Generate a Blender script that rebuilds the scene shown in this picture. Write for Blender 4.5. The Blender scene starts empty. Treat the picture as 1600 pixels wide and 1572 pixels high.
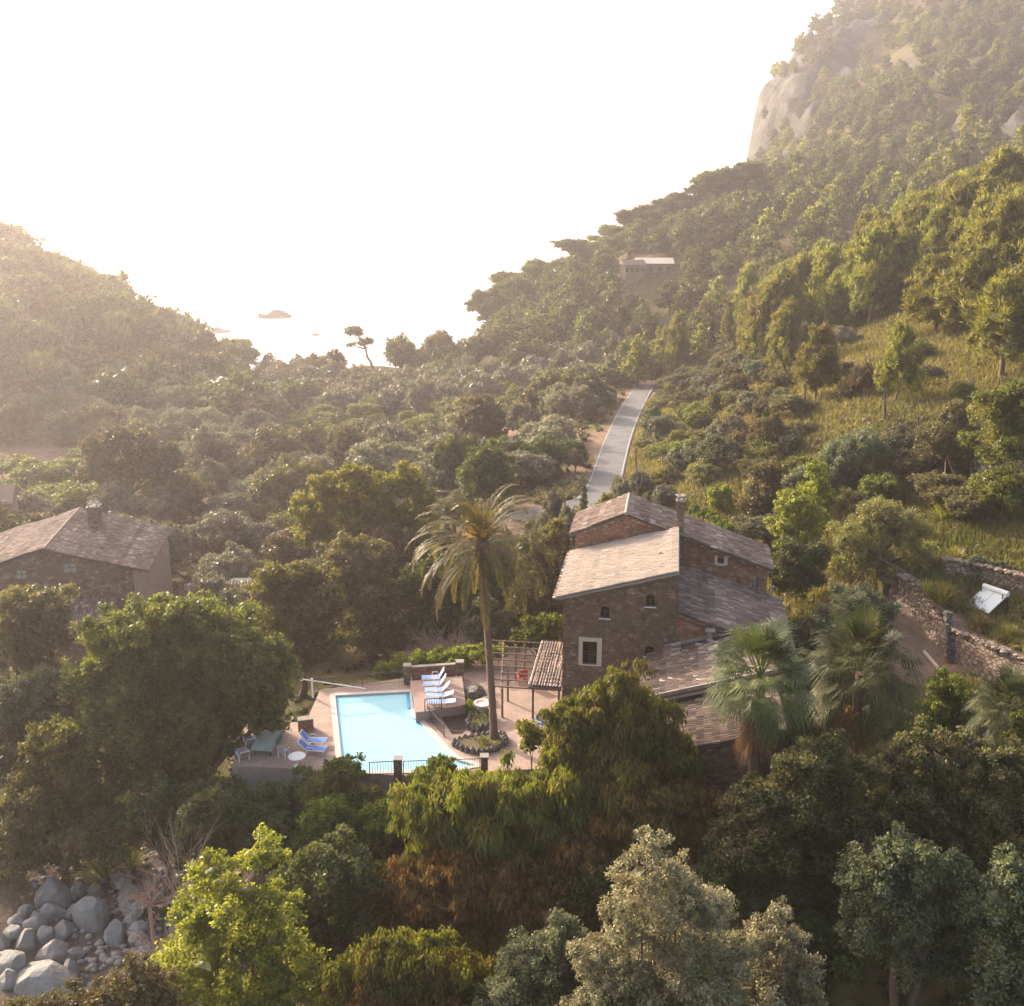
import bpy, math, random
import numpy as np
from mathutils import Vector, Matrix
from mathutils.geometry import tessellate_polygon

S = bpy.context.scene
COL = S.collection
R = math.radians
rng = np.random.default_rng(7)

# ------------------------------------------------------------------ camera
CZ = 35.0
PITCH = R(16.0)
cam_d = bpy.data.cameras.new('camera'); cam = bpy.data.objects.new('camera', cam_d); COL.objects.link(cam)
cam_d.sensor_width = 36; cam_d.lens = 36; cam_d.clip_start = 0.5; cam_d.clip_end = 20000
cam.location = (0, 0, CZ); cam.rotation_euler = (R(90) - PITCH, 0, 0)
S.camera = cam
# ------------------------------------------------------------------ sky and sun
SUN_AZ, SUN_EL = R(-46), R(21)          # azimuth measured from +Y towards +X
world = bpy.data.worlds.new("World"); S.world = world; world.use_nodes = True
nt = world.node_tree; nt.nodes.clear()
sky = nt.nodes.new('ShaderNodeTexSky'); sky.sky_type = 'NISHITA'; sky.sun_disc = False
sky.sun_elevation = SUN_EL; sky.sun_rotation = SUN_AZ
sky.altitude = 0; sky.air_density = 1.0; sky.dust_density = 6.0; sky.ozone_density = 0.6
bg = nt.nodes.new('ShaderNodeBackground'); bg.inputs['Strength'].default_value = 0.15
out = nt.nodes.new('ShaderNodeOutputWorld')
wm = nt.nodes.new('ShaderNodeMix'); wm.data_type = 'RGBA'; wm.blend_type = 'MULTIPLY'; wm.inputs[0].default_value = 1.0; wm.inputs[7].default_value = (1.0, .96, .91, 1)   # dusty evening air
nt.links.new(sky.outputs[0], wm.inputs[6]); nt.links.new(wm.outputs[2], bg.inputs['Color']); nt.links.new(bg.outputs[0], out.inputs['Surface'])
sun_d = bpy.data.lights.new('sun', 'SUN'); sun_d.energy = 3.0; sun_d.angle = R(0.5); sun_d.color = (1.0, 0.89, 0.76)
sun = bpy.data.objects.new('sun', sun_d); COL.objects.link(sun)
SV = Vector((math.sin(SUN_AZ) * math.cos(SUN_EL), math.cos(SUN_AZ) * math.cos(SUN_EL), math.sin(SUN_EL)))
sun.rotation_euler = SV.to_track_quat('Z', 'Y').to_euler(); sun.location = (-100, 60, 150)
S.view_settings.view_transform = 'Standard'; S.view_settings.look = 'None'
S.view_settings.exposure = 1.78; S.view_settings.gamma = 1.0
cy = S.cycles
cy.max_bounces = 6; cy.diffuse_bounces = 4; cy.glossy_bounces = 2; cy.transmission_bounces = 3
cy.volume_bounces = 0; cy.transparent_max_bounces = 4
cy.use_denoising = True; cy.denoising_prefilter = 'NONE'; cy.denoising_input_passes = 'RGB_ALBEDO_NORMAL'
cy.use_adaptive_sampling = True; cy.adaptive_threshold = 0.01
cy.sample_clamp_indirect = 8

# ------------------------------------------------------------------ pixel geometry (photo pixels, 1600 x 1572)
FX = 1600.0
CP, SP = math.cos(PITCH), math.sin(PITCH)
def ray(px, py):
    u = (px - 800) / FX; v = (786 - py) / FX
    return Vector((u, CP + v * SP, -SP + v * CP))
def pt(px, py, Y):
    d = ray(px, py); return Vector((0, 0, CZ)) + d * (Y / d.y)
def ptz(px, py, z):
    d = ray(px, py); return Vector((0, 0, CZ)) + d * ((z - CZ) / d.z)
def rpx(n, Y, z=5):                       # metres spanned by n pixels at distance Y
    return n / FX * (Y * CP + (CZ - z) * SP)

# ------------------------------------------------------------------ mesh helpers
def raw_mesh(name, blocks, mats, smooth=False):
    """blocks: list of (V (n,3), F (m,k), rnd (m,), mat index)"""
    V = []; L = []; LT = []; RN = []; MI = []; o = 0
    for v, f, r, m in blocks:
        v = np.asarray(v, dtype=np.float32).reshape(-1, 3); f = np.asarray(f, dtype=np.int32)
        if len(f) == 0: continue
        V.append(v); L.append((f + o).ravel()); LT.append(np.full(len(f), f.shape[1], np.int32))
        RN.append(np.broadcast_to(np.asarray(r, dtype=np.float32), (len(f),))); MI.append(np.full(len(f), m, np.int32)); o += len(v)
    me = bpy.data.meshes.new(name)
    V = np.concatenate(V); L = np.concatenate(L); LT = np.concatenate(LT); RN = np.concatenate(RN); MI = np.concatenate(MI)
    me.vertices.add(len(V)); me.vertices.foreach_set('co', V.ravel())
    me.loops.add(len(L)); me.loops.foreach_set('vertex_index', L)
    me.polygons.add(len(LT)); ls = np.zeros(len(LT), np.int32); ls[1:] = np.cumsum(LT)[:-1]
    me.polygons.foreach_set('loop_start', ls); me.polygons.foreach_set('loop_total', LT)
    for m in mats: me.materials.append(m)
    me.polygons.foreach_set('material_index', MI)
    me.polygons.foreach_set('use_smooth', np.full(len(LT), bool(smooth)))
    a = me.attributes.new('rnd', 'FLOAT', 'FACE'); a.data.foreach_set('value', np.ascontiguousarray(RN))
    me.update(calc_edges=True)
    return me
def link(name, data, parent=None, loc=None, rotz=None, scale=None, **tags):
    o = bpy.data.objects.new(name, data); COL.objects.link(o)
    if loc is not None: o.location = loc
    if rotz is not None: o.rotation_euler = (0, 0, rotz)
    if scale is not None: o.scale = scale
    if parent is not None: o.parent = parent
    for k, v in tags.items():
        if v: o[k] = v
    return o
def thing(name, label, category, loc=(0, 0, 0), rotz=0.0, group=None, scale=None):
    return link(name, None, None, loc, rotz, scale, label=label, category=category, group=group)

class MB:
    def __init__(s): s.b = []
    def add(s, V, F, r=0.5, m=0):
        by = {}
        V = np.asarray([tuple(p) for p in V], dtype=np.float32) if not isinstance(V, np.ndarray) else V
        if isinstance(F, np.ndarray): s.b.append((V, F, r, m)); return s
        for f in F: by.setdefault(len(f), []).append(f)
        for k, fs in by.items(): s.b.append((V, np.array(fs), r, m))
        return s
    def box(s, x0, x1, y0, y1, z0, z1, r=0.5, m=0, M=None):
        V = [Vector((x, y, z)) for z in (z0, z1) for y in (y0, y1) for x in (x0, x1)]
        if M is not None: V = [M @ v for v in V]
        return s.add(V, [(0, 2, 3, 1), (4, 5, 7, 6), (0, 1, 5, 4), (2, 6, 7, 3), (0, 4, 6, 2), (1, 3, 7, 5)], r, m)
    def prism(s, P, z0, z1, r=0.5, m=0):
        """vertical prism over polygon P (counterclockwise) between z0 and z1 (z1 may be a list)"""
        n = len(P); zt = z1 if hasattr(z1, '__len__') else [z1] * n
        zb = z0 if hasattr(z0, '__len__') else [z0] * n
        V = [(p[0], p[1], zb[i]) for i, p in enumerate(P)] + [(p[0], p[1], zt[i]) for i, p in enumerate(P)]
        F = [tuple(reversed(range(n))), tuple(range(n, 2 * n))] + [(i, (i + 1) % n, n + (i + 1) % n, n + i) for i in range(n)]
        return s.add(V, F, r, m)
    def tube(s, pts, rad, k=6, r=0.5, m=0):
        pts = [Vector(p) for p in pts]; n = len(pts)
        rad = list(rad) if hasattr(rad, '__len__') else [rad] * n
        V = []; F = []
        for i, p in enumerate(pts):
            t = (pts[min(i + 1, n - 1)] - pts[max(i - 1, 0)]).normalized()
            a = t.cross(Vector((0, 0, 1)) if abs(t.z) < .9 else Vector((1, 0, 0))).normalized(); b = t.cross(a)
            for j in range(k):
                an = 2 * math.pi * j / k; V.append(p + (a * math.cos(an) + b * math.sin(an)) * rad[i])
        for i in range(n - 1):
            for j in range(k):
                F.append((i * k + j, i * k + (j + 1) % k, (i + 1) * k + (j + 1) % k, (i + 1) * k + j))
        F.append(tuple(range((n - 1) * k, n * k))); F.append(tuple(reversed(range(k))))
        return s.add(V, F, r, m)
    def bar(s, a, b, w, h=None, r=0.5, m=0):
        a = Vector(a); b = Vector(b); h = h or w; t = (b - a).normalized()
        x = t.cross(Vector((0, 0, 1)) if abs(t.z) < .95 else Vector((0, 1, 0))).normalized(); y = x.cross(t)
        V = [p + x * sx * w / 2 + y * sy * h / 2 for p in (a, b) for sx, sy in ((-1, -1), (1, -1), (1, 1), (-1, 1))]
        return s.add(V, [(3, 2, 1, 0), (4, 5, 6, 7), (0, 1, 5, 4), (1, 2, 6, 5), (2, 3, 7, 6), (3, 0, 4, 7)], r, m)
    def lathe(s, prof, k=16, c=(0, 0, 0), r=0.5, m=0):
        V = []; F = []; n = len(prof)
        for (ra, z) in prof:
            for j in range(k):
                an = 2 * math.pi * j / k; V.append((c[0] + ra * math.cos(an), c[1] + ra * math.sin(an), c[2] + z))
        for i in range(n - 1):
            for j in range(k): F.append((i * k + j, i * k + (j + 1) % k, (i + 1) * k + (j + 1) % k, (i + 1) * k + j))
        F.append(tuple(range((n - 1) * k, n * k))); F.append(tuple(reversed(range(k))))
        return s.add(V, F, r, m)
    def mesh(s, name, mats, smooth=False):
        return raw_mesh(name, s.b, mats if isinstance(mats, (list, tuple)) else [mats], smooth)
    def obj(s, name, mats, parent=None, smooth=False, **kw):
        return link(name, s.mesh(name, mats, smooth), parent, **kw)

# unit icosphere
def ico(sub):
    import bmesh
    bm = bmesh.new(); bmesh.ops.create_icosphere(bm, subdivisions=sub, radius=1.0)
    V = np.array([v.co[:] for v in bm.verts], dtype=np.float32); F = np.array([[v.index for v in f.verts] for f in bm.faces], dtype=np.int32)
    bm.free(); return V, F
ICO1, ICO2, ICO3 = ico(1), ico(2), ico(3)

# ------------------------------------------------------------------ materials
def new_mat(name):
    m = bpy.data.materials.new(name); m.use_nodes = True; t = m.node_tree; t.nodes.clear()
    o = t.nodes.new('ShaderNodeOutputMaterial'); p = t.nodes.new('ShaderNodeBsdfPrincipled')
    t.links.new(p.outputs[0], o.inputs['Surface']); return m, t, p, o
def N(t, ty, **kw):
    n = t.nodes.new(ty)
    for k, v in kw.items():
        if k in n.inputs: n.inputs[k].default_value = v
        else: setattr(n, k, v)
    return n
def mixc(t, fac, a, b, mode='MIX'):
    n = t.nodes.new('ShaderNodeMix'); n.data_type = 'RGBA'; n.blend_type = mode
    for inp, val in ((n.inputs[0], fac), (n.inputs[6], a), (n.inputs[7], b)):
        if isinstance(val, (int, float)): inp.default_value = val
        elif isinstance(val, tuple): inp.default_value = (*val, 1) if len(val) == 3 else val
        else: t.links.new(val, inp)
    return n.outputs[2]
def mathn(t, op, a, b=0.0, clamp=False):
    n = t.nodes.new('ShaderNodeMath'); n.operation = op; n.use_clamp = clamp
    for i, v in enumerate((a, b)):
        if isinstance(v, (int, float)): n.inputs[i].default_value = v
        else: t.links.new(v, n.inputs[i])
    return n.outputs[0]
def ramp(t, fac, stops):
    n = t.nodes.new('ShaderNodeValToRGB'); e = n.color_ramp.elements
    while len(e) < len(stops): e.new(0.5)
    for i, (p, c) in enumerate(stops): e[i].position = p; e[i].color = (*c, 1)
    t.links.new(fac, n.inputs[0]); return n.outputs[0]
def noise(t, scale, detail=4, rough=0.6, coord='Object', vec=None):
    n = N(t, 'ShaderNodeTexNoise'); n.inputs['Scale'].default_value = scale; n.inputs['Detail'].default_value = detail; n.inputs['Roughness'].default_value = rough
    if vec is None: vec = t.nodes.new('ShaderNodeTexCoord').outputs[coord]
    t.links.new(vec, n.inputs['Vector']); return n.outputs['Fac']

def foliage(name, c1, c2, c3=None, trans=0.35, tcol=None, nscale=0.35, rough=0.5, vary=0.5):
    """leaf material: per-leaf mix of c1..c2, patches of c3, and light passing through the leaf"""
    m, t, p, o = new_mat(name)
    at = N(t, 'ShaderNodeAttribute', attribute_name='rnd')
    base = mixc(t, at.outputs['Fac'], c1, c2)
    nz = noise(t, nscale, 3)
    if c3 is not None:
        base = mixc(t, ramp(t, nz, [(0.50, (0, 0, 0)), (0.68, (1, 1, 1))]), base, c3)
    oi = t.nodes.new('ShaderNodeObjectInfo')
    hv = t.nodes.new('ShaderNodeHueSaturation')
    t.links.new(base, hv.inputs['Color'])
    t.links.new(mathn(t, 'ADD', mathn(t, 'MULTIPLY', oi.outputs['Random'], 0.05), 0.478), hv.inputs['Hue'])
    t.links.new(mathn(t, 'ADD', mathn(t, 'MULTIPLY', oi.outputs['Random'], vary), 1 - vary / 2), hv.inputs['Value'])
    col = hv.outputs[0]
    t.links.new(col, p.inputs['Base Color']); p.inputs['Roughness'].default_value = rough
    p.inputs['Specular IOR Level'].default_value = 0.25
    tr = t.nodes.new('ShaderNodeBsdfTranslucent')
    tc = mixc(t, 1.0, col, tcol or (1.7, 1.75, 0.6), 'MULTIPLY')
    t.links.new(tc, tr.inputs['Color'])
    mx = t.nodes.new('ShaderNodeMixShader'); mx.inputs[0].default_value = trans
    t.links.new(p.outputs[0], mx.inputs[1]); t.links.new(tr.outputs[0], mx.inputs[2]); t.links.new(mx.outputs[0], o.inputs['Surface'])
    return m
def bumped(t, p, fac, strength, dist):
    b = t.nodes.new('ShaderNodeBump'); b.inputs['Strength'].default_value = strength; b.inputs['Distance'].default_value = dist
    t.links.new(fac, b.inputs['Height']); t.links.new(b.outputs[0], p.inputs['Normal'])
def plain(name, col, rough=0.7, metal=0.0, var=0.25, scale=3.0, bump=0.0, dirt=None):
    m, t, p, o = new_mat(name)
    nz = noise(t, scale, 5)
    a = tuple(c * (1 - var) for c in col); b = tuple(min(1, c * (1 + var)) for c in col)
    c = mixc(t, nz, a, b)
    if dirt: c = mixc(t, ramp(t, noise(t, scale * 0.4, 6, 0.7), [(0.52, (0, 0, 0)), (0.7, (1, 1, 1))]), c, dirt)
    t.links.new(c, p.inputs['Base Color']); p.inputs['Roughness'].default_value = rough; p.inputs['Metallic'].default_value = metal
    if bump: bumped(t, p, nz, 0.6, bump)
    return m
def stone(name, cols, mortar, scale=3.0, bump=0.05, squash=(1, 1, 1.5), stain=None):
    m, t, p, o = new_mat(name)
    tc = t.nodes.new('ShaderNodeTexCoord'); mp = t.nodes.new('ShaderNodeMapping'); mp.inputs['Scale'].default_value = squash
    t.links.new(tc.outputs['Object'], mp.inputs['Vector'])
    # wobble the cells
    nz = N(t, 'ShaderNodeTexNoise'); nz.inputs['Scale'].default_value = 2.0; t.links.new(mp.outputs[0], nz.inputs['Vector'])
    wob = mixc(t, 0.06, mp.outputs[0], nz.outputs['Color'])
    v = t.nodes.new('ShaderNodeTexVoronoi'); v.inputs['Scale'].default_value = scale; t.links.new(wob, v.inputs['Vector'])
    ve = t.nodes.new('ShaderNodeTexVoronoi'); ve.feature = 'DISTANCE_TO_EDGE'; ve.inputs['Scale'].default_value = scale; t.links.new(wob, ve.inputs['Vector'])
    sep = t.nodes.new('ShaderNodeSeparateColor'); t.links.new(v.outputs['Color'], sep.inputs[0])
    n = len(cols); c = ramp(t, sep.outputs[0], [(i / max(1, n - 1), cc) for i, cc in enumerate(cols)])
    c = mixc(t, mathn(t, 'MULTIPLY', noise(t, scale * 4, 5), 0.45), c, tuple(x * 0.35 for x in cols[0]))
    edge = ramp(t, ve.outputs[0], [(0.02, (0, 0, 0)), (0.10, (1, 1, 1))])
    c = mixc(t, edge, mortar, c)
    if stain: c = mixc(t, ramp(t, noise(t, 0.35, 6, 0.65), [(0.48, (0, 0, 0)), (0.62, (0.75,) * 3)]), c, stain)
    t.links.new(c, p.inputs['Base Color']); p.inputs['Roughness'].default_value = 0.9
    h = mathn(t, 'ADD', mathn(t, 'MULTIPLY', noise(t, scale * 5, 4), 0.4), edge)
    bumped(t, p, h, 0.9, bump)
    return m

M = {}
M['house_stone'] = stone('house_stone', [(.10, .055, .04), (.27, .175, .12), (.17, .10, .066), (.40, .30, .22)], (.17, .11, .075), 2.7, .08, stain=(.14, .105, .07))
M['red_stone'] = stone('red_stone', [(.24, .105, .065), (.36, .185, .115), (.20, .09, .055), (.42, .29, .21)], (.29, .15, .095), 2.8, .07)
M['pale_stone'] = stone('pale_stone', [(.34, .22, .155), (.40, .27, .19), (.30, .18, .12)], (.36, .24, .17), 2.4, .03, stain=(.32, .2, .14))
M['dry_stone'] = stone('dry_stone', [(.24, .17, .12), (.36, .27, .20), (.30, .19, .14), (.42, .33, .26)], (.11, .08, .06), 2.9, .12, squash=(1, 1, 1.15))
M['grey_stone'] = stone('grey_stone', [(.15, .14, .13), (.24, .22, .20), (.19, .17, .15)], (.08, .07, .06), 2.9, .12, squash=(1, 1, 1.15))
M['render'] = plain('cream_render', (.52, .45, .36), .9, var=.12)
M['coping'] = plain('pale_coping', (.55, .47, .42), .85, var=.12, scale=1.5)
M['mortar_cap'] = plain('grey_mortar', (.26, .235, .21), .95, var=.2, scale=2, bump=.03)
M['concrete'] = plain('grey_concrete', (.30, .24, .21), .9, var=.25, scale=1.2, dirt=(.17, .12, .10), bump=.02)
M['dark_glass'] = plain('dark_opening', (.018, .014, .013), .25, var=.3)
M['shutter'] = plain('grey_shutter', (.30, .31, .30), .6, var=.1)
M['wood'] = plain('weathered_wood', (.16, .105, .075), .85, var=.4, scale=9)
M['dark_wood'] = plain('dark_wood', (.07, .045, .035), .85, var=.4, scale=9)
M['iron'] = plain('black_iron', (.035, .032, .032), .55, var=.2)
M['white_plastic'] = plain('white_plastic', (.75, .73, .70), .4, var=.05)
M['white_metal'] = plain('white_metal', (.70, .69, .67), .4, var=.05)
M['blue_fabric'] = plain('blue_fabric', (.10, .20, .56), .8, var=.15, scale=8)
M['pale_blue_fabric'] = plain('pale_blue_fabric', (.22, .32, .60), .8, var=.35, scale=5)
M['green_cloth'] = plain('grey_green_cloth', (.28, .33, .29), .75, var=.08)
M['green_drape'] = plain('deep_green_cloth', (.03, .16, .11), .8, var=.2)
M['red_fabric'] = plain('red_fabric', (.42, .09, .08), .8, var=.2)
M['grey_fabric'] = plain('grey_cushion', (.36, .30, .31), .85, var=.15)
M['terracotta'] = plain('terracotta', (.34, .15, .09), .85, var=.2)
M['blue_tile'] = plain('blue_pool_tile', (.05, .30, .62), .25, var=.12, scale=12)
M['aqua'] = plain('aqua_pool_lining', (.45, .78, .84), .4, var=.04)
M['bark'] = plain('brown_bark', (.12, .082, .058), .95, var=.5, scale=7, bump=.03)
M['pale_bark'] = plain('pale_bark', (.34, .25, .18), .95, var=.35, scale=7, bump=.02)
M['palm_bark'] = plain('palm_bark', (.15, .095, .07), .95, var=.5, scale=10, bump=.05)
M['twig'] = plain('bare_twigs', (.33, .235, .20), .95, var=.3, scale=5)
M['boulder'] = plain('grey_boulder', (.25, .235, .22), .95, var=.35, scale=1.6, bump=.25, dirt=(.17, .14, .11))
M['rusty'] = plain('rusty_steel', (.16, .07, .04), .8, var=.4, scale=9)
M['panel'] = plain('pale_panel', (.62, .64, .62), .25, var=.06, scale=1.2)
M['boat_white'] = plain('boat_paint', (.45, .44, .42), .4, var=.05)
M['boat_dark'] = plain('boat_dark', (.06, .05, .05), .4, var=.05)
# water surfaces
def pool_water():
    m, t, p, o = new_mat('pool_water')
    p.inputs['Base Color'].default_value = (.30, .56, .65, 1); p.inputs['Roughness'].default_value = .12; p.inputs['Specular IOR Level'].default_value = .07
    p.inputs['IOR'].default_value = 1.33; bumped(t, p, noise(t, 1.6, 2), .15, .02); return m
def sea_water():
    m, t, p, o = new_mat('sea_water')
    p.inputs['Base Color'].default_value = (.20, .26, .28, 1); p.inputs['Roughness'].default_value = .35
    p.inputs['IOR'].default_value = 1.33; bumped(t, p, noise(t, .15, 4), .5, .6); return m
M['pool_water'] = pool_water(); M['sea'] = sea_water()
# clay tiles
def tiles(name, stops, dirt, lich=None):
    m, t, p, o = new_mat(name)
    at = N(t, 'ShaderNodeAttribute', attribute_name='rnd')
    c = ramp(t, at.outputs['Fac'], stops)
    c = mixc(t, ramp(t, noise(t, 0.9, 6, .7), [(0.45, (0, 0, 0)), (0.65, (.5,) * 3)]), c, dirt)
    c = mixc(t, mathn(t, 'MULTIPLY', noise(t, 14, 4), .3), c, tuple(x * .5 for x in dirt))
    t.links.new(c, p.inputs['Base Color']); p.inputs['Roughness'].default_value = .9; return m
M['old_tiles'] = tiles('old_clay_tiles', [(0, (.06, .042, .034)), (.4, (.20, .135, .105)), (.7, (.31, .22, .175)), (.9, (.46, .36, .30)), (1, (.62, .53, .46))], (.15, .11, .085))
M['new_tiles'] = tiles('pale_clay_tiles', [(0, (.30, .24, .19)), (.5, (.42, .335, .27)), (1, (.52, .43, .35))], (.34, .28, .23))
M['porch_tiles'] = tiles('mottled_clay_tiles', [(0, (.10, .09, .09)), (.4, (.22, .16, .14)), (.8, (.30, .19, .14)), (1, (.30, .28, .27))], (.16, .14, .13))
M['far_tiles'] = tiles('rosy_clay_tiles', [(0, (.06, .04, .034)), (.4, (.18, .12, .095)), (.75, (.30, .21, .17)), (1, (.56, .44, .37))], (.14, .10, .08))
# leaves
M['holm'] = foliage('holm_oak_leaves', (.048, .062, .025), (.145, .158, .066), (.19, .17, .08), .36)
M['holm_tip'] = foliage('holm_oak_lit_young_leaves', (.13, .14, .065), (.34, .31, .16), (.26, .24, .12), .38)  # young leaves on crown tops, sunlight brightened into their colour
M['carob'] = foliage('carob_leaves', (.055, .062, .018), (.145, .145, .042), (.17, .15, .05), .40, vary=.12)
M['dark'] = foliage('dark_broad_leaves', (.036, .050, .020), (.105, .118, .042), (.12, .115, .05), .34)
M['brownish'] = foliage('brownish_leaves', (.068, .058, .032), (.165, .135, .072), (.12, .10, .06), .32)
M['yellow'] = foliage('yellow_green_leaves', (.085, .092, .018), (.29, .27, .050), (.16, .145, .04), .42)
M['fresh'] = foliage('fresh_green_leaves', (.055, .085, .016), (.17, .20, .035), (.12, .14, .03), .42)
M['pepper'] = foliage('drooping_green_leaves', (.045, .058, .014), (.21, .21, .045), (.17, .125, .045), .4, nscale=.6)
M['dried'] = foliage('dried_russet_leaves', (.075, .058, .020), (.27, .155, .055), (.14, .14, .04), .38, (1.4, 1.0, .6), nscale=.8)
M['grey'] = foliage('silver_grey_leaves', (.10, .09, .055), (.33, .29, .19), (.19, .14, .08), .3, (1.3, 1.2, .8))
M['greygreen'] = foliage('grey_green_leaves', (.060, .074, .040), (.20, .205, .125), (.12, .13, .06), .32, (1.3, 1.3, .8))
M['olive'] = foliage('olive_leaves', (.095, .092, .062), (.26, .245, .18), (.18, .16, .105), .3, (1.3, 1.25, .8), vary=.6)
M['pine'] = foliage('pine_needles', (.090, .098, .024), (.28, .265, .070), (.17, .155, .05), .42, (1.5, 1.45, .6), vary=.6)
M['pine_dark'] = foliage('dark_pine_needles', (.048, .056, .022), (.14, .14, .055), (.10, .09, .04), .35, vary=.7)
M['scrub'] = foliage('scrub_leaves', (.095, .090, .035), (.21, .18, .080), (.19, .135, .07), .3, vary=.7)
M['citrus'] = foliage('citrus_leaves', (.070, .085, .020), (.17, .165, .042), (.17, .15, .045), .38)
M['grass'] = foliage('dry_grass_blades', (.17, .16, .05), (.32, .29, .10), (.13, .155, .042), .38, (1.3, 1.2, .7), nscale=.06)
M['reed'] = foliage('reed_blades', (.12, .13, .035), (.34, .28, .10), (.18, .17, .05), .4)
M['date'] = foliage('date_palm_leaflets', (.075, .075, .020), (.20, .16, .045), (.15, .12, .05), .3)
M['date_dry'] = foliage('dry_orange_leaflets', (.30, .16, .05), (.46, .26, .09), None, .35)
M['fan'] = foliage('fan_palm_leaves', (.022, .036, .011), (.085, .105, .030), (.15, .14, .055), .25, (1.3, 1.4, .6), rough=.6)
M['fan_dry'] = foliage('dead_fan_leaves', (.14, .075, .04), (.34, .20, .10), (.26, .19, .11), .25, (1.2, 1.0, .7))
M['ivy'] = foliage('ivy_leaves', (.09, .13, .02), (.28, .30, .04), (.16, .19, .03), .45)

# ------------------------------------------------------------------ terrain
# rows: (distance Y, [(u = x/Y, height), ...])
ROWS = [
 (14, [(-.8, -11), (-.3, -10), (0, -9), (.4, -7), (.8, -4)]),
 (40, [(-.8, -6), (-.5, -8), (-.25, -8), (-.12, -6), (.1, -6), (.3, -4.5), (.5, -3), (.8, 1)]),
 (48, [(-.8, -5), (-.52, -8.2), (-.30, -8.2), (-.22, -6.5), (0, -5.2), (.2, -4), (.4, -2.5), (.5, -1), (.8, 3)]),
 (60, [(-.8, -4), (-.5, -7.8), (-.34, -7.6), (-.27, -5.5), (-.1, -4.2), (.05, -3), (.2, -2), (.3, 0), (.4, 1.5), (.5, 2.5), (.8, 7)]),
 (68, [(-.8, -5), (-.5, -7), (-.3, -5.5), (-.2, -2.5), (-.05, -1.5), (.1, -1), (.25, .5), (.38, 3), (.5, 4.5), (.8, 10)]),
 (80, [(-.8, -6), (-.5, -6.5), (-.25, -5.5), (-.1, -4), (0, -2.2), (.08, 0), (.2, 1), (.3, 4), (.38, 6.3), (.5, 9), (.8, 16)]),
 (95, [(-.8, -6), (-.3, -6), (-.15, -5.5), (-.02, -3), (.05, 1.5), (.12, 3), (.25, 5), (.38, 10), (.5, 12.5), (.8, 20)]),
 (110, [(-.8, -5), (-.4, -7), (-.25, -6.5), (-.1, -4), (-.02, 1.5), (.05, 3.2), (.12, 3.5), (.25, 8), (.375, 13.5), (.5, 17), (.8, 27)]),
 (130, [(-.8, -5), (-.4, -8), (-.25, -7.5), (-.1, -4.5), (0, .5), (.09, 2.5), (.14, 3), (.25, 9.8), (.375, 16.5), (.5, 21.5), (.8, 33)]),
 (150, [(-.8, -4), (-.4, -8), (-.25, -7.5), (-.1, -5.5), (0, -2), (.1, 1.6), (.14, 2.5), (.25, 9), (.375, 19), (.5, 27), (.8, 43)]),
 (190, [(-.8, 6), (-.5, -4), (-.4, -6), (-.25, -9), (-.12, -8.5), (0, -5), (.1, -.3), (.15, 1), (.25, 9.5), (.375, 22), (.5, 32), (.8, 52)]),
 (220, [(-.8, 18), (-.5, 6), (-.4, -2), (-.3, -9), (-.12, -9.5), (0, -7), (.1, -1.8), (.15, -1), (.25, 9), (.375, 23), (.5, 33), (.8, 55)]),
 (250, [(-.8, 30), (-.5, 17), (-.4, 5), (-.33, -3), (-.29, -8.5), (-.25, -10), (-.12, -10), (0, -8), (.1, -1.5), (.15, 1), (.25, 12), (.375, 22), (.5, 33), (.8, 50)]),
 (280, [(-.8, 36), (-.5, 23), (-.4, 8), (-.33, -2), (-.28, -9), (-.25, -9.6), (-.15, -7.2), (-.12, -7), (-.06, -7), (0, -5), (.06, 1), (.15, 8), (.25, 19), (.375, 28), (.5, 38), (.8, 60)]),
 (320, [(-.8, 38), (-.5, 24), (-.4, 5), (-.33, -8), (-.28, -22), (-.1, -30), (-.05, -24), (-.02, -6), (.02, 3), (.06, 10), (.125, 20), (.25, 30), (.375, 38), (.5, 48), (.8, 75)]),
 (380, [(-.8, 30), (-.5, 12), (-.4, -8), (-.3, -35), (-.05, -36), (0, -16), (.04, 6), (.125, 24), (.18, 32), (.25, 42), (.375, 48), (.5, 64), (.8, 90)]),
 (460, [(-.8, 0), (-.5, -30), (-.3, -38), (.05, -38), (.12, -20), (.2, 22), (.25, 44), (.3, 62), (.375, 78), (.5, 95), (.8, 110)]),
 (560, [(-.8, -38), (.14, -38), (.2, -10), (.225, 45), (.25, 72), (.3, 95), (.375, 118), (.5, 138), (.8, 150)]),
 (660, [(-.8, -38), (.16, -38), (.208, -5), (.217, 70), (.229, 107), (.253, 127), (.296, 149), (.375, 160), (.8, 166)]),
 (760, [(-.8, -38), (.2, -38), (.26, 90), (.33, 150), (.4, 162), (.8, 168)]),
 (900, [(-.8, -38), (.3, -38), (.5, 60), (.8, 100)]),
 (1100, [(-.8, -38), (.8, -38)]),
]
NU, NR = 380, 460
US = np.linspace(-.8, .8, NU); LY = np.linspace(math.log(14), math.log(1100), NR); YS = np.exp(LY)
tab = np.array([np.interp(US, [a for a, b in r], [b for a, b in r]) for _, r in ROWS])
rl = np.log([y for y, _ in ROWS])
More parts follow.
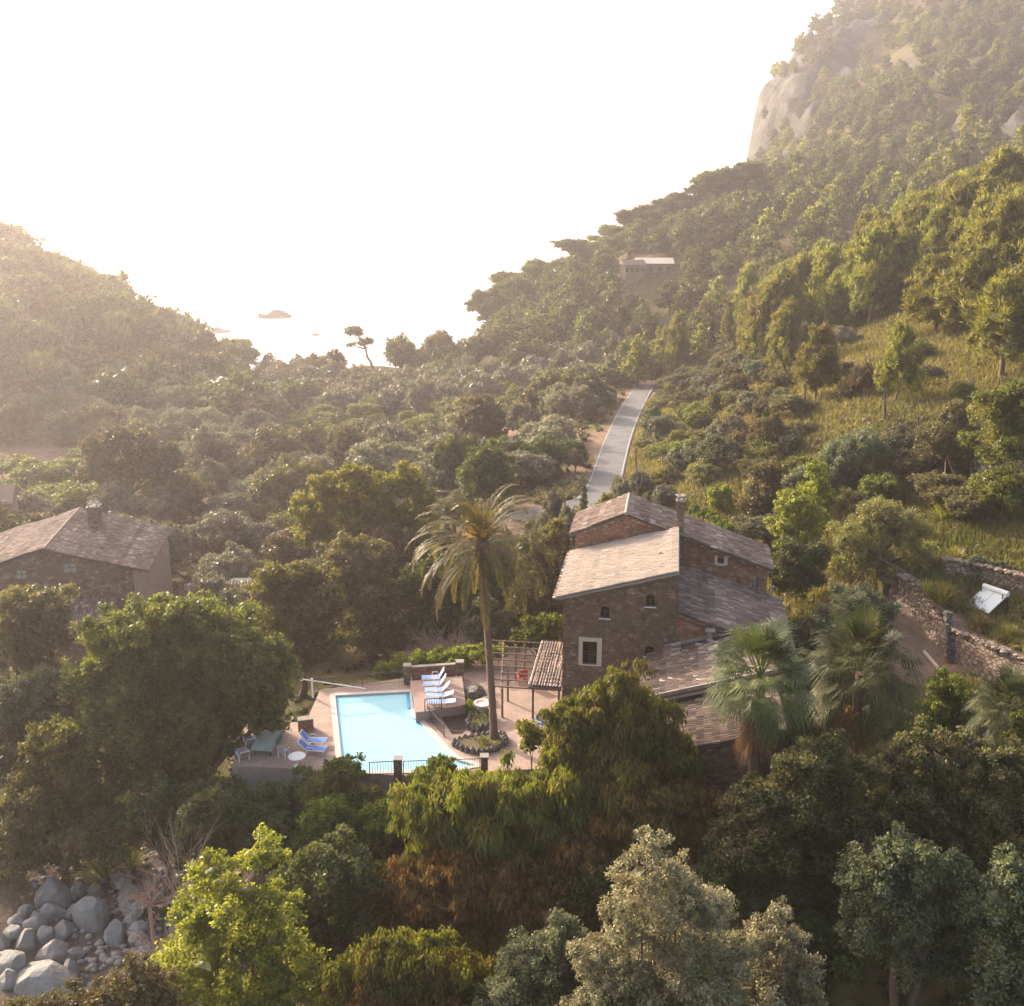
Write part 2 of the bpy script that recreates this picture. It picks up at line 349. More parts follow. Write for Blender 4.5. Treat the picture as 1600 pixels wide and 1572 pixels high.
def hermite_rows(tab, rl, q):
    m = np.zeros_like(tab); d = (tab[1:] - tab[:-1]) / (rl[1:] - rl[:-1])[:, None]
    m[1:-1] = np.where(d[1:] * d[:-1] > 0, 2 * d[1:] * d[:-1] / (d[1:] + d[:-1] + 1e-9), 0); m[0] = d[0]; m[-1] = d[-1]
    i = np.clip(np.searchsorted(rl, q, 'right') - 1, 0, len(rl) - 2); h = (rl[i + 1] - rl[i])[:, None]; s = ((q - rl[i])[:, None]) / h
    return ((1 + 2 * s) * (1 - s) ** 2) * tab[i] + s * (1 - s) ** 2 * h * m[i] + s * s * (3 - 2 * s) * tab[i + 1] + s * s * (s - 1) * h * m[i + 1]
HT = hermite_rows(tab, rl, LY)
k = np.exp(-np.linspace(-2, 2, 9) ** 2); k /= k.sum()
pad = np.pad(HT, ((0, 0), (4, 4)), mode='edge'); HT = sum(k[i] * pad[:, i:i + NU] for i in range(9))
GX = US[None, :] * YS[:, None]; GY = np.repeat(YS[:, None], NU, 1)
# value noise for natural relief
def vnoise(x, y, seed):
    xi = np.floor(x).astype(int); yi = np.floor(y).astype(int); fx = x - xi; fy = y - yi
    fx = fx * fx * (3 - 2 * fx); fy = fy * fy * (3 - 2 * fy)
    def h(a, b):
        n = (a * 374761393 + b * 668265263 + seed * 1442695041) & 0xffffffff
        n = ((n ^ (n >> 13)) * 1274126177) & 0xffffffff
        return ((n ^ (n >> 16)) & 0xffff) / 65535.0
    return (h(xi, yi) * (1 - fx) + h(xi + 1, yi) * fx) * (1 - fy) + (h(xi, yi + 1) * (1 - fx) + h(xi + 1, yi + 1) * fx) * fy - .5
amp = np.clip((GY - 60) / 250, .12, 1.6)
HT = HT + amp * (vnoise(GX / 22, GY / 22, 1) * 2.6 + vnoise(GX / 8, GY / 8, 2) * 1.1 + vnoise(GX / 3, GY / 3, 3) * .35)
farm = np.clip((GY - 400) / 150, 0, 1)
HT = HT + farm * (vnoise(GX / 40, GY / 60, 5) * 16 + vnoise(GX / 14, GY / 20, 6) * 8)

# road centre line (pixel, distance) laid on its own gentle profile
ROAD = [(806, 812, 104), (835, 804, 106), (880, 796, 109), (925, 782, 113), (943, 758, 121), (954, 722, 135), (966, 684, 153), (983, 645, 178), (1000, 615, 204), (1008, 604, 218), (1012, 598, 230)]
RP = [pt(*q) for q in ROAD]
def smooth_line(P, n):
    out = []
    for i in range(len(P) - 1):
        p0 = P[max(i - 1, 0)]; p1 = P[i]; p2 = P[i + 1]; p3 = P[min(i + 2, len(P) - 1)]
        for j in range(n):
            s = j / n
            out.append(0.5 * ((2 * p1) + (p2 - p0) * s + (2 * p0 - 5 * p1 + 4 * p2 - p3) * s * s + (3 * p1 - p0 - 3 * p2 + p3) * s ** 3))
    out.append(P[-1]); return out
RL = smooth_line(RP, 10)
RA = np.array([p[:] for p in RL])
# smooth the road's heights
for _ in range(12):
    RA[1:-1, 2] = (RA[:-2, 2] + RA[1:-1, 2] * 2 + RA[2:, 2]) / 4
def line_dist(x, y, A):
    """distance from points to polyline A (n,3) and height of the nearest point"""
    best = np.full(x.shape, 1e9); z = np.zeros(x.shape)
    for a, b in zip(A[:-1], A[1:]):
        dx, dy = b[0] - a[0], b[1] - a[1]; l2 = dx * dx + dy * dy + 1e-9
        s = np.clip(((x - a[0]) * dx + (y - a[1]) * dy) / l2, 0, 1)
        d = np.hypot(x - a[0] - s * dx, y - a[1] - s * dy); m = d < best
        best = np.where(m, d, best); z = np.where(m, a[2] + s * (b[2] - a[2]), z)
    return best, z
def sstep(a, b, x):
    s = np.clip((x - a) / (b - a), 0, 1); return s * s * (3 - 2 * s)
RD, RZ = line_dist(GX, GY, RA)
w = 1 - sstep(3.6, 9.0, RD); HT = HT * (1 - w) + (RZ - .12) * w
def inpoly(x, y, P):
    c = np.zeros(np.shape(x), bool); n = len(P)
    for i in range(n):
        x0, y0 = P[i][0], P[i][1]; x1, y1 = P[(i + 1) % n][0], P[(i + 1) % n][1]
        hit = ((y0 > y) != (y1 > y)) & (x < (x1 - x0) * (y - y0) / (y1 - y0 + 1e-12) + x0); c ^= hit
    return c
# terrace area is dug out a little so that the paved slab stands free
TERR = [ptz(px, py, 0) for px, py in [(362, 1197), (440, 1200), (520, 1207), (640, 1212), (760, 1206), (860, 1200), (1010, 1195), (1010, 1110), (905, 1090), (890, 1004), (770, 998), (725, 1040), (640, 1058), (500, 1078), (478, 1128), (385, 1130)]]
tp = np.array([p[:] for p in TERR]); tp = np.vstack([tp, tp[:1]])
ins = inpoly(GX, GY, TERR); td, _ = line_dist(GX, GY, tp)
near = ins | (td < 1.6)
HT = np.where(near, np.minimum(HT, -.9), HT)
# valley side retaining walls on the right: ground above each wall stands higher
WALL1 = [(1385, 940, 77, 0), (1425, 962, 74.5, 0), (1480, 1030, 70.2, 0), (1552, 1066, 66.5, 0), (1640, 1110, 62.5, 0)]
W1 = [pt(a, b, c) for a, b, c, _ in WALL1]
w1 = np.array([p[:] for p in W1]); d1, z1 = line_dist(GX, GY, w1)
def side(x, y, A):                      # positive on the uphill (far/right) side
    a, b = A[0], A[-1]; return (b[0] - a[0]) * (y - a[1]) - (b[1] - a[1]) * (x - a[0])
up = side(GX, GY, w1)
dn = (up <= 0) | (d1 < .45)
HT = np.where((d1 < 9) & dn, HT * sstep(2, 9, d1) + (z1 - .05) * (1 - sstep(2, 9, d1)), HT)
HT = np.where((d1 < 9) & ~dn, HT * sstep(2, 9, d1) + (z1 + 2.5) * (1 - sstep(2, 9, d1)), HT)
# white path kerb area
def H(x, y):
    """ground height at a point"""
    x = np.atleast_1d(np.asarray(x, float)); y = np.atleast_1d(np.asarray(y, float))
    yy = np.clip(y, 14.01, 1099); a = (np.log(yy) - LY[0]) / (LY[1] - LY[0]); u = np.clip(x / yy, -.799, .799); b = (u - US[0]) / (US[1] - US[0])
    i = a.astype(int); j = b.astype(int); fa = a - i; fb = b - j
    return HT[i, j] * (1 - fa) * (1 - fb) + HT[i + 1, j] * fa * (1 - fb) + HT[i, j + 1] * (1 - fa) * fb + HT[i + 1, j + 1] * fa * fb
def Hs(x, y): return float(H(x, y)[0])
def ground(px, py, y0=22, y1=1000):
    """first point where the pixel's ray meets the ground"""
    d = ray(px, py); Y = np.exp(np.linspace(math.log(y0), math.log(y1), 1500)); t = Y / d.y
    X = d.x * t; Z = CZ + d.z * t; g = H(X, Y) > Z
    if not g.any(): return None
    i = int(np.argmax(g)); return Vector((X[i], Y[i], float(H(X[i], Y[i])[0])))
def gauss(px, py, sx, sy, Yr):
    return None
# surface masks
U = GX / GY
PXg = 800 + FX * GX / (GY * CP + (CZ - HT) * SP)
tt = (CZ - HT) / GY; ang = np.arctan(tt) - PITCH; PYg = 786 + FX * np.tan(ang)
n1 = vnoise(GX / 12, GY / 12, 11) + .5 * vnoise(GX / 4, GY / 4, 12)
def blob(cx, cy, rx, ry, soft=.5):
    e = np.hypot((PXg - cx) / rx, (PYg - cy) / ry) + n1 * .35; return 1 - sstep(1 - soft / 2, 1 + soft / 2, e)
earth = np.maximum.reduce([blob(830, 678, 75, 16) * (GY > 100), blob(60, 725, 130, 28) * (GY > 120), blob(240, 790, 150, 22) * (GY > 90) * .8,
    (1 - sstep(2.5, 5.5, RD + n1 * 2.5)) * .9, blob(1440, 1010, 80, 60) * (GY < 78) * (GY > 60), blob(1500, 830, 60, 14) * (GY > 70) * (GY < 110)])
green = np.maximum.reduce([blob(1560, 875, 80, 28) * (GY < 100) * (GY > 70), blob(620, 690, 150, 30) * (GY > 120) * .8, blob(1460, 520, 130, 30) * .6, (n1 > .35) * .4])
bed = ((1 - sstep(.0, .08, np.abs(U + .43) - .14)) * (GY < 66) * (HT < -6))
dry = sstep(.12, .2, U) * sstep(85, 105, GY) * (1 - sstep(170, 240, GY))
rockm = ((GY > 470) & inpoly(PXg + n1 * 40, PYg, [(1150, 260), (1150, 120), (1300, -60), (1430, -60), (1320, 130), (1250, 225)])).astype(float)
rockm = np.maximum(rockm, (GY > 380) * blob(1570, 205, 110, 42) * .9)
for _ in range(2): rockm[1:-1, 1:-1] = (rockm[1:-1, 1:-1] * 2 + rockm[:-2, 1:-1] + rockm[2:, 1:-1] + rockm[1:-1, :-2] + rockm[1:-1, 2:]) / 6
HT = HT + rockm * (vnoise(GX / 9, GY / 13, 31) * 13 + vnoise(GX / 5, GY / 7, 32) * 9 + vnoise(GX / 3, GY / 6, 33) * 5)
tV = np.stack([GX, GY, HT], -1).reshape(-1, 3)
ii, jj = np.meshgrid(np.arange(NR - 1), np.arange(NU - 1), indexing='ij'); q = (ii * NU + jj).ravel()
tF = np.stack([q, q + 1, q + NU + 1, q + NU], 1)
def ground_mat():
    m, t, p, o = new_mat('hillside_ground')
    geo = t.nodes.new('ShaderNodeNewGeometry'); pos = geo.outputs['Position']
    A = lambda s: N(t, 'ShaderNodeAttribute', attribute_name=s).outputs['Fac']
    big = noise(t, .05, 6, .7, vec=pos); mid = noise(t, .6, 6, .7, vec=pos); fine = noise(t, 5, 5, .7, vec=pos)
    c = ramp(t, mid, [(.3, (.055, .050, .022)), (.5, (.13, .10, .045)), (.7, (.22, .165, .08))])
    c = mixc(t, ramp(t, big, [(.45, (0, 0, 0)), (.6, (.7,) * 3)]), c, (.09, .085, .035))
    g = ramp(t, mid, [(.3, (.09, .09, .03)), (.6, (.20, .175, .06)), (.75, (.19, .14, .075))])
    c = mixc(t, A('dry'), c, g)
    c = mixc(t, A('green'), c, ramp(t, mid, [(.3, (.07, .11, .02)), (.7, (.19, .22, .05))]))
    c = mixc(t, A('earth'), c, ramp(t, mid, [(.3, (.27, .165, .11)), (.7, (.40, .27, .19))]))
    c = mixc(t, A('bed'), c, ramp(t, mid, [(.3, (.10, .07, .055)), (.7, (.22, .18, .15))]))
    c = mixc(t, mathn(t, 'MULTIPLY', fine, .5), c, (.05, .04, .02))
    sep = t.nodes.new('ShaderNodeSeparateXYZ'); t.links.new(geo.outputs['Normal'], sep.inputs[0])
    sy = t.nodes.new('ShaderNodeSeparateXYZ'); t.links.new(pos, sy.inputs[0])
    rock = mathn(t, 'MULTIPLY', ramp(t, mathn(t, 'ADD', sep.outputs[2], mathn(t, 'MULTIPLY', big, .25)), [(.78, (1, 1, 1)), (.88, (0, 0, 0))]), mathn(t, 'GREATER_THAN', sy.outputs[1], 380))
    rock = mathn(t, 'MAXIMUM', rock, ramp(t, mathn(t, 'MULTIPLY', A('rock'), mathn(t, 'ADD', mid, .55)), [(.35, (0, 0, 0)), (.6, (1, 1, 1))]))
    c = mixc(t, rock, c, ramp(t, noise(t, .12, 8, .7, vec=pos), [(.3, (.04, .04, .037)), (.65, (.11, .105, .097))]))
    crag = noise(t, .22, 8, .75, vec=pos); c = mixc(t, mathn(t, 'MULTIPLY', rock, ramp(t, crag, [(.42, (.85,) * 3), (.52, (0, 0, 0))])), c, (.03, .032, .018))
    t.links.new(c, p.inputs['Base Color']); p.inputs['Roughness'].default_value = 1; p.inputs['Specular IOR Level'].default_value = .1
    bumped(t, p, mathn(t, 'ADD', mid, mathn(t, 'MULTIPLY', fine, .4)), .8, .35)
    return m
me = raw_mesh('hillside', [(tV, tF, .5, 0)], [ground_mat()], True)
for nm, ar in (('earth', earth), ('green', green), ('bed', bed), ('dry', dry), ('rock', rockm)):
    a = me.attributes.new(nm, 'FLOAT', 'POINT'); a.data.foreach_set('value', np.ascontiguousarray(ar, dtype=np.float32).ravel())
link('terrain', me, kind='structure')
# sea
SEA = -28.0
MB().add([(-4500, 250, SEA), (4500, 250, SEA), (4500, 6500, SEA), (-4500, 6500, SEA)], [(0, 1, 2, 3)]).obj('sea', M['sea'], kind='structure')
# road
def strip(A, half, dz, lift=0.0, off=0.0):
    V = []; F = []
    for i in range(len(A)):
        t = A[min(i + 1, len(A) - 1)] - A[max(i - 1, 0)]; n = np.array([-t[1], t[0], 0]); n /= np.linalg.norm(n) + 1e-9
        for s in (-half, half): q = A[i] + n * (s + off); V.append((q[0], q[1], A[i][2] + dz))
        if i: F.append((2 * i - 2, 2 * i, 2 * i + 1, 2 * i - 1))
    return V, F
def asphalt():
    m, t, p, o = new_mat('worn_asphalt'); geo = t.nodes.new('ShaderNodeNewGeometry')
    c = ramp(t, noise(t, .5, 6, .7, vec=geo.outputs['Position']), [(.35, (.07, .07, .072)), (.48, (.115, .115, .116)), (.7, (.155, .152, .15))])
    c = mixc(t, mathn(t, 'MULTIPLY', noise(t, 8, 4, vec=geo.outputs['Position']), .4), c, (.12, .12, .12))
    t.links.new(c, p.inputs['Base Color']); p.inputs['Roughness'].default_value = .75; return m
M['asphalt'] = asphalt()
MB().add(*strip(RA, 2.05, .04)).obj('road', M['asphalt'], kind='structure')
wl = plain('faded_line_paint', (.33, .32, .30), .8, var=.25)
b = MB(); b.add(*strip(RA, .07, .05, off=1.85)); b.add(*strip(RA, .07, .05, off=-1.85)); b.obj('road_marking', wl, kind='structure')
# haze
def haze():
    m = bpy.data.materials.new('haze'); m.use_nodes = True; t = m.node_tree; t.nodes.clear()
    o = t.nodes.new('ShaderNodeOutputMaterial'); v = t.nodes.new('ShaderNodeVolumePrincipled')
    v.inputs['Color'].default_value = (.95, .86, .88, 1); v.inputs['Density'].default_value = HAZE_D; v.inputs['Anisotropy'].default_value = HAZE_G
    t.links.new(v.outputs[0], o.inputs['Volume']); return m
HAZE_D, HAZE_G = 0.00050, 0.63
MB().box(-4600, 4600, -120, 6600, -40, 190).obj('haze', haze(), kind='stuff')

# ------------------------------------------------------------------ foliage builders
def unit(v): return v / (np.linalg.norm(v, axis=1, keepdims=True) + 1e-9)
def leaf_block(C, Rc, CR, n, L, W, mode, rg, zsq=1.0, cull=None, tipmat=None, tipfrac=.5, under=.3, tuft=.72):
    """n leaf shaped faces spread over clumps (centres C, radii Rc, per-clump random CR)"""
    p = Rc ** 2; p = p / p.sum(); idx = rg.choice(len(C), n, p=p)
    d = unit(rg.normal(size=(n, 3))); flip = (d[:, 2] < 0) & (rg.random(n) > under); d[flip, 2] *= -1
    TU = unit(rg.normal(size=(len(C) * 9, 3)) + np.array([0, 0, .35])).reshape(len(C), 9, 3)          # shoots of every clump
    q_ = rg.random(n) < tuft; tu = TU[idx, rg.integers(0, 9, n)]; d = np.where(q_[:, None], unit(tu + rg.normal(size=(n, 3)) * .24), d)
    r = Rc[idx] * np.where(q_, .5 + .85 * rg.random(n), .5 + .55 * rg.random(n))
    off = d * r[:, None]; off[:, 2] *= zsq
    P = C[idx] + off
    if cull is not None:
        keep = np.ones(n, bool)
        for (cx, cy, cz, cr) in cull:
            keep &= ((P[:, 0] - cx) ** 2 + (P[:, 1] - cy) ** 2 + ((P[:, 2] - cz) / zsq) ** 2) > (cr * .44) ** 2
        P, d, idx = P[keep], d[keep], idx[keep]; n = len(P)
    rnv = rg.normal(size=(n, 3))
    if mode == 'droop': t = unit(np.array([0, 0, -1.0]) + d * .35 + rnv * .22)
    elif mode == 'needle': t = unit(d * .9 + np.array([0, 0, .55]) + rnv * .45)
    else: t = unit(rnv + d * .5)
    s = unit(np.cross(t, unit(d * (0.3 if mode != 'leaf' else .8) + rg.normal(size=(n, 3)) * .8)))
    l = (L * (.6 + .8 * rg.random(n)))[:, None] / 2; w = (W * (.6 + .8 * rg.random(n)))[:, None] / 2
    if mode == 'droop': P = P - np.array([0, 0, 1.0]) * l * .8
    V = np.stack([P - t * l, P + s * w - t * l * .15, P + t * l, P - s * w - t * l * .15], 1).reshape(-1, 3)
    F = np.arange(4 * n).reshape(n, 4); rn = np.clip(.55 * CR[idx] + .45 * rg.random(n), 0, 1)
    if tipmat is None: return [(V, F, rn, 0)]
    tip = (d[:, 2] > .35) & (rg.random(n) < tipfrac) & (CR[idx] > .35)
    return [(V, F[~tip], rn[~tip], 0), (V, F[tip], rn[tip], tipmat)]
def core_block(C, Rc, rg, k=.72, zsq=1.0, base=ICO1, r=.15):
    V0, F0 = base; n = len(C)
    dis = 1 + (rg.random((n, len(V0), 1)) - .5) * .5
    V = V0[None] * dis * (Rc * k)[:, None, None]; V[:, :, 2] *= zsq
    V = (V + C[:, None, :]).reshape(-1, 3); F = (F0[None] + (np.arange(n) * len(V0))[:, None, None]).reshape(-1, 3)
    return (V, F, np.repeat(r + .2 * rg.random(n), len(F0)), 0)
def crown(lobes, L, W=None, cover=1.3, mode='leaf', seed=1, cr=.36, zsq=.9, cap=90000, tip=None, tipfrac=.5, rough=.18, under=.3, tuft=.72):
    rg = np.random.default_rng(seed); W = W or L * .55
    C = []; Rc = []; area = 0
    for (x, y, z, r) in lobes:
        n = int(max(7, 3.0 / cr ** 2)); i = np.arange(n) + .5
        ph = np.arccos(1 - 2 * i / n); th = math.pi * (1 + 5 ** .5) * i + rg.random() * 6
        D = np.stack([np.cos(th) * np.sin(ph), np.sin(th) * np.sin(ph), np.cos(ph)], 1) + rg.normal(size=(n, 3)) * .12
        D = D[D[:, 2] > -.75]
        rr = r * (1 - cr * .72) * (1 + rg.normal(size=len(D)) * rough)
        P = D * rr[:, None]; P[:, 2] *= zsq; C.append(P + np.array([x, y, z])); Rc.append(r * cr * (.7 + .6 * rg.random(len(D)))); area += 4 * math.pi * r * r
    C = np.concatenate(C); Rc = np.concatenate(Rc)
    # clumps buried in another lobe are dropped
    keep = np.ones(len(C), bool)
    for (x, y, z, r) in lobes:
        keep &= ((C[:, 0] - x) ** 2 + (C[:, 1] - y) ** 2 + ((C[:, 2] - z) / zsq) ** 2) > (r * .5) ** 2
    C, Rc = C[keep], Rc[keep]; CR = rg.random(len(C))
    n = int(min(cap, cover * area * 1.5 / (L * W * .5)))
    bl = leaf_block(C, Rc, CR, n, L, W, mode, rg, zsq, lobes, tip, tipfrac, under, tuft)
    LA = np.array(lobes)
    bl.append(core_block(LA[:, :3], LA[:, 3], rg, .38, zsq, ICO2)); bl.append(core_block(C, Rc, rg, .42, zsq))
    return bl
def limbs(mb, base, lobes, r0, seed=0, fork=.45, wob=.35, multi=1):
    """tapered trunk from base forking to every lobe"""
    rd = random.Random(seed); base = Vector(base)
    L = [Vector(l[:3]) for l in lobes]; cen = sum(L, Vector()) / len(L)
    lowz = min(l[2] - l[3] * .5 for l in lobes)
    fz = max(base.z + .6, base.z + (max(lowz, base.z + 1) - base.z) * max(fork, .3) + (cen.z - base.z) * .15)
    for mnum in range(multi):
        o = Vector(((mnum - (multi - 1) / 2) * r0 * 2.2, rd.uniform(-1, 1) * r0, 0))
        F = Vector((base.x + (cen.x - base.x) * .35, base.y + (cen.y - base.y) * .35, fz)) + o * 2.5
        mid = (base + o + F) / 2 + Vector((rd.uniform(-wob, wob), rd.uniform(-wob, wob), 0)) * r0 * 3
        mb.tube([base + o - Vector((0, 0, .5)), base + o + Vector((0, 0, .3)), mid, F], [r0 * 1.5, r0 * 1.15, r0 * .9, r0 * .75], 8, rd.random())
        for i, l in enumerate(L):
            if i % multi != mnum: continue
            m = F.lerp(l, .5) + Vector((rd.uniform(-1, 1), rd.uniform(-1, 1), rd.uniform(0, .8))) * lobes[i][3] * .25
            mb.tube([F, m, l], [r0 * .6, r0 * .38, r0 * .16], 6, rd.random())
            for _ in range(3):
                e = l + Vector((rd.uniform(-1, 1), rd.uniform(-1, 1), rd.uniform(-.3, 1))) * lobes[i][3] * .75
                mb.tube([m.lerp(l, rd.random() * .8), e], [r0 * .22, r0 * .05], 4, rd.random())
    return mb

def px_tree(name, label, cat, lobes, Y, mats, L, group=None, base=None, W=None, cover=1.3, mode='leaf', r0=.22, zsq=.9, seed=None,
            dj=.35, bark='bark', cr=.34, cap=70000, tip=None, tipfrac=.5, multi=1, extra=None, rough=.26, under=.3, fork=.45, tuft=.72):
    """a tree whose lobes are given as (px, py, radius px[, depth offset])"""
    seed = seed if seed is not None else int(sum(l[0] * 7 + l[1] for l in lobes)) % 9973
    rd = random.Random(seed); Q = []
    for l in lobes:
        r = rpx(l[2], Y, 5) * (.93 if tuft else 1); dy = l[3] if len(l) > 3 else rd.uniform(-1, 1) * r * dj
        p = pt(l[0], l[1], Y + dy); Q.append((p, r))
    if base is not None: b = pt(base[0], base[1], base[2] if len(base) > 2 else Y); bx, by = b.x, b.y
    else: bx = sum(p.x for p, _ in Q) / len(Q); by = sum(p.y for p, _ in Q) / len(Q)
    bz = Hs(bx, by); O = Vector((bx, by, bz))
    t = thing(name, label, cat, O, 0, group)
    lb = [(p.x - bx, p.y - by, p.z - bz, r) for p, r in Q]
    mats = mats if isinstance(mats, list) else [mats]
    limbs(MB(), (0, 0, 0), lb, r0, seed, fork, multi=multi).obj('trunk', M[bark], t, True)
    link('crown', raw_mesh('crown', crown(lb, L, W, cover, mode, seed, cr, zsq, cap, tip, tipfrac, rough, under, tuft), [M[k] for k in mats]), t)
    if extra:      # (part name, lobes, mat, L, W, mode)
        for nm, lo, mt, l2, w2, md in extra:
            qq = []
            for l in lo:
                r = rpx(l[2], Y, 5); p = pt(l[0], l[1], Y + (l[3] if len(l) > 3 else rd.uniform(-1, .2) * r * dj)); qq.append((p.x - bx, p.y - by, p.z - bz, r))
            link(nm, raw_mesh(nm, crown(qq, l2, w2, cover * .7, md, seed + 5, cr, zsq, cap, rough=.3, under=.8), [M[mt]]), t)
    return t

# prototypes with their own random lobes ---------------------------------------------------------
def rand_lobes(rd, n, w, h0, h1, rs=(.28, .42), top=False):
    L = []
    for i in range(n):
        a = rd.random() * 6.283; q = math.sqrt((i + .5) / n) * .5
        r = w * rd.uniform(*rs); d = max(0, w * .5 - r * .8) * (q / .5)
        z = h0 + r * .8 + (h1 - h0 - r * 1.7) * (1 - (q / .5) ** 1.5 * rd.uniform(.5, 1)) if not top else rd.uniform(h0 + r * .7, h1 - r * .8)
        L.append((math.cos(a) * d, math.sin(a) * d, z, r))
    return L
PROTO = {}
def make_proto(key, n, fn):
    PROTO[key] = [fn(random.Random(hash_(key) + 31 * i), hash_(key) + i) for i in range(n)]
def hash_(s): return sum(ord(c) * (i + 3) for i, c in enumerate(s)) % 10007
def p_olive(rd, sd):
    lb = rand_lobes(rd, 7, 5.5, 1.0, 4.8, (.22, .32)); tm = limbs(MB(), (0, 0, 0), lb, .24, sd, .4).mesh('trunk', M['bark'], True)
    return tm, raw_mesh('crown', crown(lb, .34, .13, .8, 'leaf', sd, .34, .9, 16000, rough=.25), [M['olive']]), 5.5, 4.8
def p_dark(rd, sd):
    lb = rand_lobes(rd, 7, 6, .8, 5.5, (.26, .38)); tm = limbs(MB(), (0, 0, 0), lb, .25, sd, .4).mesh('trunk', M['bark'], True)
    return tm, raw_mesh('crown', crown(lb, .34, .2, .9, 'leaf', sd, .3, .95, 14000), [M['dark']]), 6, 5.5
def p_scrub(rd, sd):
    lb = rand_lobes(rd, 5, 3.2, .0, 2.0, (.24, .36)); tm = limbs(MB(), (0, 0, 0), lb, .08, sd, .3, multi=2).mesh('stem', M['bark'], True)
    return tm, raw_mesh('crown', crown(lb, .20, .09, .8, 'leaf', sd, .36, .95, 9000, rough=.3), [M['scrub']]), 3.2, 2.0
def p_citrus(rd, sd):
    lb = rand_lobes(rd, 4, 3.4, 1.0, 3.2, (.32, .42)); tm = limbs(MB(), (0, 0, 0), lb, .09, sd, .6).mesh('trunk', M['bark'], True)
    return tm, raw_mesh('crown', crown(lb, .26, .13, .9, 'leaf', sd, .3, .8, 8000), [M['citrus']]), 3.4, 3.2
def pine_lobes(rd, w, h, h0, n, spire=True):
    L = [];
    for i in range(n):
        f = (i + .5) / n; z = h0 + (h - h0) * f; sp = (w * .5) * (1 - f ** 2.6 * .72) if spire else w * .5 * math.sin(math.pi * min(1, f * .8 + .15))
        r = sp * rd.uniform(.46, .64); a = i * 2.4 + rd.random(); d = max(0, sp - r) * rd.uniform(.6, 1.1)
        L.append((math.cos(a) * d, math.sin(a) * d, min(z, h - r * .7), r))
    return L
def p_pine(rd, sd):
    lb = pine_lobes(rd, 6.0, 10, 2.9, 13); tm = MB()
    limbs(tm, (0, 0, 0), [lb[0], lb[3], lb[6], lb[9], lb[12]], .2, sd, .9); tm = tm.mesh('trunk', M['bark'], True)
    return tm, raw_mesh('crown', crown(lb, .78, .12, .85, 'needle', sd, .34, 1.3, 24000, rough=.42), [M['pine']]), 6, 10
def p_umbrella(rd, sd):
    lb = []
    for i in range(12):
        a = rd.random() * 6.28; q = math.sqrt(rd.random()) * 4.4; r = rd.uniform(1.3, 2.1); lb.append((math.cos(a) * q, math.sin(a) * q, 10.5 - q * q * .1 - rd.random() * 2.4, r))
    tm = limbs(MB(), (0, 0, 0), lb, .3, sd, .8).mesh('trunk', M['bark'], True)
    return tm, raw_mesh('crown', crown(lb, .6, .16, 1.0, 'needle', sd, .34, .62, 16000), [M['pine_dark']]), 11, 12
def far_mesh(rd, sd, w, h, mat, kind):
    if kind == 'pine': lb = pine_lobes(rd, w, h, h * .22, 8, rd.random() < .6)
    else: lb = rand_lobes(rd, 6, w, h * .1, h, (.26, .38))
    b = MB(); b.tube([(0, 0, -.8), (0, 0, h * .4)], [.3, .18], 5); bl = [(v, f, r, 1) for v, f, r, m in b.b]
    C = crown(lb, .95, .42, .55, 'needle' if kind == 'pine' else 'leaf', sd, .36, .95, 1500, rough=.3)
    return C + bl, [M[mat], M['bark']]
for key, n, fn in (('olive', 5, p_olive), ('dark', 4, p_dark), ('scrub', 5, p_scrub), ('citrus', 3, p_citrus), ('pine', 6, p_pine), ('umbrella', 3, p_umbrella)):
    make_proto(key, n, fn)
FAR = {}
for key, args in {'far_pine': (6.5, 10, 'pine_dark', 'pine'), 'far_pine_lit': (6.5, 10, 'pine', 'pine'), 'far_oak': (7, 6.5, 'dark', 'oak'), 'far_olive': (6, 5, 'olive', 'oak')}.items():  # lit pines: sunlight put in by the lighter needle colour
    FAR[key] = []
    for i in range(5):
        bl, mt = far_mesh(random.Random(i * 13 + hash_(key)), i * 7 + hash_(key), *args); FAR[key].append((bl, mt, raw_mesh(key, bl, mt), args[0], args[1]))
PC = [0]
def inst(key, x, y, w, h, name, label, cat, group=None, z=None, rot=None, crownmat=None):
    """a tree of a prototype kind, its crown w metres wide and the tree h metres tall"""
    PC[0] += 1; tm, cm, w0, h0 = PROTO[key][PC[0] % len(PROTO[key])]
    z = Hs(x, y) if z is None else z
    t = thing(name, label, cat, (x, y, z - .05), rot if rot is not None else (PC[0] * 2.399) % 6.283, group, (w / w0, w / w0, h / h0))
    link('stem' if key == 'scrub' else 'trunk', tm, t); c = link('crown', cm, t)
    if crownmat:
        c.data = crown_variant(cm, crownmat)
    return t
CV = {}
def crown_variant(me, mk):
    if (me.name, mk) not in CV:
        c = me.copy(); c.materials[0] = M[mk]; CV[(me.name, mk)] = c
    return CV[(me.name, mk)]
def px_inst(key, px, pytop, Y, wpx, name, label, cat, group=None, pybase=None, crownmat=None):
    """placed by pixels: either at distance Y, or where the ray of (px, pybase) meets the ground"""
    if pybase is not None:
        g = ground(px, pybase, 60)
        if g is not None: Y = g.y
    p = pt(px, pytop, Y); gz = Hs(p.x, p.y); h = max(1.2, p.z - gz); return inst(key, p.x, p.y, rpx(wpx, Y, gz), h, name, label, cat, group, crownmat=crownmat)

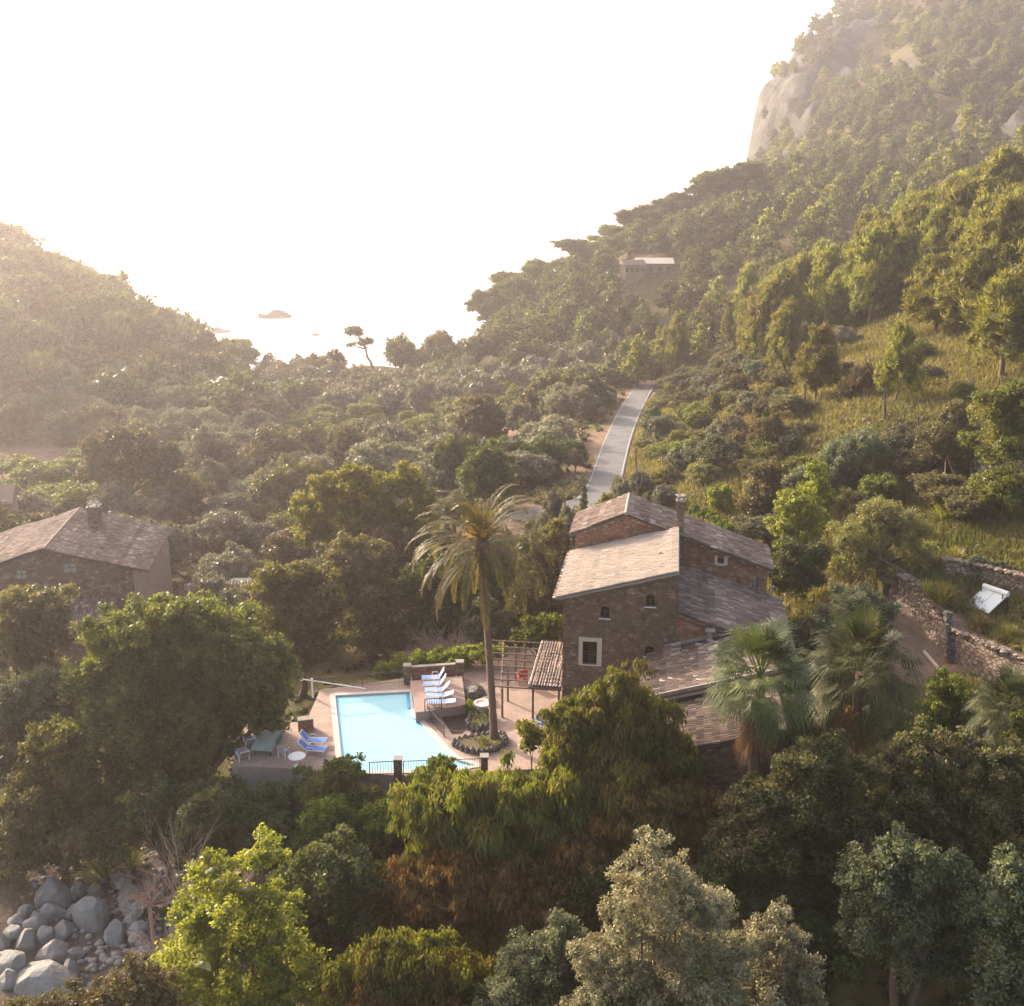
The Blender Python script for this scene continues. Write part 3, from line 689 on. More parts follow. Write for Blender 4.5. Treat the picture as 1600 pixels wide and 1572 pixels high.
# ------------------------------------------------------------------ stone houses
def roof_tiles(mb, A, B, Cc, D, pitch=.27, row=.44, seed=0, r=(0, 1), lift=.04, wave=.05):
    """barrel tiles on the quad A (high start) B (high end) C (low end) D (low start); channels run from AB down to DC"""
    rd = random.Random(seed); A, B, Cc, D = map(Vector, (A, B, Cc, D))
    wid = ((B - A).length + (Cc - D).length) / 2; leng = ((D - A).length + (Cc - B).length) / 2
    nc = max(2, int(wid / pitch)); nr = max(2, int(leng / row)); nrm = (B - A).cross(D - A).normalized()
    if nrm.z < 0: nrm = -nrm
    def P(s, t): return (A.lerp(B, s)).lerp(D.lerp(Cc, s), t)
    V = []; F = []; RR = []
    colr = [rd.random() for _ in range(nr)]
    sag = [[rd.uniform(-1, 1) for _ in range(6)] for _ in range(6)]
    for i in range(nc):
        for j in range(nr):
            s0 = (i + rd.uniform(-.07, .07)) / nc; s1 = (i + 1 + rd.uniform(-.07, .07)) / nc; t0 = (j - .08) / nr; t1 = (j + 1.12 + rd.uniform(-.05, .05)) / nr
            o = len(V); a_, b_ = i / nc * 4.99, j / nr * 4.99; ia, ib = int(a_), int(b_); fa, fb_ = a_ - ia, b_ - ib; sg = wave * ((sag[ia][ib] * (1 - fa) + sag[ia + 1][ib] * fa) * (1 - fb_) + (sag[ia][ib + 1] * (1 - fa) + sag[ia + 1][ib + 1] * fa) * fb_)
            for t, hh, sh in ((max(0, t0), .015, .0), (min(1.03, t1), .05, .0)):
                a = P(s0, t); b = P(s1, t); k = rd.uniform(.9, 1.1)
                for q in range(5):
                    an = math.pi * q / 4; V.append(a.lerp(b, .5 - .5 * math.cos(an)) + nrm * (lift + sg + hh + math.sin(an) * .115 * k))
            for q in range(4): F.append((o + q, o + q + 1, o + 6 + q, o + 5 + q)); RR.append(0)
            pn = sag[5 - int(j / nr * 5.99)][int(i / nc * 5.99)] * .5 + .5; c = .12 * pn + .28 * colr[j] + .62 * rd.random() ** 1.7; c = r[0] + (r[1] - r[0]) * min(1, c); RR[-4:] = [c] * 4
            F.append((o + 5, o + 6, o + 7, o + 8)); V.append(V[o + 9]); RR.append(c * .4)
    V = np.array([tuple(v) for v in V], dtype=np.float32); mb.b.append((V, np.array(F), np.array(RR, dtype=np.float32), 0))
    th = nrm * .14
    mb.add([A, B, Cc, D, A - th, B - th, Cc - th, D - th], [(0, 1, 2, 3), (7, 6, 5, 4), (0, 4, 5, 1), (1, 5, 6, 2), (2, 6, 7, 3), (3, 7, 4, 0)], .1)
def arch(cx, z0, w, h, k=8):
    """outline of a round-headed opening, counterclockwise seen from the front"""
    r = w / 2; P = [(cx - r, z0), (cx + r, z0)]
    for i in range(k + 1):
        a = math.pi * i / k; P.append((cx + r * math.cos(a), z0 + h - r + r * math.sin(a)))
    return P
def rect(x0, x1, z0, z1): return [(x0, z0), (x1, z0), (x1, z1), (x0, z1)]
def wall_front(mb, outer, holes, y, depth=.3, r=.5):
    """wall face in the plane y with real openings whose reveals go back by depth"""
    loops = [[Vector((x, z, 0)) for x, z in outer]] + [[Vector((x, z, 0)) for x, z in h] for h in holes]
    flat = [v for l in loops for v in l]; tris = tessellate_polygon(loops)
    mb.add([(v.x, y, v.y) for v in flat], [tuple(t) for t in tris], r)
    for h in holes:
        n = len(h); mb.add([(x, y, z) for x, z in h] + [(x, y + depth, z) for x, z in h], [(i, (i + 1) % n, n + (i + 1) % n, n + i) for i in range(n)], r)
def window(parent, loop, y, depth, mat='dark_glass', frame=None, sill=True, name='window'):
    b = MB(); n = len(loop); yb = y + depth - .02
    b.add([(x, yb, z) for x, z in loop], [tuple(range(n))]); o = b.obj(name, M[mat], parent)
    x0 = min(p[0] for p in loop); x1 = max(p[0] for p in loop); z0 = min(p[1] for p in loop); z1 = max(p[1] for p in loop)
    if sill: MB().box(x0 - .1, x1 + .1, y - .08, y + .12, z0 - .07, z0 - .003).obj('sill', M['white_metal'], o)
    f = MB(); xm = (x0 + x1) / 2
    f.box(xm - .025, xm + .025, yb - .06, yb - .01, z0, z1 - .02); f.box(x0, x1, yb - .055, yb - .012, (z0 + z1) / 2 - .02, (z0 + z1) / 2 + .02)
    f.obj('frame', M['dark_wood'], o)
    return o
class Frame:
    """local frame of a building: x along the facade, y (depth) away from the camera"""
    def __init__(s, px, Y, th, z=0):
        p = pt(px, 786, Y); d = ray(px, 900); s.O = Vector((d.x * Y / d.y, Y, z)); s.th = th
        s.Rv = Vector((math.cos(th), -math.sin(th), 0)); s.Dv = Vector((math.sin(th), math.cos(th), 0))
    def q(s, px, py, d=0.0):
        """(x, z) where the pixel's ray meets the plane at depth d"""
        r = ray(px, py); C0 = Vector((0, 0, CZ)); t = (d - (C0 - s.O).dot(s.Dv)) / r.dot(s.Dv); P = C0 + r * t - s.O
        return P.dot(s.Rv), P.z
    def w(s, x, y, z): return s.O + s.Rv * x + s.Dv * y + Vector((0, 0, z))

F1 = Frame(881, 66.0, R(9))
house = thing('stone_house', 'tall brown stone farmhouse with stepped tiled roofs beside the pool terrace', 'house', F1.O, -F1.th)
xa, zr = F1.q(1060, 893); _, zl = F1.q(881, 931); zl = F1.q(881, 931)[1]
_, zbk = F1.q(1062, 826, 10)
dA = 9.8
xb0 = F1.q(899, 840, dA)[0]; xb1, zbr = F1.q(1200, 888, dA); xap, zap = F1.q(978, 804, dA); zbl = F1.q(899, 832, dA)[1]
sA = (zr - zl) / xa
print('HOUSE xa %.2f zl %.2f zr %.2f zbk %.2f | B x0 %.2f x1 %.2f zr %.2f apex %.2f %.2f zl %.2f' % (xa, zl, zr, zbk, xb0, xb1, zbr, xap, zap, zbl))
wins = [arch(F1.q(945, 966)[0], F1.q(945, 966)[1], .62, .88), arch(F1.q(1016, 948)[0], F1.q(1016, 948)[1], .62, .88), arch(F1.q(1014, 1026)[0], F1.q(1014, 1026)[1], .62, .80)]
dx0, dz0 = F1.q(910, 1037); dx1, dz1 = F1.q(933, 1003); door = rect(dx0, dx1, dz0, dz1)
wb = MB(); ZB = -3.5
wall_front(wb, [(0, ZB), (xa, ZB), (xa, zr), (0, zl)], wins + [door], 0)
wb.add([(0, 0, ZB), (0, dA, ZB), (0, dA, zl), (0, 0, zl)], [(3, 2, 1, 0)])
wb.add([(xa, 0, ZB), (xa, dA, ZB), (xa, dA, zr), (xa, 0, zr)], [(0, 1, 2, 3)])
wb.add([(0, dA, ZB), (xa, dA, ZB), (xa, dA, zr), (0, dA, zl)], [(3, 2, 1, 0)])
wb.obj('wall', M['house_stone'], house)
for i, l in enumerate(wins): window(house, l, 0, .3)
dw = window(house, door, 0, .32, name='window', sill=False)
# cream surround of the large window
sb = MB(); a, b_, c, d = dx0, dx1, dz0, dz1
for bx in ((a - .28, a - .004, c - .1, d + .3), (b_ + .004, b_ + .34, c - .1, d + .3), (a - .004, b_ + .004, d + .004, d + .3), (a - .004, b_ + .004, c - .12, c - .004)): sb.box(bx[0], bx[1], -.05, .02, bx[2], bx[3])
sb.obj('surround', M['render'], dw)
# pale roof A slopes down to the left
ov = .28
rA = MB(); roof_tiles(rA, (xa + .05, dA, zr + .02), (xa + .05, -ov, zr + .02), (-.45, -ov, zl - sA * .45), (-.45, dA, zl - sA * .45), seed=1, wave=.0, r=(.1, 1), pitch=.26)
rA.obj('roof', M['new_tiles'], house)
vb = MB(); nt_ = int(xa / .2)
for i in range(nt_):            # row of tile ends under the front edge of the pale roof
    x = (i + .5) * xa / nt_; z = zl + sA * x - .13; vb.tube([(x, -ov + .02, z), (x, .05, z)], .085, 6, random.random())
vb.obj('cornice', M['old_tiles'], house)
ve = MB(); ny = int((dA + ov) / .36)
for i in range(ny):
    y = -ov + (i + .5) * (dA + ov) / ny; ve.box(-.75, -.42, y - .13, y + .13, zl - sA * .55 - .02, zl - sA * .5 + .07 + .02 * (i % 2), random.random())
ve.obj('eave', M['old_tiles'], house)
# rear gable block B
DB = 5.2; wB = MB(); y0 = dA + .02
wall_front(wB, [(xb0, ZB), (xb1, ZB), (xb1, zbr), (xap, zap), (xb0, zbl)], [rect(*[F1.q(1121, 880, dA)[0], F1.q(1131, 880, dA)[0]], F1.q(1126, 880, dA)[1], F1.q(1126, 872, dA)[1]),
     rect(F1.q(1177, 900, dA)[0], F1.q(1186, 900, dA)[0], F1.q(1180, 927, dA)[1], F1.q(1180, 906, dA)[1])], y0)
wB.add([(xb1, y0, ZB), (xb1, y0 + DB, ZB), (xb1, y0 + DB, zbr), (xb1, y0, zbr)], [(0, 1, 2, 3)])
wB.add([(xb0, y0, ZB), (xb0, y0 + DB, ZB), (xb0, y0 + DB, zbl), (xb0, y0, zbl)], [(3, 2, 1, 0)])
wB.add([(xb0, y0 + DB, ZB), (xb1, y0 + DB, ZB), (xb1, y0 + DB, zbr), (xap, y0 + DB, zap), (xb0, y0 + DB, zbl)], [(0, 1, 2, 3, 4)])
o = wB.obj('gable_wall', M['red_stone'], house); o['label'] = 'red brown stone gable wall at the back'
o = MB(); p0 = F1.q(1121, 880, dA); p1 = F1.q(1131, 872, dA)
o = window(house, rect(p0[0], p1[0], p0[1], p1[1]), y0, .3, sill=False)
sb = MB(); sb.box(p0[0] - .22, p0[0] - .01, y0 - .03, y0 + .01, p0[1] - .15, p1[1] + .15); sb.box(p1[0] + .01, p1[0] + .3, y0 - .03, y0 + .01, p0[1] - .15, p1[1] + .15); sb.box(p0[0] - .01, p1[0] + .01, y0 - .03, y0 + .01, p0[1] - .2, p0[1] - .01)
sb.obj('surround', M['render'], o)
p0 = F1.q(1177, 927, dA); p1 = F1.q(1186, 906, dA)
window(house, rect(p0[0], p1[0], p0[1], p1[1]), y0, .25, 'shutter', sill=False)
sl = (zap - zbr) / (xb1 - xap); sr = (zap - zbl) / (xap - xb0)
rB = MB(); e = .35
roof_tiles(rB, (xap, y0 - .3, zap + .05), (xap, y0 + DB + .2, zap + .05), (xb1 + e, y0 + DB + .2, zbr - sl * e + .05), (xb1 + e, y0 - .3, zbr - sl * e + .05), seed=2)
roof_tiles(rB, (xap, y0 + DB + .2, zap + .05), (xap, y0 - .3, zap + .05), (xb0 - e, y0 - .3, zbl - sr * e + .05), (xb0 - e, y0 + DB + .2, zbl - sr * e + .05), seed=3)
o = rB.obj('roof', M['old_tiles'], house)
rg_ = MB(); rg_.tube([(xap, y0 - .32, zap + .16), (xap, y0 + DB + .2, zap + .16)], .13, 8); rg_.obj('ridge_cap', M['mortar_cap'], o)
cb = MB()
for x_0, z_0, x_1, z_1 in ((xap, zap, xb1, zbr), (xap, zap, xb0, zbl)):
    n = int(abs(x_1 - x_0) / .22)
    for i in range(n): f = (i + .5) / n; cb.tube([(x_0 + (x_1 - x_0) * f, y0 - .28, z_0 + (z_1 - z_0) * f - .14), (x_0 + (x_1 - x_0) * f, y0 + .02, z_0 + (z_1 - z_0) * f - .14)], .085, 6, random.random())
cb.obj('cornice', M['old_tiles'], house)
# lower right block C: roof slopes down to the right from the tall block's wall
zc = F1.q(1059, 956)[1]; xc, zcr = F1.q(1212, 938, dA - .3); sC = (zc - zcr) / (xc - xa)
print('C zc %.2f xc %.2f zcr %.2f slope %.2f' % (zc, xc, zcr, sC))
wC = MB(); wC.add([(xa, .03, ZB), (xc, .03, ZB), (xc, .03, zcr), (xa, .03, zc)], [(0, 1, 2, 3)]); wC.add([(xc, .03, ZB), (xc, dA, ZB), (xc, dA, zcr), (xc, .03, zcr)], [(0, 1, 2, 3)])
o = wC.obj('wall', M['red_stone'], house); o['label'] = 'reddish low wall under the right lean-to roof'
rC = MB(); roof_tiles(rC, (xa + .02, -.28, zc + .04), (xa + .02, dA, zc + .04), (xc + .4, dA, zcr - sC * .4 + .04), (xc + .4, -.28, zcr - sC * .4 + .04), seed=4); rC.obj('roof', M['old_tiles'], house)
cb = MB(); n = int((xc - xa) / .22)
for i in range(n): f = (i + .5) / n; cb.tube([(xa + (xc - xa) * f, -.25, zc + (zcr - zc) * f - .13), (xa + (xc - xa) * f, .03, zc + (zcr - zc) * f - .13)], .085, 6, random.random())
cb.obj('cornice', M['old_tiles'], house)
# front lean-to roofs D1 and D2 sloping down to the left, stepping towards the camera
xj, zj = F1.q(1041, 1012); xk, zk = F1.q(1110, 997); sD = (zk - zj) / (xk - xj)
xD = xc - 1.4; zD = zj + sD * (xD - xj); xl = F1.q(1003, 1055, -3)[0]; zl1 = zj + sD * (xl - xj)
print('D xj %.2f zj %.2f slope %.2f xl %.2f zl1 %.2f' % (xj, zj, sD, xl, zl1))
wD = MB(); wD.prism([(xl + .2, -7.2), (xD, -7.2), (xD, -.02), (xl + .2, -.02)], ZB - 1, [zl1, zD - .1, zD - .1, zl1]); wD.prism([(xl + 1.2, -13), (xD, -13), (xD, -7.22), (xl + 1.2, -7.22)], ZB - 2, [zl1 - .7, zD - .9, zD - .9, zl1 - .7])
wD.obj('wall', M['house_stone'], house)
rD = MB(); roof_tiles(rD, (xD, -.03, zD + .05), (xD, -7.5, zD + .05), (xl, -7.5, zl1 + .05), (xl, -2.6, zl1 + .05), seed=5)
roof_tiles(rD, (xj + 1, -.03, zj + sD + .05), (xj + 1, -2.9, zj + sD + .05), (xj - .1, -2.9, zj + .02), (xj - .1, -.03, zj + .02), seed=6)
rd = random.Random(3)
for i in range(26):             # flat stones laid on the tiles against the wind
    x = rd.uniform(xl + .8, xl + 5); y = rd.uniform(-6.9, -.6); z = zj + sD * (x - xj) + .17
    if y > -2.7 and x < xj: continue
    rD.box(x - .22, x + .22, y - .12, y + .12, z - .05, z + .05, rd.uniform(.6, 1))
rD.obj('roof', M['old_tiles'], house)
MB().bar((xj - .1, -.1, zj + .12), (xD, -.1, zD + .12), .18, .2).obj('mortar_band', M['mortar_cap'], house); MB().bar((xl + .1, -7.42, zl1 + .02), (xD, -7.42, zD + .02), .12, .55).obj('mortar_band', M['mortar_cap'], house)
rE = MB(); zE = -.75; roof_tiles(rE, (xD, -7.5, zD + zE), (xD, -13.3, zD + zE), (xl + .9, -13.3, zl1 + zE + sD * .9), (xl + .9, -7.5, zl1 + zE + sD * .9), seed=7); rE.obj('roof', M['old_tiles'], house)
# chimneys
def chimney(parent, x, y, z0, z1, w, mat, cap=True):
    b = MB(); b.box(x - w / 2, x + w / 2, y - w / 2, y + w / 2, z0, z1); o = b.obj('chimney', M[mat], parent)
    c = MB(); rd = random.Random(int(x * 100))
    c.box(x - w / 2 - .08, x + w / 2 + .08, y - w / 2 - .08, y + w / 2 + .08, z1 + .002, z1 + .1)
    for sx in (-1, 1):
        for sy in (-1, 1): c.box(x + sx * w * .35 - .07, x + sx * w * .35 + .07, y + sy * w * .35 - .07, y + sy * w * .35 + .07, z1 + .1, z1 + .32)
    for i in range(6):
        a = i * 1.05; c.b.append((ICO1[0] * np.array([.24, .2, .09]) + np.array([x + math.cos(a) * w * .42, y + math.sin(a) * w * .35, z1 + .40 + rd.uniform(-.02, .06)]), ICO1[1], .5, 0))
    c.obj('chimney_cap', M['mortar_cap'], o)
    return o
zc0 = F1.q(1065, 830, dA + .3)[1]; xch, zc1 = F1.q(1064, 783, dA + .3)
chimney(house, xch, dA + .35, zc0 - 2.2, zc1, .58, 'house_stone')
xch2, zz = F1.q(1206, 930, dA - .5)
b = MB(); b.tube([(xch2, dA - .5, zcr - .3), (xch2, dA - .5, zcr + 1.1)], .07, 8); b.box(xch2 - .16, xch2 + .16, dA - .66, dA - .34, zcr + 1.1, zcr + 1.2); b.obj('flue_pipe', M['mortar_cap'], house)
xv, zv = F1.q(1110, 993, -1)
b = MB(); b.box(xv - .14, xv + .14, -.62, -.34, zk - .5, zk + .75); b.box(xv - .32, xv + .32, -.8, -.16, zk + .75, zk + .83); b.obj('vent_stack', M['mortar_cap'], house)
b = MB(); x_, z_ = F1.q(1035, 863, 4); b.box(x_ - .22, x_ + .22, 3.9, 4.25, zl + sA * x_ + .12, zl + sA * x_ + .2); b.obj('roof_vent', M['dark_wood'], house)

# tiled porch roof beside the pergola: its own lean-to on posts
porch = thing('tiled_porch', 'small lean-to porch with mottled tiles and white mortar lines against the house corner', 'porch', F1.O, -F1.th)
zp = 2.55; ya, yb = -.3, 6.0
x0 = F1.q(826, 1078, ya)[0]; zp = F1.q(881, 1076, ya)[1]; zq = F1.q(881, 1006, yb)[1]; x1 = F1.q(847, 1007, yb)[0]
print('porch z', zp, zq, x0, x1)
b = MB(); roof_tiles(b, (x1, yb, zq), (-.05, yb, zq), (-.05, ya, zp), (x0, ya, zp), seed=9, pitch=.2); o = b.obj('roof', M['porch_tiles'], porch)
b = MB()
for i in range(7):
    f = i / 6; p = Vector((x1 + (-.12 - x1) * f, yb, zq + .13)); q_ = Vector((x0 + (-.12 - x0) * f, ya, zp + .13)); pts = [p.lerp(q_, k_ / 8) + Vector((random.uniform(-.04, .04), 0, 0)) for k_ in range(9)]; b.tube(pts, .038, 5)
b.obj('mortar_line', M['coping'], porch)
b = MB(); b.bar((x0, ya + .1, zp - .16), (-.03, ya + .1, zp - .16), .14, .16); b.obj('beam', M['dark_wood'], porch)
for x in (x0 + .3, -.2): MB().bar((x, ya + .1, 0), (x, ya + .1, zp - .24), .13).obj('post', M['dark_wood'], porch)
# pergola
perg = thing('pergola', 'open pergola of weathered wooden poles between palm trunk and tiled porch', 'pergola', F1.O, -F1.th)
xp0 = F1.q(776, 1078, ya)[0]; xq0 = F1.q(778, 1014, yb)[0]
for i in range(8):
    f = i / 7; y = ya + (yb - ya) * f; z = zp - .2 + (zq - zp + .1) * f; xl_ = xp0 + (xq0 - xp0) * f - (.5 if i % 2 else .2)
    MB().tube([(xl_, y, z), (x0 + (x1 - x0) * f, y, z + .02)], .055, 6).obj('rafter', M['wood'], perg)
MB().tube([(xp0 + .4, ya - .3, zp - .32), (xq0 + .4, yb + .3, zq - .32)], .075, 6).obj('beam', M['wood'], perg)
for y, z in ((ya, zp - .35), (2.2, (zp + zq) / 2 - .35), (yb, zq - .35)):
    MB().tube([(xp0 + .4, y, -.02), (xp0 + .4, y, z)], .085, 7).obj('post', M['wood'], perg)
MB().tube([(x0 - 1.2, yb, -.02), (x0 - 1.2, yb, zq - .3)], .08, 7).obj('post', M['wood'], perg)

# ------------------------------------------------------------------ left farmhouse
F2 = Frame(227, 92.0, R(-9), 0)
lh = thing('stone_farmhouse', 'weathered farmhouse with rosy tiled gable roof beyond the big domed tree', 'house', F2.O, -F2.th)
zE = F2.q(227, 889)[1]; xr, zr2 = F2.q(70, 857); xw = xr * 2; D2 = 13.0; zb = -7.5; sl = (zr2 - zE) / (-xr)
print('LH', zE, xr, zr2)
w1h = F2.q(100, 895); w1k = F2.q(118, 880); w2h = F2.q(27, 905); w2k = F2.q(40, 891)
W1_ = rect(w1h[0], w1k[0], w1h[1], w1k[1]); W2_ = rect(w2h[0], w2k[0], w2h[1], w2k[1])
b = MB(); wall_front(b, [(xw, zb), (0, zb), (0, zE), (xr, zr2), (xw, zE)], [W1_, W2_], 0); b.add([(xw, 0, zb), (xw, D2, zb), (xw, D2, zE), (xw, 0, zE)], [(3, 2, 1, 0)])
b.add([(xw, D2, zb), (0, D2, zb), (0, D2, zE), (xr, D2, zr2), (xw, D2, zE)], [(4, 3, 2, 1, 0)]); b.obj('wall', M['house_stone'], lh)
b = MB(); b.add([(.002, 0, zb), (.002, D2, zb), (.002, D2, zE), (.002, 0, zE)], [(0, 1, 2, 3)]); b.box(-1.1, .0, -.03, .0, zb, zE - .1); o = b.obj('wall', M['pale_stone'], lh); o['label'] = 'pale rendered side wall'
for l in (W1_, W2_): window(lh, l, 0, .12, 'shutter', sill=False)
e = .4; b = MB()
roof_tiles(b, (xr, -.35, zr2), (xr, D2 + .2, zr2), (e, D2 + .2, zE - sl * e), (e, -.35, zE - sl * e), seed=11, pitch=.3, row=.42, wave=.09)
roof_tiles(b, (xr, D2 + .2, zr2), (xr, -.35, zr2), (xw - e, -.35, zE - sl * e), (xw - e, D2 + .2, zE - sl * e), seed=12, pitch=.3, row=.42, wave=.09)
o = b.obj('roof', M['far_tiles'], lh); MB().tube([(xr, -.36, zr2 + .1), (xr, D2 + .2, zr2 + .1)], .13, 8).obj('ridge_cap', M['far_tiles'], o)
cx, cz = F2.q(146, 787, 8.5); chimney(lh, cx, 8.5, zr2 - 1.8, cz - .3, 1.15, 'house_stone')
sx, sz = F2.q(167, 798, 10.5); b = MB(); zz = zr2 + sl * (xr - sx) + .16
b.add([(sx - .6, 10.2, zz + sl * .6), (sx + .6, 10.2, zz - sl * .6), (sx + .6, 11, zz - sl * .6), (sx - .6, 11, zz + sl * .6), (sx - .6, 10.2, zz + sl * .6 - .2), (sx + .6, 10.2, zz - sl * .6 - .2), (sx + .6, 11, zz - sl * .6 - .2), (sx - .6, 11, zz + sl * .6 - .2)], [(0, 1, 2, 3), (0, 4, 5, 1), (1, 5, 6, 2), (2, 6, 7, 3), (3, 7, 4, 0)]); b.obj('skylight', M['panel'], lh)
ax, az = F2.q(130, 975, -3); b = MB(); b.box(ax - 4, ax + 2.5, -4.5, -.02, zb, az); b.obj('annex_wall', M['house_stone'], lh)
b = MB(); roof_tiles(b, (ax - 4.2, -.05, az + 1.6), (ax + 2.7, -.05, az + 1.6), (ax + 2.7, -4.8, az + .1), (ax - 4.2, -4.8, az + .1), seed=14, pitch=.3); b.obj('annex_roof', M['far_tiles'], lh)
vx, vz = F2.q(157, 938, 0); b = MB(); b.box(vx - .35, vx + .35, -.5, -.02, zb, vz); b.box(vx - .5, vx + .5, -.65, -.03, vz + .01, vz + .12); b.obj('flue', M['pale_stone'], lh)
# low outbuilding to the right of it with green tarpaulin
ob = thing('low_shed', 'low stone shed roof peeping out right of the farmhouse', 'shed', F2.w(2.5, 3, 0), -F2.th)
b = MB(); zt = F2.q(330, 938, 4)[1]; b.box(0, 6.5, 0, 4, zb, zt - .2); b.obj('wall', M['pale_stone'], ob)
b = MB(); roof_tiles(b, (-.2, 4.2, zt + .7), (6.7, 4.2, zt + .7), (6.7, -.3, zt - .2), (-.2, -.3, zt - .2), seed=15, pitch=.3); b.obj('roof', M['far_tiles'], ob)
tx = F2.w(8, 9, 0); tz = F2.q(350, 912, 9)[1]; b = MB(); b.box(-1.7, 1.7, -1.5, 1.5, -3.5, 0); b.add([(-1.8, -1.6, 0), (1.8, -1.6, 0), (1.8, 1.6, 0), (-1.8, 1.6, 0), (-.8, 0, .5), (1.0, .1, .45)], [(0, 1, 5, 4), (1, 2, 5), (2, 3, 4, 5), (3, 0, 4)])
b.obj('covered_store', plain('pale_green_tarpaulin', (.32, .42, .34), .6), loc=(tx.x, tx.y, tz), label='pale green tarpaulin cover beside the farmhouse', category='cover')

# ------------------------------------------------------------------ far houses
def far_house(name, label, px, py, Y, wm, dm, hm, wall, roofm, flat=False, ang=0.0):
    p = pt(px, py, Y); t = thing(name, label, 'house', (p.x, p.y, p.z - hm), ang); g = Hs(p.x, p.y) - p.z
    wins_ = [rect(-wm / 2 + (i + .5) * wm / 4 - .45, -wm / 2 + (i + .5) * wm / 4 + .45, hm * .4, hm * .4 + 1.2) for i in range(4)]
    b = MB(); zb = min(-1.0, g) - 3
    wall_front(b, rect(-wm / 2, wm / 2, zb, hm), wins_, -dm / 2); b.add([(wm / 2, -dm / 2, zb), (wm / 2, dm / 2, zb), (wm / 2, dm / 2, hm), (wm / 2, -dm / 2, hm)], [(0, 1, 2, 3)]); b.add([(-wm / 2, -dm / 2, zb), (-wm / 2, dm / 2, zb), (-wm / 2, dm / 2, hm), (-wm / 2, -dm / 2, hm)], [(3, 2, 1, 0)])
    b.add([(-wm / 2, dm / 2, zb), (wm / 2, dm / 2, zb), (wm / 2, dm / 2, hm), (-wm / 2, dm / 2, hm)], [(3, 2, 1, 0)]); b.obj('wall', M[wall], t)
    for l in wins_:
        c = MB(); c.add([(x, -dm / 2 + .28, z) for x, z in l], [(0, 1, 2, 3)]); c.obj('window', M['dark_glass'], t)
    b = MB()
    if flat: b.box(-wm / 2 - .4, wm / 2 + .4, -dm / 2 - .4, dm / 2 + .4, hm + .01, hm + .35)
    else:
        e = .5; b.add([(-wm / 2 - e, -dm / 2 - e, hm), (wm / 2 + e, -dm / 2 - e, hm), (wm / 2 + e, 0, hm + 1.5), (-wm / 2 - e, 0, hm + 1.5), (wm / 2 + e, dm / 2 + e, hm), (-wm / 2 - e, dm / 2 + e, hm)], [(0, 1, 2, 3), (3, 2, 4, 5), (0, 3, 5), (1, 4, 2)])
    b.obj('roof', M[roofm], t); return t
far_house('villa', 'pale roofed villa among pines on the headland', 1022, 411, 310, 10, 7, 3.6, 'pale_stone', 'coping')
far_house('villa', 'long low villa just left of the pale roofed villa on the headland', 988, 414, 306, 6, 5, 3.2, 'pale_stone', 'far_tiles', ang=.2)
far_house('villa', 'white flat roofed house half hidden halfway up the pine slope', 1342, 311, 420, 14, 7, 3.2, 'pale_stone', 'coping', True)
far_house('villa', 'flat roofed house on the bare rocky terraces high at right', 1545, 222, 500, 18, 8, 3.4, 'pale_stone', 'coping', True)
far_house('villa', 'cream villa in the woods on the hazy left hill', 2, 507, 240, 9, 7, 4.5, 'render', 'coping')
far_house('farm_shed', 'grey roofed shed at the left edge beyond the small round trees', -20, 778, 118, 5.5, 6, 1.5, 'pale_stone', 'far_tiles', ang=.3)

# ------------------------------------------------------------------ pool terrace
POOL = [ptz(px, py, 0) for px, py in [(523, 1087), (641, 1081), (644, 1120), (656, 1127), (694, 1170), (712, 1186), (745, 1196), (700, 1203), (535, 1206)]]
slab = MB(); loops = [[Vector((p.x, p.y, 0)) for p in TERR], [Vector((p.x, p.y, 0)) for p in POOL]]
flat = [v for l in loops for v in l]; slab.add([tuple(v) for v in flat], [tuple(t) for t in tessellate_polygon(loops)])
n = len(TERR); base_z = [min(Hs(p.x, p.y) - .6, Hs(p.x, p.y - 1) - .6) for p in TERR]
def paved():
    m, t, p, o = new_mat('pinkish_paving'); tc = t.nodes.new('ShaderNodeTexCoord'); bk = N(t, 'ShaderNodeTexBrick'); bk.inputs['Scale'].default_value = 1.0
    bk.inputs['Color1'].default_value = (.33, .235, .19, 1); bk.inputs['Color2'].default_value = (.39, .285, .23, 1); bk.inputs['Mortar'].default_value = (.22, .155, .125, 1)
    bk.inputs['Mortar Size'].default_value = .012; bk.inputs['Brick Width'].default_value = .62; bk.inputs['Row Height'].default_value = .42; t.links.new(tc.outputs['Object'], bk.inputs['Vector'])
    c = mixc(t, ramp(t, noise(t, .5, 6, .7), [(.45, (0, 0, 0)), (.65, (.7,) * 3)]), bk.outputs['Color'], (.24, .17, .135)); t.links.new(c, p.inputs['Base Color']); p.inputs['Roughness'].default_value = .9; return m
slab.obj('terrace_paving', paved(), kind='structure'); (lambda *a, **k: None)('', plain('pinkish_paving', (.36, .255, .205), .9, var=.16, scale=1.1, dirt=(.26, .18, .145)), kind='structure')
b = MB(); b.add([(p.x, p.y, -.004) for p in TERR] + [(p.x, p.y, base_z[i] - 2) for i, p in enumerate(TERR)], [(i, (i + 1) % n, n + (i + 1) % n, n + i) for i in range(n)])
b.obj('retaining_wall', M['concrete'], label='stained concrete retaining wall under the pool terrace', category='wall')
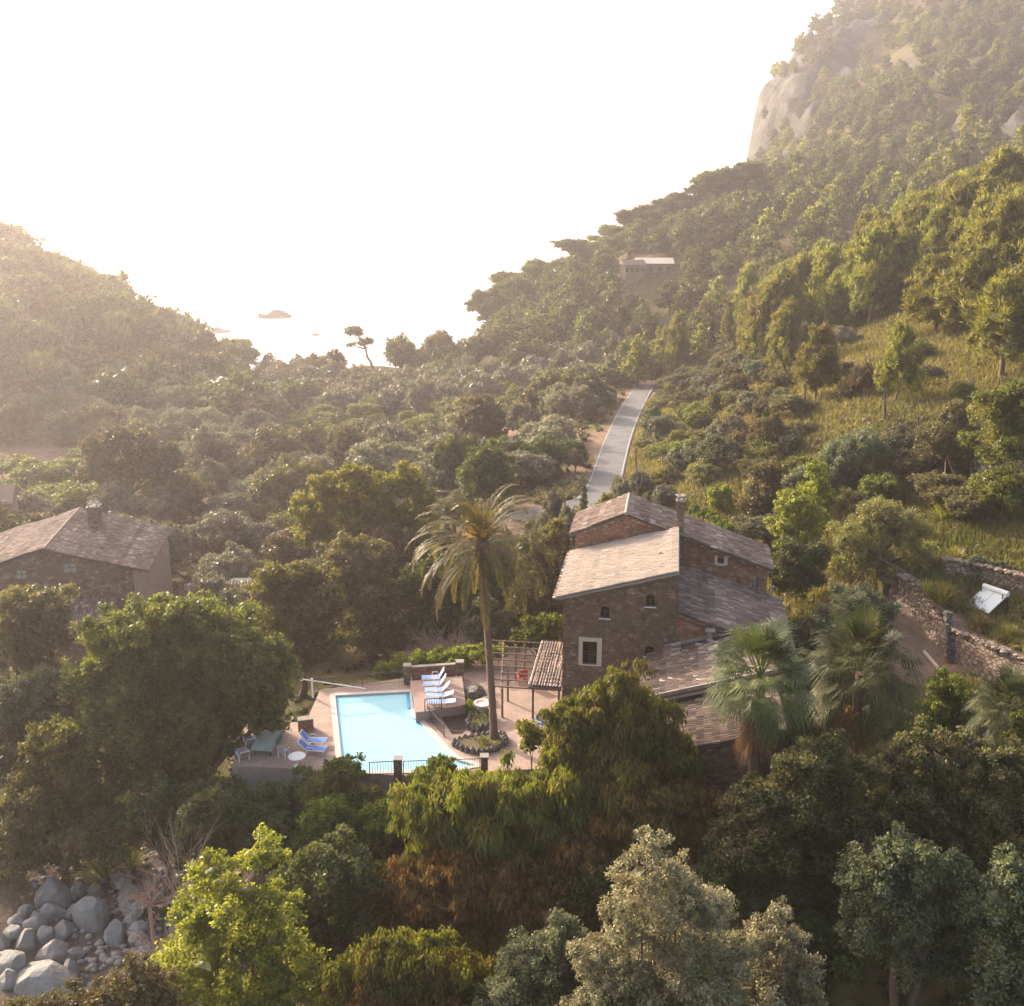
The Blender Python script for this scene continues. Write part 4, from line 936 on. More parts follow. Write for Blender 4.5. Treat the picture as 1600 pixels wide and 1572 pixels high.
# pool: coping, lining, water
pool = thing('swimming_pool', 'swimming pool of pale turquoise water with white coping', 'pool', (0, 0, 0))
pc = sum(POOL, Vector()) / len(POOL)
def off(P, c, k):
    o = []
    m = len(P)
    for i in range(m):
        a, b_, c_ = P[i - 1], P[i], P[(i + 1) % m]
        e1 = (b_ - a).normalized(); e2 = (c_ - b_).normalized(); n1_ = Vector((e1.y, -e1.x, 0)); n2_ = Vector((e2.y, -e2.x, 0)); nn = (n1_ + n2_).normalized()
        o.append(b_ + nn * k / max(.5, nn.dot(n1_)))
    return o
sgn = 1 if (off(POOL, pc, 1)[0] - pc).length > (POOL[0] - pc).length else -1
oc = off(POOL, pc, .34 * sgn); ic = off(POOL, pc, -.04 * sgn); m = len(POOL)
b = MB(); b.add([(p.x, p.y, .045) for p in oc] + [(p.x, p.y, .045) for p in ic] + [(p.x, p.y, .0) for p in oc] + [(p.x, p.y, -.06) for p in ic],
   [(i, (i + 1) % m, m + (i + 1) % m, m + i) for i in range(m)] + [(i, 2 * m + i, 2 * m + (i + 1) % m, (i + 1) % m) for i in range(m)] + [(m + i, m + (i + 1) % m, 3 * m + (i + 1) % m, 3 * m + i) for i in range(m)])
b.obj('coping', M['coping'], pool)
b = MB(); b.add([(p.x, p.y, -.01) for p in POOL] + [(p.x, p.y, -1.6) for p in POOL], [(i, (i + 1) % m, m + (i + 1) % m, m + i) for i in range(m)] + [tuple(range(m, 2 * m))]); b.obj('basin', M['aqua'], pool)
b = MB(); b.add([(p.x, p.y, -.10) for p in POOL], [tuple(range(m))]); b.obj('water', M['pool_water'], pool)
b = MB()
for q4_ in ([(635, 1084), (642, 1083), (643, 1106), (637, 1107)], [(644, 1117), (650, 1116), (662, 1131), (654, 1131)]): b.prism([tuple(g0[:2]) for g0 in (ptz(x, y, -.05) for x, y in reversed(q4_))], -.5, -.045)
b.obj('tile_reflection_band', M['blue_tile'], pool)  # blue slabs at water level stand for the submerged tiles and their reflection
# raised sun deck with blue tiled side towards the water
RD_ = [ptz(px, py, .75) for px, py in [(641, 1064), (722, 1056), (728, 1101), (668, 1111), (650, 1113)]]
dk = thing('sun_deck', 'raised pinkish sun deck behind the pool holding the lounger row', 'deck', (0, 0, 0))
b = MB(); b.prism([(p.x, p.y) for p in reversed(RD_)], -.9, .75); b.obj('platform', plain('deck_paving', (.30, .21, .18), .9, var=.15), dk)
a0, a1 = RD_[0], RD_[4]; 
b = MB(); dv = (a1 - a0).normalized(); nv = Vector((-dv.y, dv.x, 0)); nv = nv if nv.x < 0 else -nv
for f0, f1 in ((.35, .62), (.80, 1.0)):
    p, q_ = a0.lerp(a1, f0) + nv * .03, a0.lerp(a1, f1) + nv * .03; b.add([(p.x, p.y, -.08), (q_.x, q_.y, -.08), (q_.x, q_.y, .55), (p.x, p.y, .55)], [(0, 1, 2, 3)])
b.obj('tiled_side', M['blue_tile'], dk)

def railing(p, q_, h, label, gap=.16, mat='iron', posts=3):
    p, q_ = Vector(p), Vector(q_); t = thing('iron_railing', label, 'railing', p); d = q_ - p; n = int(d.length / gap)
    MB().bar((0, 0, h), d + Vector((0, 0, h)), .05, .04).obj('top_rail', M[mat], t); MB().bar((0, 0, .12), d + Vector((0, 0, .12)), .04, .03).obj('bottom_rail', M[mat], t)
    b = MB()
    for i in range(n + 1): c = d * (i / n); b.bar(c + Vector((0, 0, .12)), c + Vector((0, 0, h)), .022)
    b.obj('balusters', M[mat], t)
    for i in range(posts): c = d * (i / (posts - 1)); MB().bar(c, c + Vector((0, 0, h + .02)), .055).obj('post', M[mat], t)
    return t
def pillar(p, w, h, label):
    t = thing('stone_pillar', label, 'pillar', p); MB().box(-w / 2, w / 2, -w / 2, w / 2, -.2, h).obj('shaft', M['house_stone'], t); MB().box(-w / 2 - .06, w / 2 + .06, -w / 2 - .06, w / 2 + .06, h, h + .09).obj('capstone', M['mortar_cap'], t); return t
g = lambda px, py, z=0: ptz(px, py, z)
railing(g(497, 1078), g(634, 1067), 1.0, 'dark iron railing along the back edge of the pool')
railing(g(578, 1213), g(616, 1211), 1.0, 'short iron railing in front of the pool left of the middle pillar', posts=2)
railing(g(631, 1211), g(750, 1207), 1.0, 'iron railing in front of the pool right of the middle pillar')
railing(g(664, 1111, .75), g(690, 1108, .75), .9, 'small iron guard rail at the front corner of the sun deck', posts=2)
railing(g(668, 1122), g(694, 1152), .9, 'dark stair rail sloping beside the sunken steps', posts=2)
pillar(g(637, 1068), .5, 1.5, 'stone pillar at the back corner between pool and sun deck'); pillar(g(719, 1062), .5, 1.5, 'stone pillar at the far end of the wall behind the loungers')
pillar(g(623, 1213), .45, 1.25, 'stone pillar in the middle of the front pool railing'); pillar(g(757, 1209), .45, 1.25, 'stone pillar at the right end of the front pool railing')
def low_wall(name, label, p, q_, w, h, mat, cap=None, sink=.4):
    p, q_ = Vector(p), Vector(q_); t = thing(name, label, 'wall', p); d = q_ - p
    nn = Vector((-d.y, d.x, 0)).normalized() * w / 2; V = [-nn, d - nn, d + nn, nn]
    b = MB(); b.add([v + Vector((0, 0, -sink)) for v in V] + [v + Vector((0, 0, h)) for v in V], [(3, 2, 1, 0), (4, 5, 6, 7), (0, 1, 5, 4), (1, 2, 6, 5), (2, 3, 7, 6), (3, 0, 4, 7)]); b.obj('wall_body', M[mat], t)
    if cap:
        V = [-nn * 1.2, d - nn * 1.2, d + nn * 1.2, nn * 1.2]; b = MB(); b.add([v + Vector((0, 0, h + .002)) for v in V] + [v + Vector((0, 0, h + .08)) for v in V], [(3, 2, 1, 0), (4, 5, 6, 7), (0, 1, 5, 4), (1, 2, 6, 5), (2, 3, 7, 6), (3, 0, 4, 7)]); b.obj('wall_cap', M[cap], t)
    return t
low_wall('garden_wall', 'low red stone wall with mortar cap behind the loungers', g(644, 1066), g(712, 1061), .3, 1.25, 'red_stone', 'mortar_cap')
low_wall('garden_wall', 'low red wall at the back of the left terrace corner', g(388, 1142), g(440, 1140), .3, .9, 'red_stone', 'mortar_cap')
low_wall('garden_wall', 'short brick planter wall left of the pool edge strip', g(466, 1141), g(490, 1138), .5, .8, 'red_stone', 'mortar_cap')
# white pole with roller arm on the left
pole = thing('pool_cover_post', 'white post with long white arm beside the pool\'s left corner', 'post', g(489, 1090))
MB().tube([(0, 0, 0), (0, 0, 1.55)], .07, 8).obj('post', M['white_metal'], pole)
a_ = ptz(471, 1061, 1.5) - g(489, 1090); b_ = ptz(571, 1076, .9) - g(489, 1090)
MB().tube([a_, b_], .04, 6).obj('arm', M['white_metal'], pole); MB().lathe([(.12, 0), (.14, .06), (.05, .22)], 10, (a_.x, a_.y, a_.z - .1)).obj('roller', M['white_plastic'], pole)
# sun loungers
def lounger(name, label, p, ang, back, mat, group):
    t = thing(name, label, 'sun lounger', p, ang, group); L = 1.95; w = .32; z = .32
    f = MB()
    for s in (-1, 1): f.bar((-.35, s * w, z), (L / 2, s * w, z), .05, .05)
    for x in (-.3, .2, .93): f.bar((x, -w, z), (x, w, z), .04)
    f.obj('frame', M['white_plastic'], t)
    for x in (-.3, .85):
        for s in (-1, 1): MB().bar((x - .08, s * w, 0), (x + .05, s * w, z), .05).obj('leg', M['white_plastic'], t)
    MB().box(-.33, .95, -w + .04, w - .04, z + .028, z + .05).obj('seat', M[mat], t)
    ca, sa = math.cos(back), math.sin(back); b = MB(); h0 = Vector((-.36, 0, z + .04)); h1 = h0 + Vector((-ca * .72, 0, sa * .72))
    for s in (-1, 1): b.bar(h0 + Vector((0, s * (w - .02), 0)), h1 + Vector((0, s * (w - .02), 0)), .045)
    b.bar(h1 + Vector((0, -w + .02, 0)), h1 + Vector((0, w - .02, 0)), .05); bo = b.obj('backrest_frame', M['white_plastic'], t)
    nn = Vector((sa, 0, ca)) * .02; b = MB(); P = [h0 + Vector((0, -w + .05, 0)), h0 + Vector((0, w - .05, 0)), h1 + Vector((0, w - .05, 0)), h1 + Vector((0, -w + .05, 0))]
    b.add([p_ + nn for p_ in P] + [p_ - nn for p_ in P], [(0, 1, 2, 3), (7, 6, 5, 4), (0, 4, 5, 1), (1, 5, 6, 2), (2, 6, 7, 3), (3, 7, 4, 0)]); b.obj('backrest', M[mat], t)
    b = MB()
    for s in (-1, 1): b.tube([(-.32, s * (w + .04), z), (-.25, s * (w + .05), z + .24), (.12, s * (w + .05), z + .26), (.2, s * (w + .04), z)], .025, 5)
    b.obj('armrests', M['white_plastic'], t); return t
LB = ['farthest lounger on the deck, backrest raised by the red wall', 'second lounger from the red wall, white backrest raised', 'middle lounger of the five on the deck', 'fourth lounger from the red wall, lying almost flat', 'nearest lounger on the deck beside the guard rail']
for i, (px, py, bk) in enumerate([(679, 1064, 1.05), (681, 1074, 1.0), (684, 1084, .8), (686, 1093, .35), (688, 1103, .15)]):
    lounger('sun_lounger', 'blue and white ' + LB[i], g(px, py, .75), R(180 + (4 - i * 1.5)), bk, 'pale_blue_fabric', 'blue and white loungers on the raised deck')
for i, (px, py, bk, lb) in enumerate([(489, 1163, .95, 'bright blue sun lounger nearest the planter wall'), (488, 1176, .8, 'bright blue sun lounger right behind the round white table'), ]):
    lounger('sun_lounger', lb, g(px, py), R(-3 - 3 * i), bk, 'blue_fabric', 'blue loungers on the left terrace')
for px, py, an, lb in ((391, 1165, 115, 'grey cushioned folding lounger tilted behind the covered table'), (380, 1186, 118, 'small grey lounger at the terrace left edge')):
    lounger('folding_lounger', lb, g(px, py), R(an), .9, 'grey_fabric', 'grey loungers at the left edge')
# covered table
tb = thing('dining_table', 'long table under a grey green cloth on the left terrace', 'table', g(418, 1170), R(-6)); 
for x in (-.55, .55):
    for y in (-.95, .95): MB().bar((x, y, 0), (x, y, .74), .07).obj('leg', M['dark_wood'], tb)
MB().box(-.62, .62, -1.1, 1.1, .72, .76).obj('tabletop', M['wood'], tb)
cl = MB(); cl.box(-.66, .66, -1.15, 1.15, .765, .78); cl.box(-.68, -.655, -1.15, 1.15, .45, .78); cl.box(.655, .68, -1.15, 1.15, .45, .78); cl.box(-.67, .67, -1.175, -1.152, .5, .779)
cl.obj('tablecloth', M['green_cloth'], loc=g(418, 1170), rotz=R(-6), label='grey green cloth draped over the long terrace table', category='tablecloth')
c = MB(); c.box(.69, .74, -.2, .95, .30, .785); c.obj('green_throw', M['green_drape'], loc=g(418, 1170), rotz=R(-6), label='deep green cloth hanging over the table\'s right side', category='cloth')
rt = thing('round_table', 'round white garden table at the front edge of the left terrace', 'table', g(465, 1197)); MB().lathe([(.02, .70), (.56, .70), (.58, .73), (.56, .755), (.02, .755)], 28).obj('tabletop', M['white_plastic'], rt); MB().lathe([(.25, 0), (.22, .04), (.05, .1), (.05, .70)], 12).obj('pedestal', M['white_plastic'], rt)
def chair(label, p, ang, mat, frame='white_plastic', sc=1.0, group=None):
    t = thing('garden_chair', label, 'chair', p, ang, group, (sc, sc, sc)); w = .26
    MB().box(-w, w, -w, w, .42, .46).obj('seat', M[mat], t); MB().box(-w, w, w - .02, w + .03, .5, .98).obj('backrest', M[mat], t)
    for x in (-w, w):
        for y in (-w, w): MB().bar((x, y, 0), (x, y, .98 if y > 0 else .44), .04).obj('leg', M[frame], t)
    for x in (-w - .02, w + .02): MB().bar((x, -w, .66), (x, w, .68), .05, .03).obj('armrest', M[frame], t)
    return t
chair('pale wooden armchair between the covered table and the loungers', g(444, 1183), R(160), 'grey_fabric')
chair('red garden chair in the shade of the pergola', g(815, 1067), R(-160), 'red_fabric', 'red_fabric', 1.25)
chair('blue and white chair by the shrub on the sunny paving', g(846, 1140), R(40), 'pale_blue_fabric', 'white_plastic', 1.1)
# sunken steps, planters, stone basin
b = MB(); P = [g(x, y, .005) for x, y in ((684, 1112), (730, 1106), (742, 1126), (722, 1146), (706, 1147))]; 
sw = thing('sunken_stairwell', 'dark sunken stairwell between sun deck and palm', 'stairwell', (0, 0, 0))
b.prism([(p.x, p.y) for p in P], .01, .03); b.obj('stair_shade_slab', plain('shaded_earth', (.045, .03, .024), .95), sw)  # flat dark slab on the paving, the well's shade is in its colour
for i in range(5):
    p, q_ = P[4].lerp(P[0], .12 + i * .17), P[3].lerp(P[2], .05 + i * .17); MB().bar(p + Vector((0, 0, .05)), q_.lerp(p, .3) + Vector((0, 0, .05)), .10, .05).obj('step', M['dark_wood'], sw)
def planter(label, pts, z, fill, lw=.28):
    P = [g(x, y) for x, y in pts]; t = thing('stone_planter', label, 'planter', P[0]); o = P[0]; n = len(P); rd = random.Random(len(label))
    b = MB()
    for i in range(n):
        a, c = P[i] - o, P[(i + 1) % n] - o; k_ = max(2, int((c - a).length / .35))
        for j in range(k_):
            s = a.lerp(c, (j + .5) / k_); V = ICO1[0] * np.array([lw * rd.uniform(.7, .9), lw * rd.uniform(.6, .8), z * rd.uniform(.9, 1.1)]) + np.array([s.x, s.y, z * .4]); b.b.append((V, ICO1[1], rd.random(), 0))
    b.obj('border', M['grey_stone'], t); b = MB(); b.prism([tuple((p - o)[:2]) for p in P], -.05, z * .7); b.obj('soil', plain('planter_soil', (.10, .075, .04), 1.0), t)
    C = np.array([[(rd.choice(P).lerp(sum(P, Vector()) / n, rd.uniform(.2, .9)) - o)[k2] for k2 in (0, 1)] + [z * .8] for _ in range(fill)]); rr = np.array([rd.uniform(.18, .38) for _ in range(fill)])
    rg = np.random.default_rng(fill); link('foliage', raw_mesh('foliage', leaf_block(C, rr, rg.random(fill), fill * 60, .14, .06, 'leaf', rg), [M['fresh']]), t); return t
planter('curved stone bordered bed around the foot of the tall palm', [(706, 1164), (722, 1157), (760, 1151), (786, 1150), (792, 1162), (775, 1173), (752, 1180), (725, 1174)], .35, 9)
planter('small stone bordered flower bed beside the stone basin', [(738, 1120), (756, 1114), (768, 1122), (766, 1140), (742, 1146), (730, 1137)], .5, 8)
sb_ = thing('stone_basin', 'round pale stone basin left of the tall palm trunk', 'basin', g(754, 1117)); MB().lathe([(.3, 0), (.35, .7), (.62, .85), (.64, .98), (.5, .98), (.3, .9)], 18).obj('bowl', M['coping'], sb_)
# large rocks beside the deck
def rock(p, s, label, seed, mat='boulder', cat='boulder', group=None, name='boulder', rot=0):
    rg = np.random.default_rng(seed); V, F = ICO3; V = V.astype(float).copy()
    for _ in range(16):          # chip flat faces off
        n_ = rg.normal(size=3); n_[2] = abs(n_[2]) * .6; n_ /= np.linalg.norm(n_); dd = rg.uniform(.55, .86); k_ = V @ n_ - dd; V -= np.where(k_ > 0, k_, 0)[:, None] * n_ * .9
    V += V * (np.sin(V @ rg.normal(size=(3, 1)) * 5) * .03)
    V *= np.array(s); me = raw_mesh(name, [(V, F, .5, 0)], [M[mat]], False); return link(name, me, None, p, rot, None, label=label, category=cat, group=group)
rock(g(742, 1086, .1), (1.1, .9, .9), 'rounded grey rock between the deck and the pergola', 3, 'grey_stone'); rock(g(758, 1096, .1), (.8, .6, .55), 'smaller grey rock just in front of the rounded one by the pergola', 4, 'grey_stone')

# ------------------------------------------------------------------ date palm
def frond_blocks(rg, az, el, ln, droop, lw, k_=34, tw=.03):
    """rachis and leaflets of a feather frond starting at the origin"""
    n = k_; P = [np.zeros(3)]; T = []; e = el
    for i in range(n):
        T.append(np.array([math.cos(az) * math.cos(e), math.sin(az) * math.cos(e), math.sin(e)])); P.append(P[-1] + T[-1] * ln / n); e -= droop / n * (0.4 + 1.6 * i / n)
    T.append(T[-1]); P = np.array(P); T = np.array(T); side = np.array([-math.sin(az), math.cos(az), 0]); upv = np.cross(T, side); upv *= np.sign(upv[:, 2:3].mean() or 1)
    V = []; F = []
    for i in range(3, n):
        f = i / n; ll = lw * (math.sin(math.pi * min(1, f * .92 + .08)) ** .55) * rg.uniform(.85, 1.1)
        for s in (-1, 1):
            for sub in (0, .5):
                b0 = P[i] + (P[i + 1] - P[i]) * sub; d = T[i] * .75 + side * s * .8 + upv[i] * .25 + rg.normal(size=3) * .1; d /= np.linalg.norm(d); tip = b0 + d * ll - np.array([0, 0, ll * .22]); mid = b0 + d * ll * .5
                wv = np.cross(d, upv[i]); wv = wv / (np.linalg.norm(wv) + 1e-6) * .035; o = len(V); V += [b0, mid + wv, tip, mid - wv]; F.append((o, o + 1, o + 2, o + 3))
    o = len(V)
    for i in range(n + 1):
        r_ = tw * (1 - .8 * i / n); V += [P[i] + side * r_, P[i] - side * r_, P[i] - upv[i] * r_ * .8]
    for i in range(n):
        for a, b_ in ((0, 1), (1, 2), (2, 0)): F.append((o + 3 * i + a, o + 3 * i + b_, o + 3 * i + 3 + b_, o + 3 * i + 3 + a))
    return np.array(V), np.array(F)
def date_palm():
    B = g(772, 1152, .25); top = pt(752, 858, B.y + .6); rg = np.random.default_rng(5)
    t = thing('date_palm', 'tall slender date palm rising from the stone bed beside the pool', 'palm tree', B); d = top - B
    pts = [Vector((d.x * (f ** 1.15), d.y * f, d.z * f)) for f in [i / 26 for i in range(27)]]; rad = [(.38 if i == 0 else .27 - .08 * i / 26) * (1.06 if i % 2 else .95) for i in range(27)]
    MB().tube([Vector((0, 0, -.5))] + pts, [.45] + rad, 12).obj('trunk', M['palm_bark'], t, True)
    b = MB(); b.lathe([(.26, -1.0), (.46, -.4), (.58, .1), (.42, .7), (.15, 1.1)], 12, (d.x, d.y, d.z)); b.obj('crown_boss', M['palm_bark'], t, True)
    bl = []; 
    for i in range(62):
        f = i / 62; az = i * 2.39996 + rg.normal() * .15; el = math.radians(84 - 118 * f ** 1.05) + rg.normal() * .07; ln = 5.9 * (1 - .12 * abs(f - .4)) * rg.uniform(.88, 1.06)
        V, F = frond_blocks(rg, az, el, ln, 1.6 - .8 * max(0, f - .6) / .4, .60); V = V + np.array([d.x, d.y, d.z + .5 - .5 * f]); bl.append((V, F, rg.random(len(F)) * .5 + .5 * rg.random(), 0))
    link('fronds', raw_mesh('fronds', bl, [M['date']]), t)
    bl = []
    for i in range(26):
        az = rg.random() * 6.28; V, F = frond_blocks(rg, az, math.radians(rg.uniform(38, 70)), rg.uniform(1.3, 1.9), 1.1, .28, 16, .02); bl.append((V + np.array([d.x, d.y, d.z + .45]), F, rg.random(len(F)), 0))
    link('fruit_stalks', raw_mesh('fruit_stalks', bl, [M['date_dry']]), t)
date_palm()
# ------------------------------------------------------------------ fan palms
def fan_leaf(rg, az, el, lp, r, tipdroop):
    d = np.array([math.cos(az) * math.cos(el), math.sin(az) * math.cos(el), math.sin(el)]); side = np.array([-math.sin(az), math.cos(az), 0.]); up_ = np.cross(d, side); up_ = up_ if up_[2] > 0 else -up_
    hub = d * lp - np.array([0, 0, lp * .12]); V = []; F = []; o = 0
    V += [side * .03, -side * .03, hub - side * .02, hub + side * .02]; F.append((0, 1, 2, 3))
    nrm = d * .5 - up_ * .1; dd = d * .9 - np.array([0, 0, .35]); dd /= np.linalg.norm(dd); nn = np.cross(dd, side)
    m = 26
    for i in range(m):
        a = math.radians(-125 + 250 * i / (m - 1)) + rg.normal() * .02; v = dd * math.cos(a) + side * math.sin(a) + nn * .12 * abs(math.sin(a)); v /= np.linalg.norm(v); ll = r * (.78 + .22 * math.cos(a)) * rg.uniform(.9, 1.08)
        w = np.cross(v, nn); w = w / (np.linalg.norm(w) + 1e-6); mid = hub + v * ll * .55; tip = hub + v * ll - np.array([0, 0, tipdroop * ll * rg.uniform(.6, 1.4)]); ww = r * .030; o = len(V)
        V += [hub, mid + w * ww, mid - w * ww, tip + w * .008, tip - w * .008]; F += [(o, o + 1, o + 2, o + 2), (o + 2, o + 1, o + 3, o + 4)]
    return np.array(V), np.array(F)
def fan_palm(label, px, py, Y, rp, seed, lean=0):
    c = pt(px, py, Y); rg = np.random.default_rng(seed); x, y = c.x + lean, c.y; z = Hs(x, y); t = thing('fan_palm', label, 'palm tree', (x, y, z), 0, 'fan palms beside the farmhouse'); d = c - Vector((x, y, z)); sc = rpx(rp, Y, c.z) / 2.25
    MB().tube([(0, 0, -.4), (d.x * .4, d.y * .4, d.z * .5), tuple(d)], [.42, .32, .27], 10).obj('trunk', M['palm_bark'], t, True); bl = []
    n = 84
    for i in range(n):
        f = i / n; az = i * 2.39996 + rg.normal() * .25; el = math.radians(86 - 112 * f ** .95) + rg.normal() * .14
        V, F = fan_leaf(rg, az, el, (1.6 - .2 * f) * sc * rg.uniform(.65, 1.12), .80 * sc * rg.uniform(.8, 1.1), .10 + .5 * f); g_ = F[F[:, 2] == F[:, 3]][:, :3]; q4 = F[F[:, 2] != F[:, 3]]
        V = V + np.array([d.x, d.y, d.z + (.3 - .6 * f) * sc]); rn = .9 * rg.random() ** 1.3; bl += [(V, q4, np.clip(rn + .25 * rg.random(len(q4)), 0, 1), 0), (V, g_, rn, 0)]
    link('fronds', raw_mesh('fronds', bl, [M['fan']]), t); bl = []
    for i in range(22):
        az = i * 2.4; V, F = fan_leaf(rg, az, math.radians(rg.uniform(-84, -62)), rg.uniform(.6, 1.1) * sc, .8 * sc, .3); g_ = F[F[:, 2] == F[:, 3]][:, :3]; q4 = F[F[:, 2] != F[:, 3]]; V = V + np.array([d.x, d.y, d.z - .4 * sc - rg.random() * 1.1 * sc]); rn = rg.random(); bl += [(V, q4, rn, 0), (V, g_, rn, 0)]
    link('dead_skirt', raw_mesh('dead_skirt', bl, [M['fan_dry']]), t); return t
fan_palm('left one of the twin fan palms in front of the tiled lean-to roofs', 1188, 1062, 50, 100, 1)
fan_palm('right one of the twin fan palms, with a bright green upright leaf', 1345, 1052, 54, 104, 2)
fan_palm('smaller fan palm cut by the right edge below the stone wall', 1575, 1112, 55, 72, 3)
# small yucca by the basin
def spiky(name, label, px, py, z, n, L, mat='fresh', up_=60, cat='plant', w=.05, sc=1.0):
    p = ptz(px, py, z); rg = np.random.default_rng(int(px * 3 + py)); V = []; F = []
    for i in range(n):
        az = rg.random() * 6.28; e = math.radians(rg.uniform(up_ - 50, 88)); l = L * rg.uniform(.7, 1.1); d = np.array([math.cos(az) * math.cos(e), math.sin(az) * math.cos(e), math.sin(e)]); s = np.array([-math.sin(az), math.cos(az), 0]) * w; m_ = d * l * .55; tp_ = d * l * .95 - np.array([0, 0, l * .18 * math.cos(e)]); o = len(V); V += [s * .4, -s * .4, m_ - s, m_ + s, tp_]; F += [(o, o + 1, o + 2, o + 3)]; F += [(o + 3, o + 2, o + 4, o + 4)]
    F = np.array(F); tri = F[F[:, 2] == F[:, 3]][:, :3]; q4 = F[F[:, 2] != F[:, 3]]; V = np.array(V)
    return link(name, raw_mesh(name, [(V, q4, rg.random(len(q4)), 0), (V, tri[:, :3], .6, 0)], [M[mat]]), None, p, label=label, category=cat)
spiky('yucca', 'spiky green yucca behind the sunken steps', 734, 1112, .3, 90, 1.1)

# ------------------------------------------------------------------ right hand terraces
def dry_wall(label, A, h, mat='dry_stone', th=.5):
    """dry stone wall along ground polyline A with an uneven face of separate stones"""
    o = Vector(A[0]); rg = np.random.default_rng(len(label)); Q = smooth_line([Vector(a) for a in A], 8); t = thing('dry_stone_wall', label, 'wall', o)
    V = []; F = []; k_ = 8
    for i, p in enumerate(Q):
        d = (Q[min(i + 1, len(Q) - 1)] - Q[max(i - 1, 0)]); nn = Vector((-d.y, d.x, 0)).normalized(); nn = nn if nn.y > 0 else -nn
        hh = h + rg.uniform(-.12, .12)
        for j in range(k_ + 1): q_ = p - o + nn * (.25 * j / k_ + rg.uniform(-.04, .04)) + Vector((0, 0, -.5 + (hh + .5) * j / k_)); V.append(q_)
        V.append(p - o + nn * (th + .3) + Vector((0, 0, hh))); V.append(p - o + nn * (th + .3) + Vector((0, 0, -.5)))
    m_ = k_ + 3
    for i in range(len(Q) - 1):
        for j in range(m_ - 1): F.append((i * m_ + j, (i + 1) * m_ + j, (i + 1) * m_ + j + 1, i * m_ + j + 1))
    F.append(tuple(range(m_ - 1, -1, -1))); F.append(tuple((len(Q) - 1) * m_ + j for j in range(m_)))
    b = MB(); b.add(V, F); b.obj('wall_face', M[mat], t)
    c = MB()
    for i in range(len(Q) - 1):
        p = Q[i].lerp(Q[i + 1], .5) - o; 
        for s in range(2): c.b.append((ICO1[0] * np.array([.3, .3, .14]) * rg.uniform(.7, 1.3) + np.array([p.x + rg.uniform(-.3, .3), p.y + .4 + rg.uniform(-.2, .2), p.z + h + .03]), ICO1[1], .5, 0))
    c.obj('coping_stones', M[mat], t); return t
dry_wall('long rosy dry stone wall running down to the right of the path', [a + Vector((0, 0, 0)) for a in W1], 2.55)
def gline(P): return [Vector((p.x, p.y, Hs(p.x, p.y))) for p in (ground(*q_, 60) for q_ in P)]
dry_wall('upper dry stone wall above the grassy bank', gline([(1475, 905), (1520, 915), (1560, 925), (1610, 940)]), 1.6)
dry_wall('grey dry stone wall half hidden below the olive shrub', gline([(1300, 985), (1345, 990), (1395, 985)]), 1.2, 'grey_stone')
# stone steps set in the wall
st = thing('stone_steps', 'narrow dark stone steps climbing the middle of the long wall', 'steps', W1[2]); 
pa = pt(1483, 1028, 69.9); pb = pt(1481, 955, 70.9)
for i in range(9): p = pa.lerp(pb, i / 8) - W1[2]; MB().box(p.x - .26, p.x + .26, p.y - .35, p.y + .2, p.z - .3, p.z).obj('step', M['rusty'] if i == 0 else M['grey_stone'], st)
# leaning white panels on the bank
sp = ground(1525, 958, 60); sp.z += 1.1; sg_ = thing('solar_collector', 'pair of pale glass collector panels tilted on the grassy bank', 'solar panel', (sp.x, sp.y, sp.z - .8), R(-60))
for i in range(2):
    b = MB(); x = -1.0 + i * 1.02; cs, sn = math.cos(R(27)), math.sin(R(27)); V = [(x, 0, 0), (x + .98, 0, 0), (x + .98, 2.2 * cs, 2.2 * sn), (x, 2.2 * cs, 2.2 * sn)]; b.add(V + [(a, c + .05, e - .08) for a, c, e in V], [(0, 1, 2, 3), (7, 6, 5, 4), (0, 4, 5, 1), (1, 5, 6, 2), (2, 6, 7, 3), (3, 7, 4, 0)]); b.obj('panel', M['panel'], sg_)
MB().tube([(-1.05, 2.2 * cs + .1, 2.2 * sn + .12), (1.05, 2.2 * cs + .1, 2.2 * sn + .12)], .22, 10).obj('tank', M['white_metal'], sg_)
for x in (-.9, .9): MB().bar((x, 1.6, -2), (x, 1.6, 1.2), .07).obj('leg', M['rusty'], sg_)
a, c = ground(1443, 1020, 55), ground(1471, 1052, 55); o = MB(); o.bar(Vector((0, 0, .08)), c - a + Vector((0, 0, .08)), .16, .2); o.obj('path_kerb', M['coping'], loc=a, label='pale straight kerb beside the path below the wall', category='kerb')
a, c = ground(1400, 1108, 50), ground(1448, 1132, 50)
if a and c: o = MB(); o.bar(Vector((0, 0, .1)), c - a + Vector((0, 0, .1)), .15, .2); o.obj('path_kerb', M['coping'], loc=a, label='lower pale kerb half hidden by the right twin fan palm', category='kerb')
# posts
def post(px, py0, py1, label, r=.07, Ym=60, lean=0, mat='dark_wood', name='wooden_post', cat='post', grp=None):
    p = ground(px, py1, Ym); q_ = pt(px + lean, py0, p.y); MB().tube([(0, 0, -.3), tuple(q_ - p)], [r * 1.1, r * .85], 7).obj(name, M[mat], loc=p, label=label, category=cat, group=grp)
post(1258, 604, 651, 'leftmost of the three upright poles on the grassy slope', .12, 90, grp='poles on the slope'); post(1383, 609, 664, 'middle one of the three upright poles on the grassy slope', .12, 90, grp='poles on the slope'); post(1435, 650, 692, 'right one of the three poles, nearest the dark gnarled olive', .12, 85, grp='poles on the slope')
post(994, 700, 768, 'bare wooden pole beside the road bend', .10, 90); post(1351, 866, 925, 'thin upright pole leaning in the brown olive', .05, 60, lean=-4); post(1326, 882, 922, 'sloping pale prop below the brown olive', .06, 60, lean=28, mat='wood')
post(827, 1158, 1192, 'dark post under the small shrub on the paving', .09, 50)
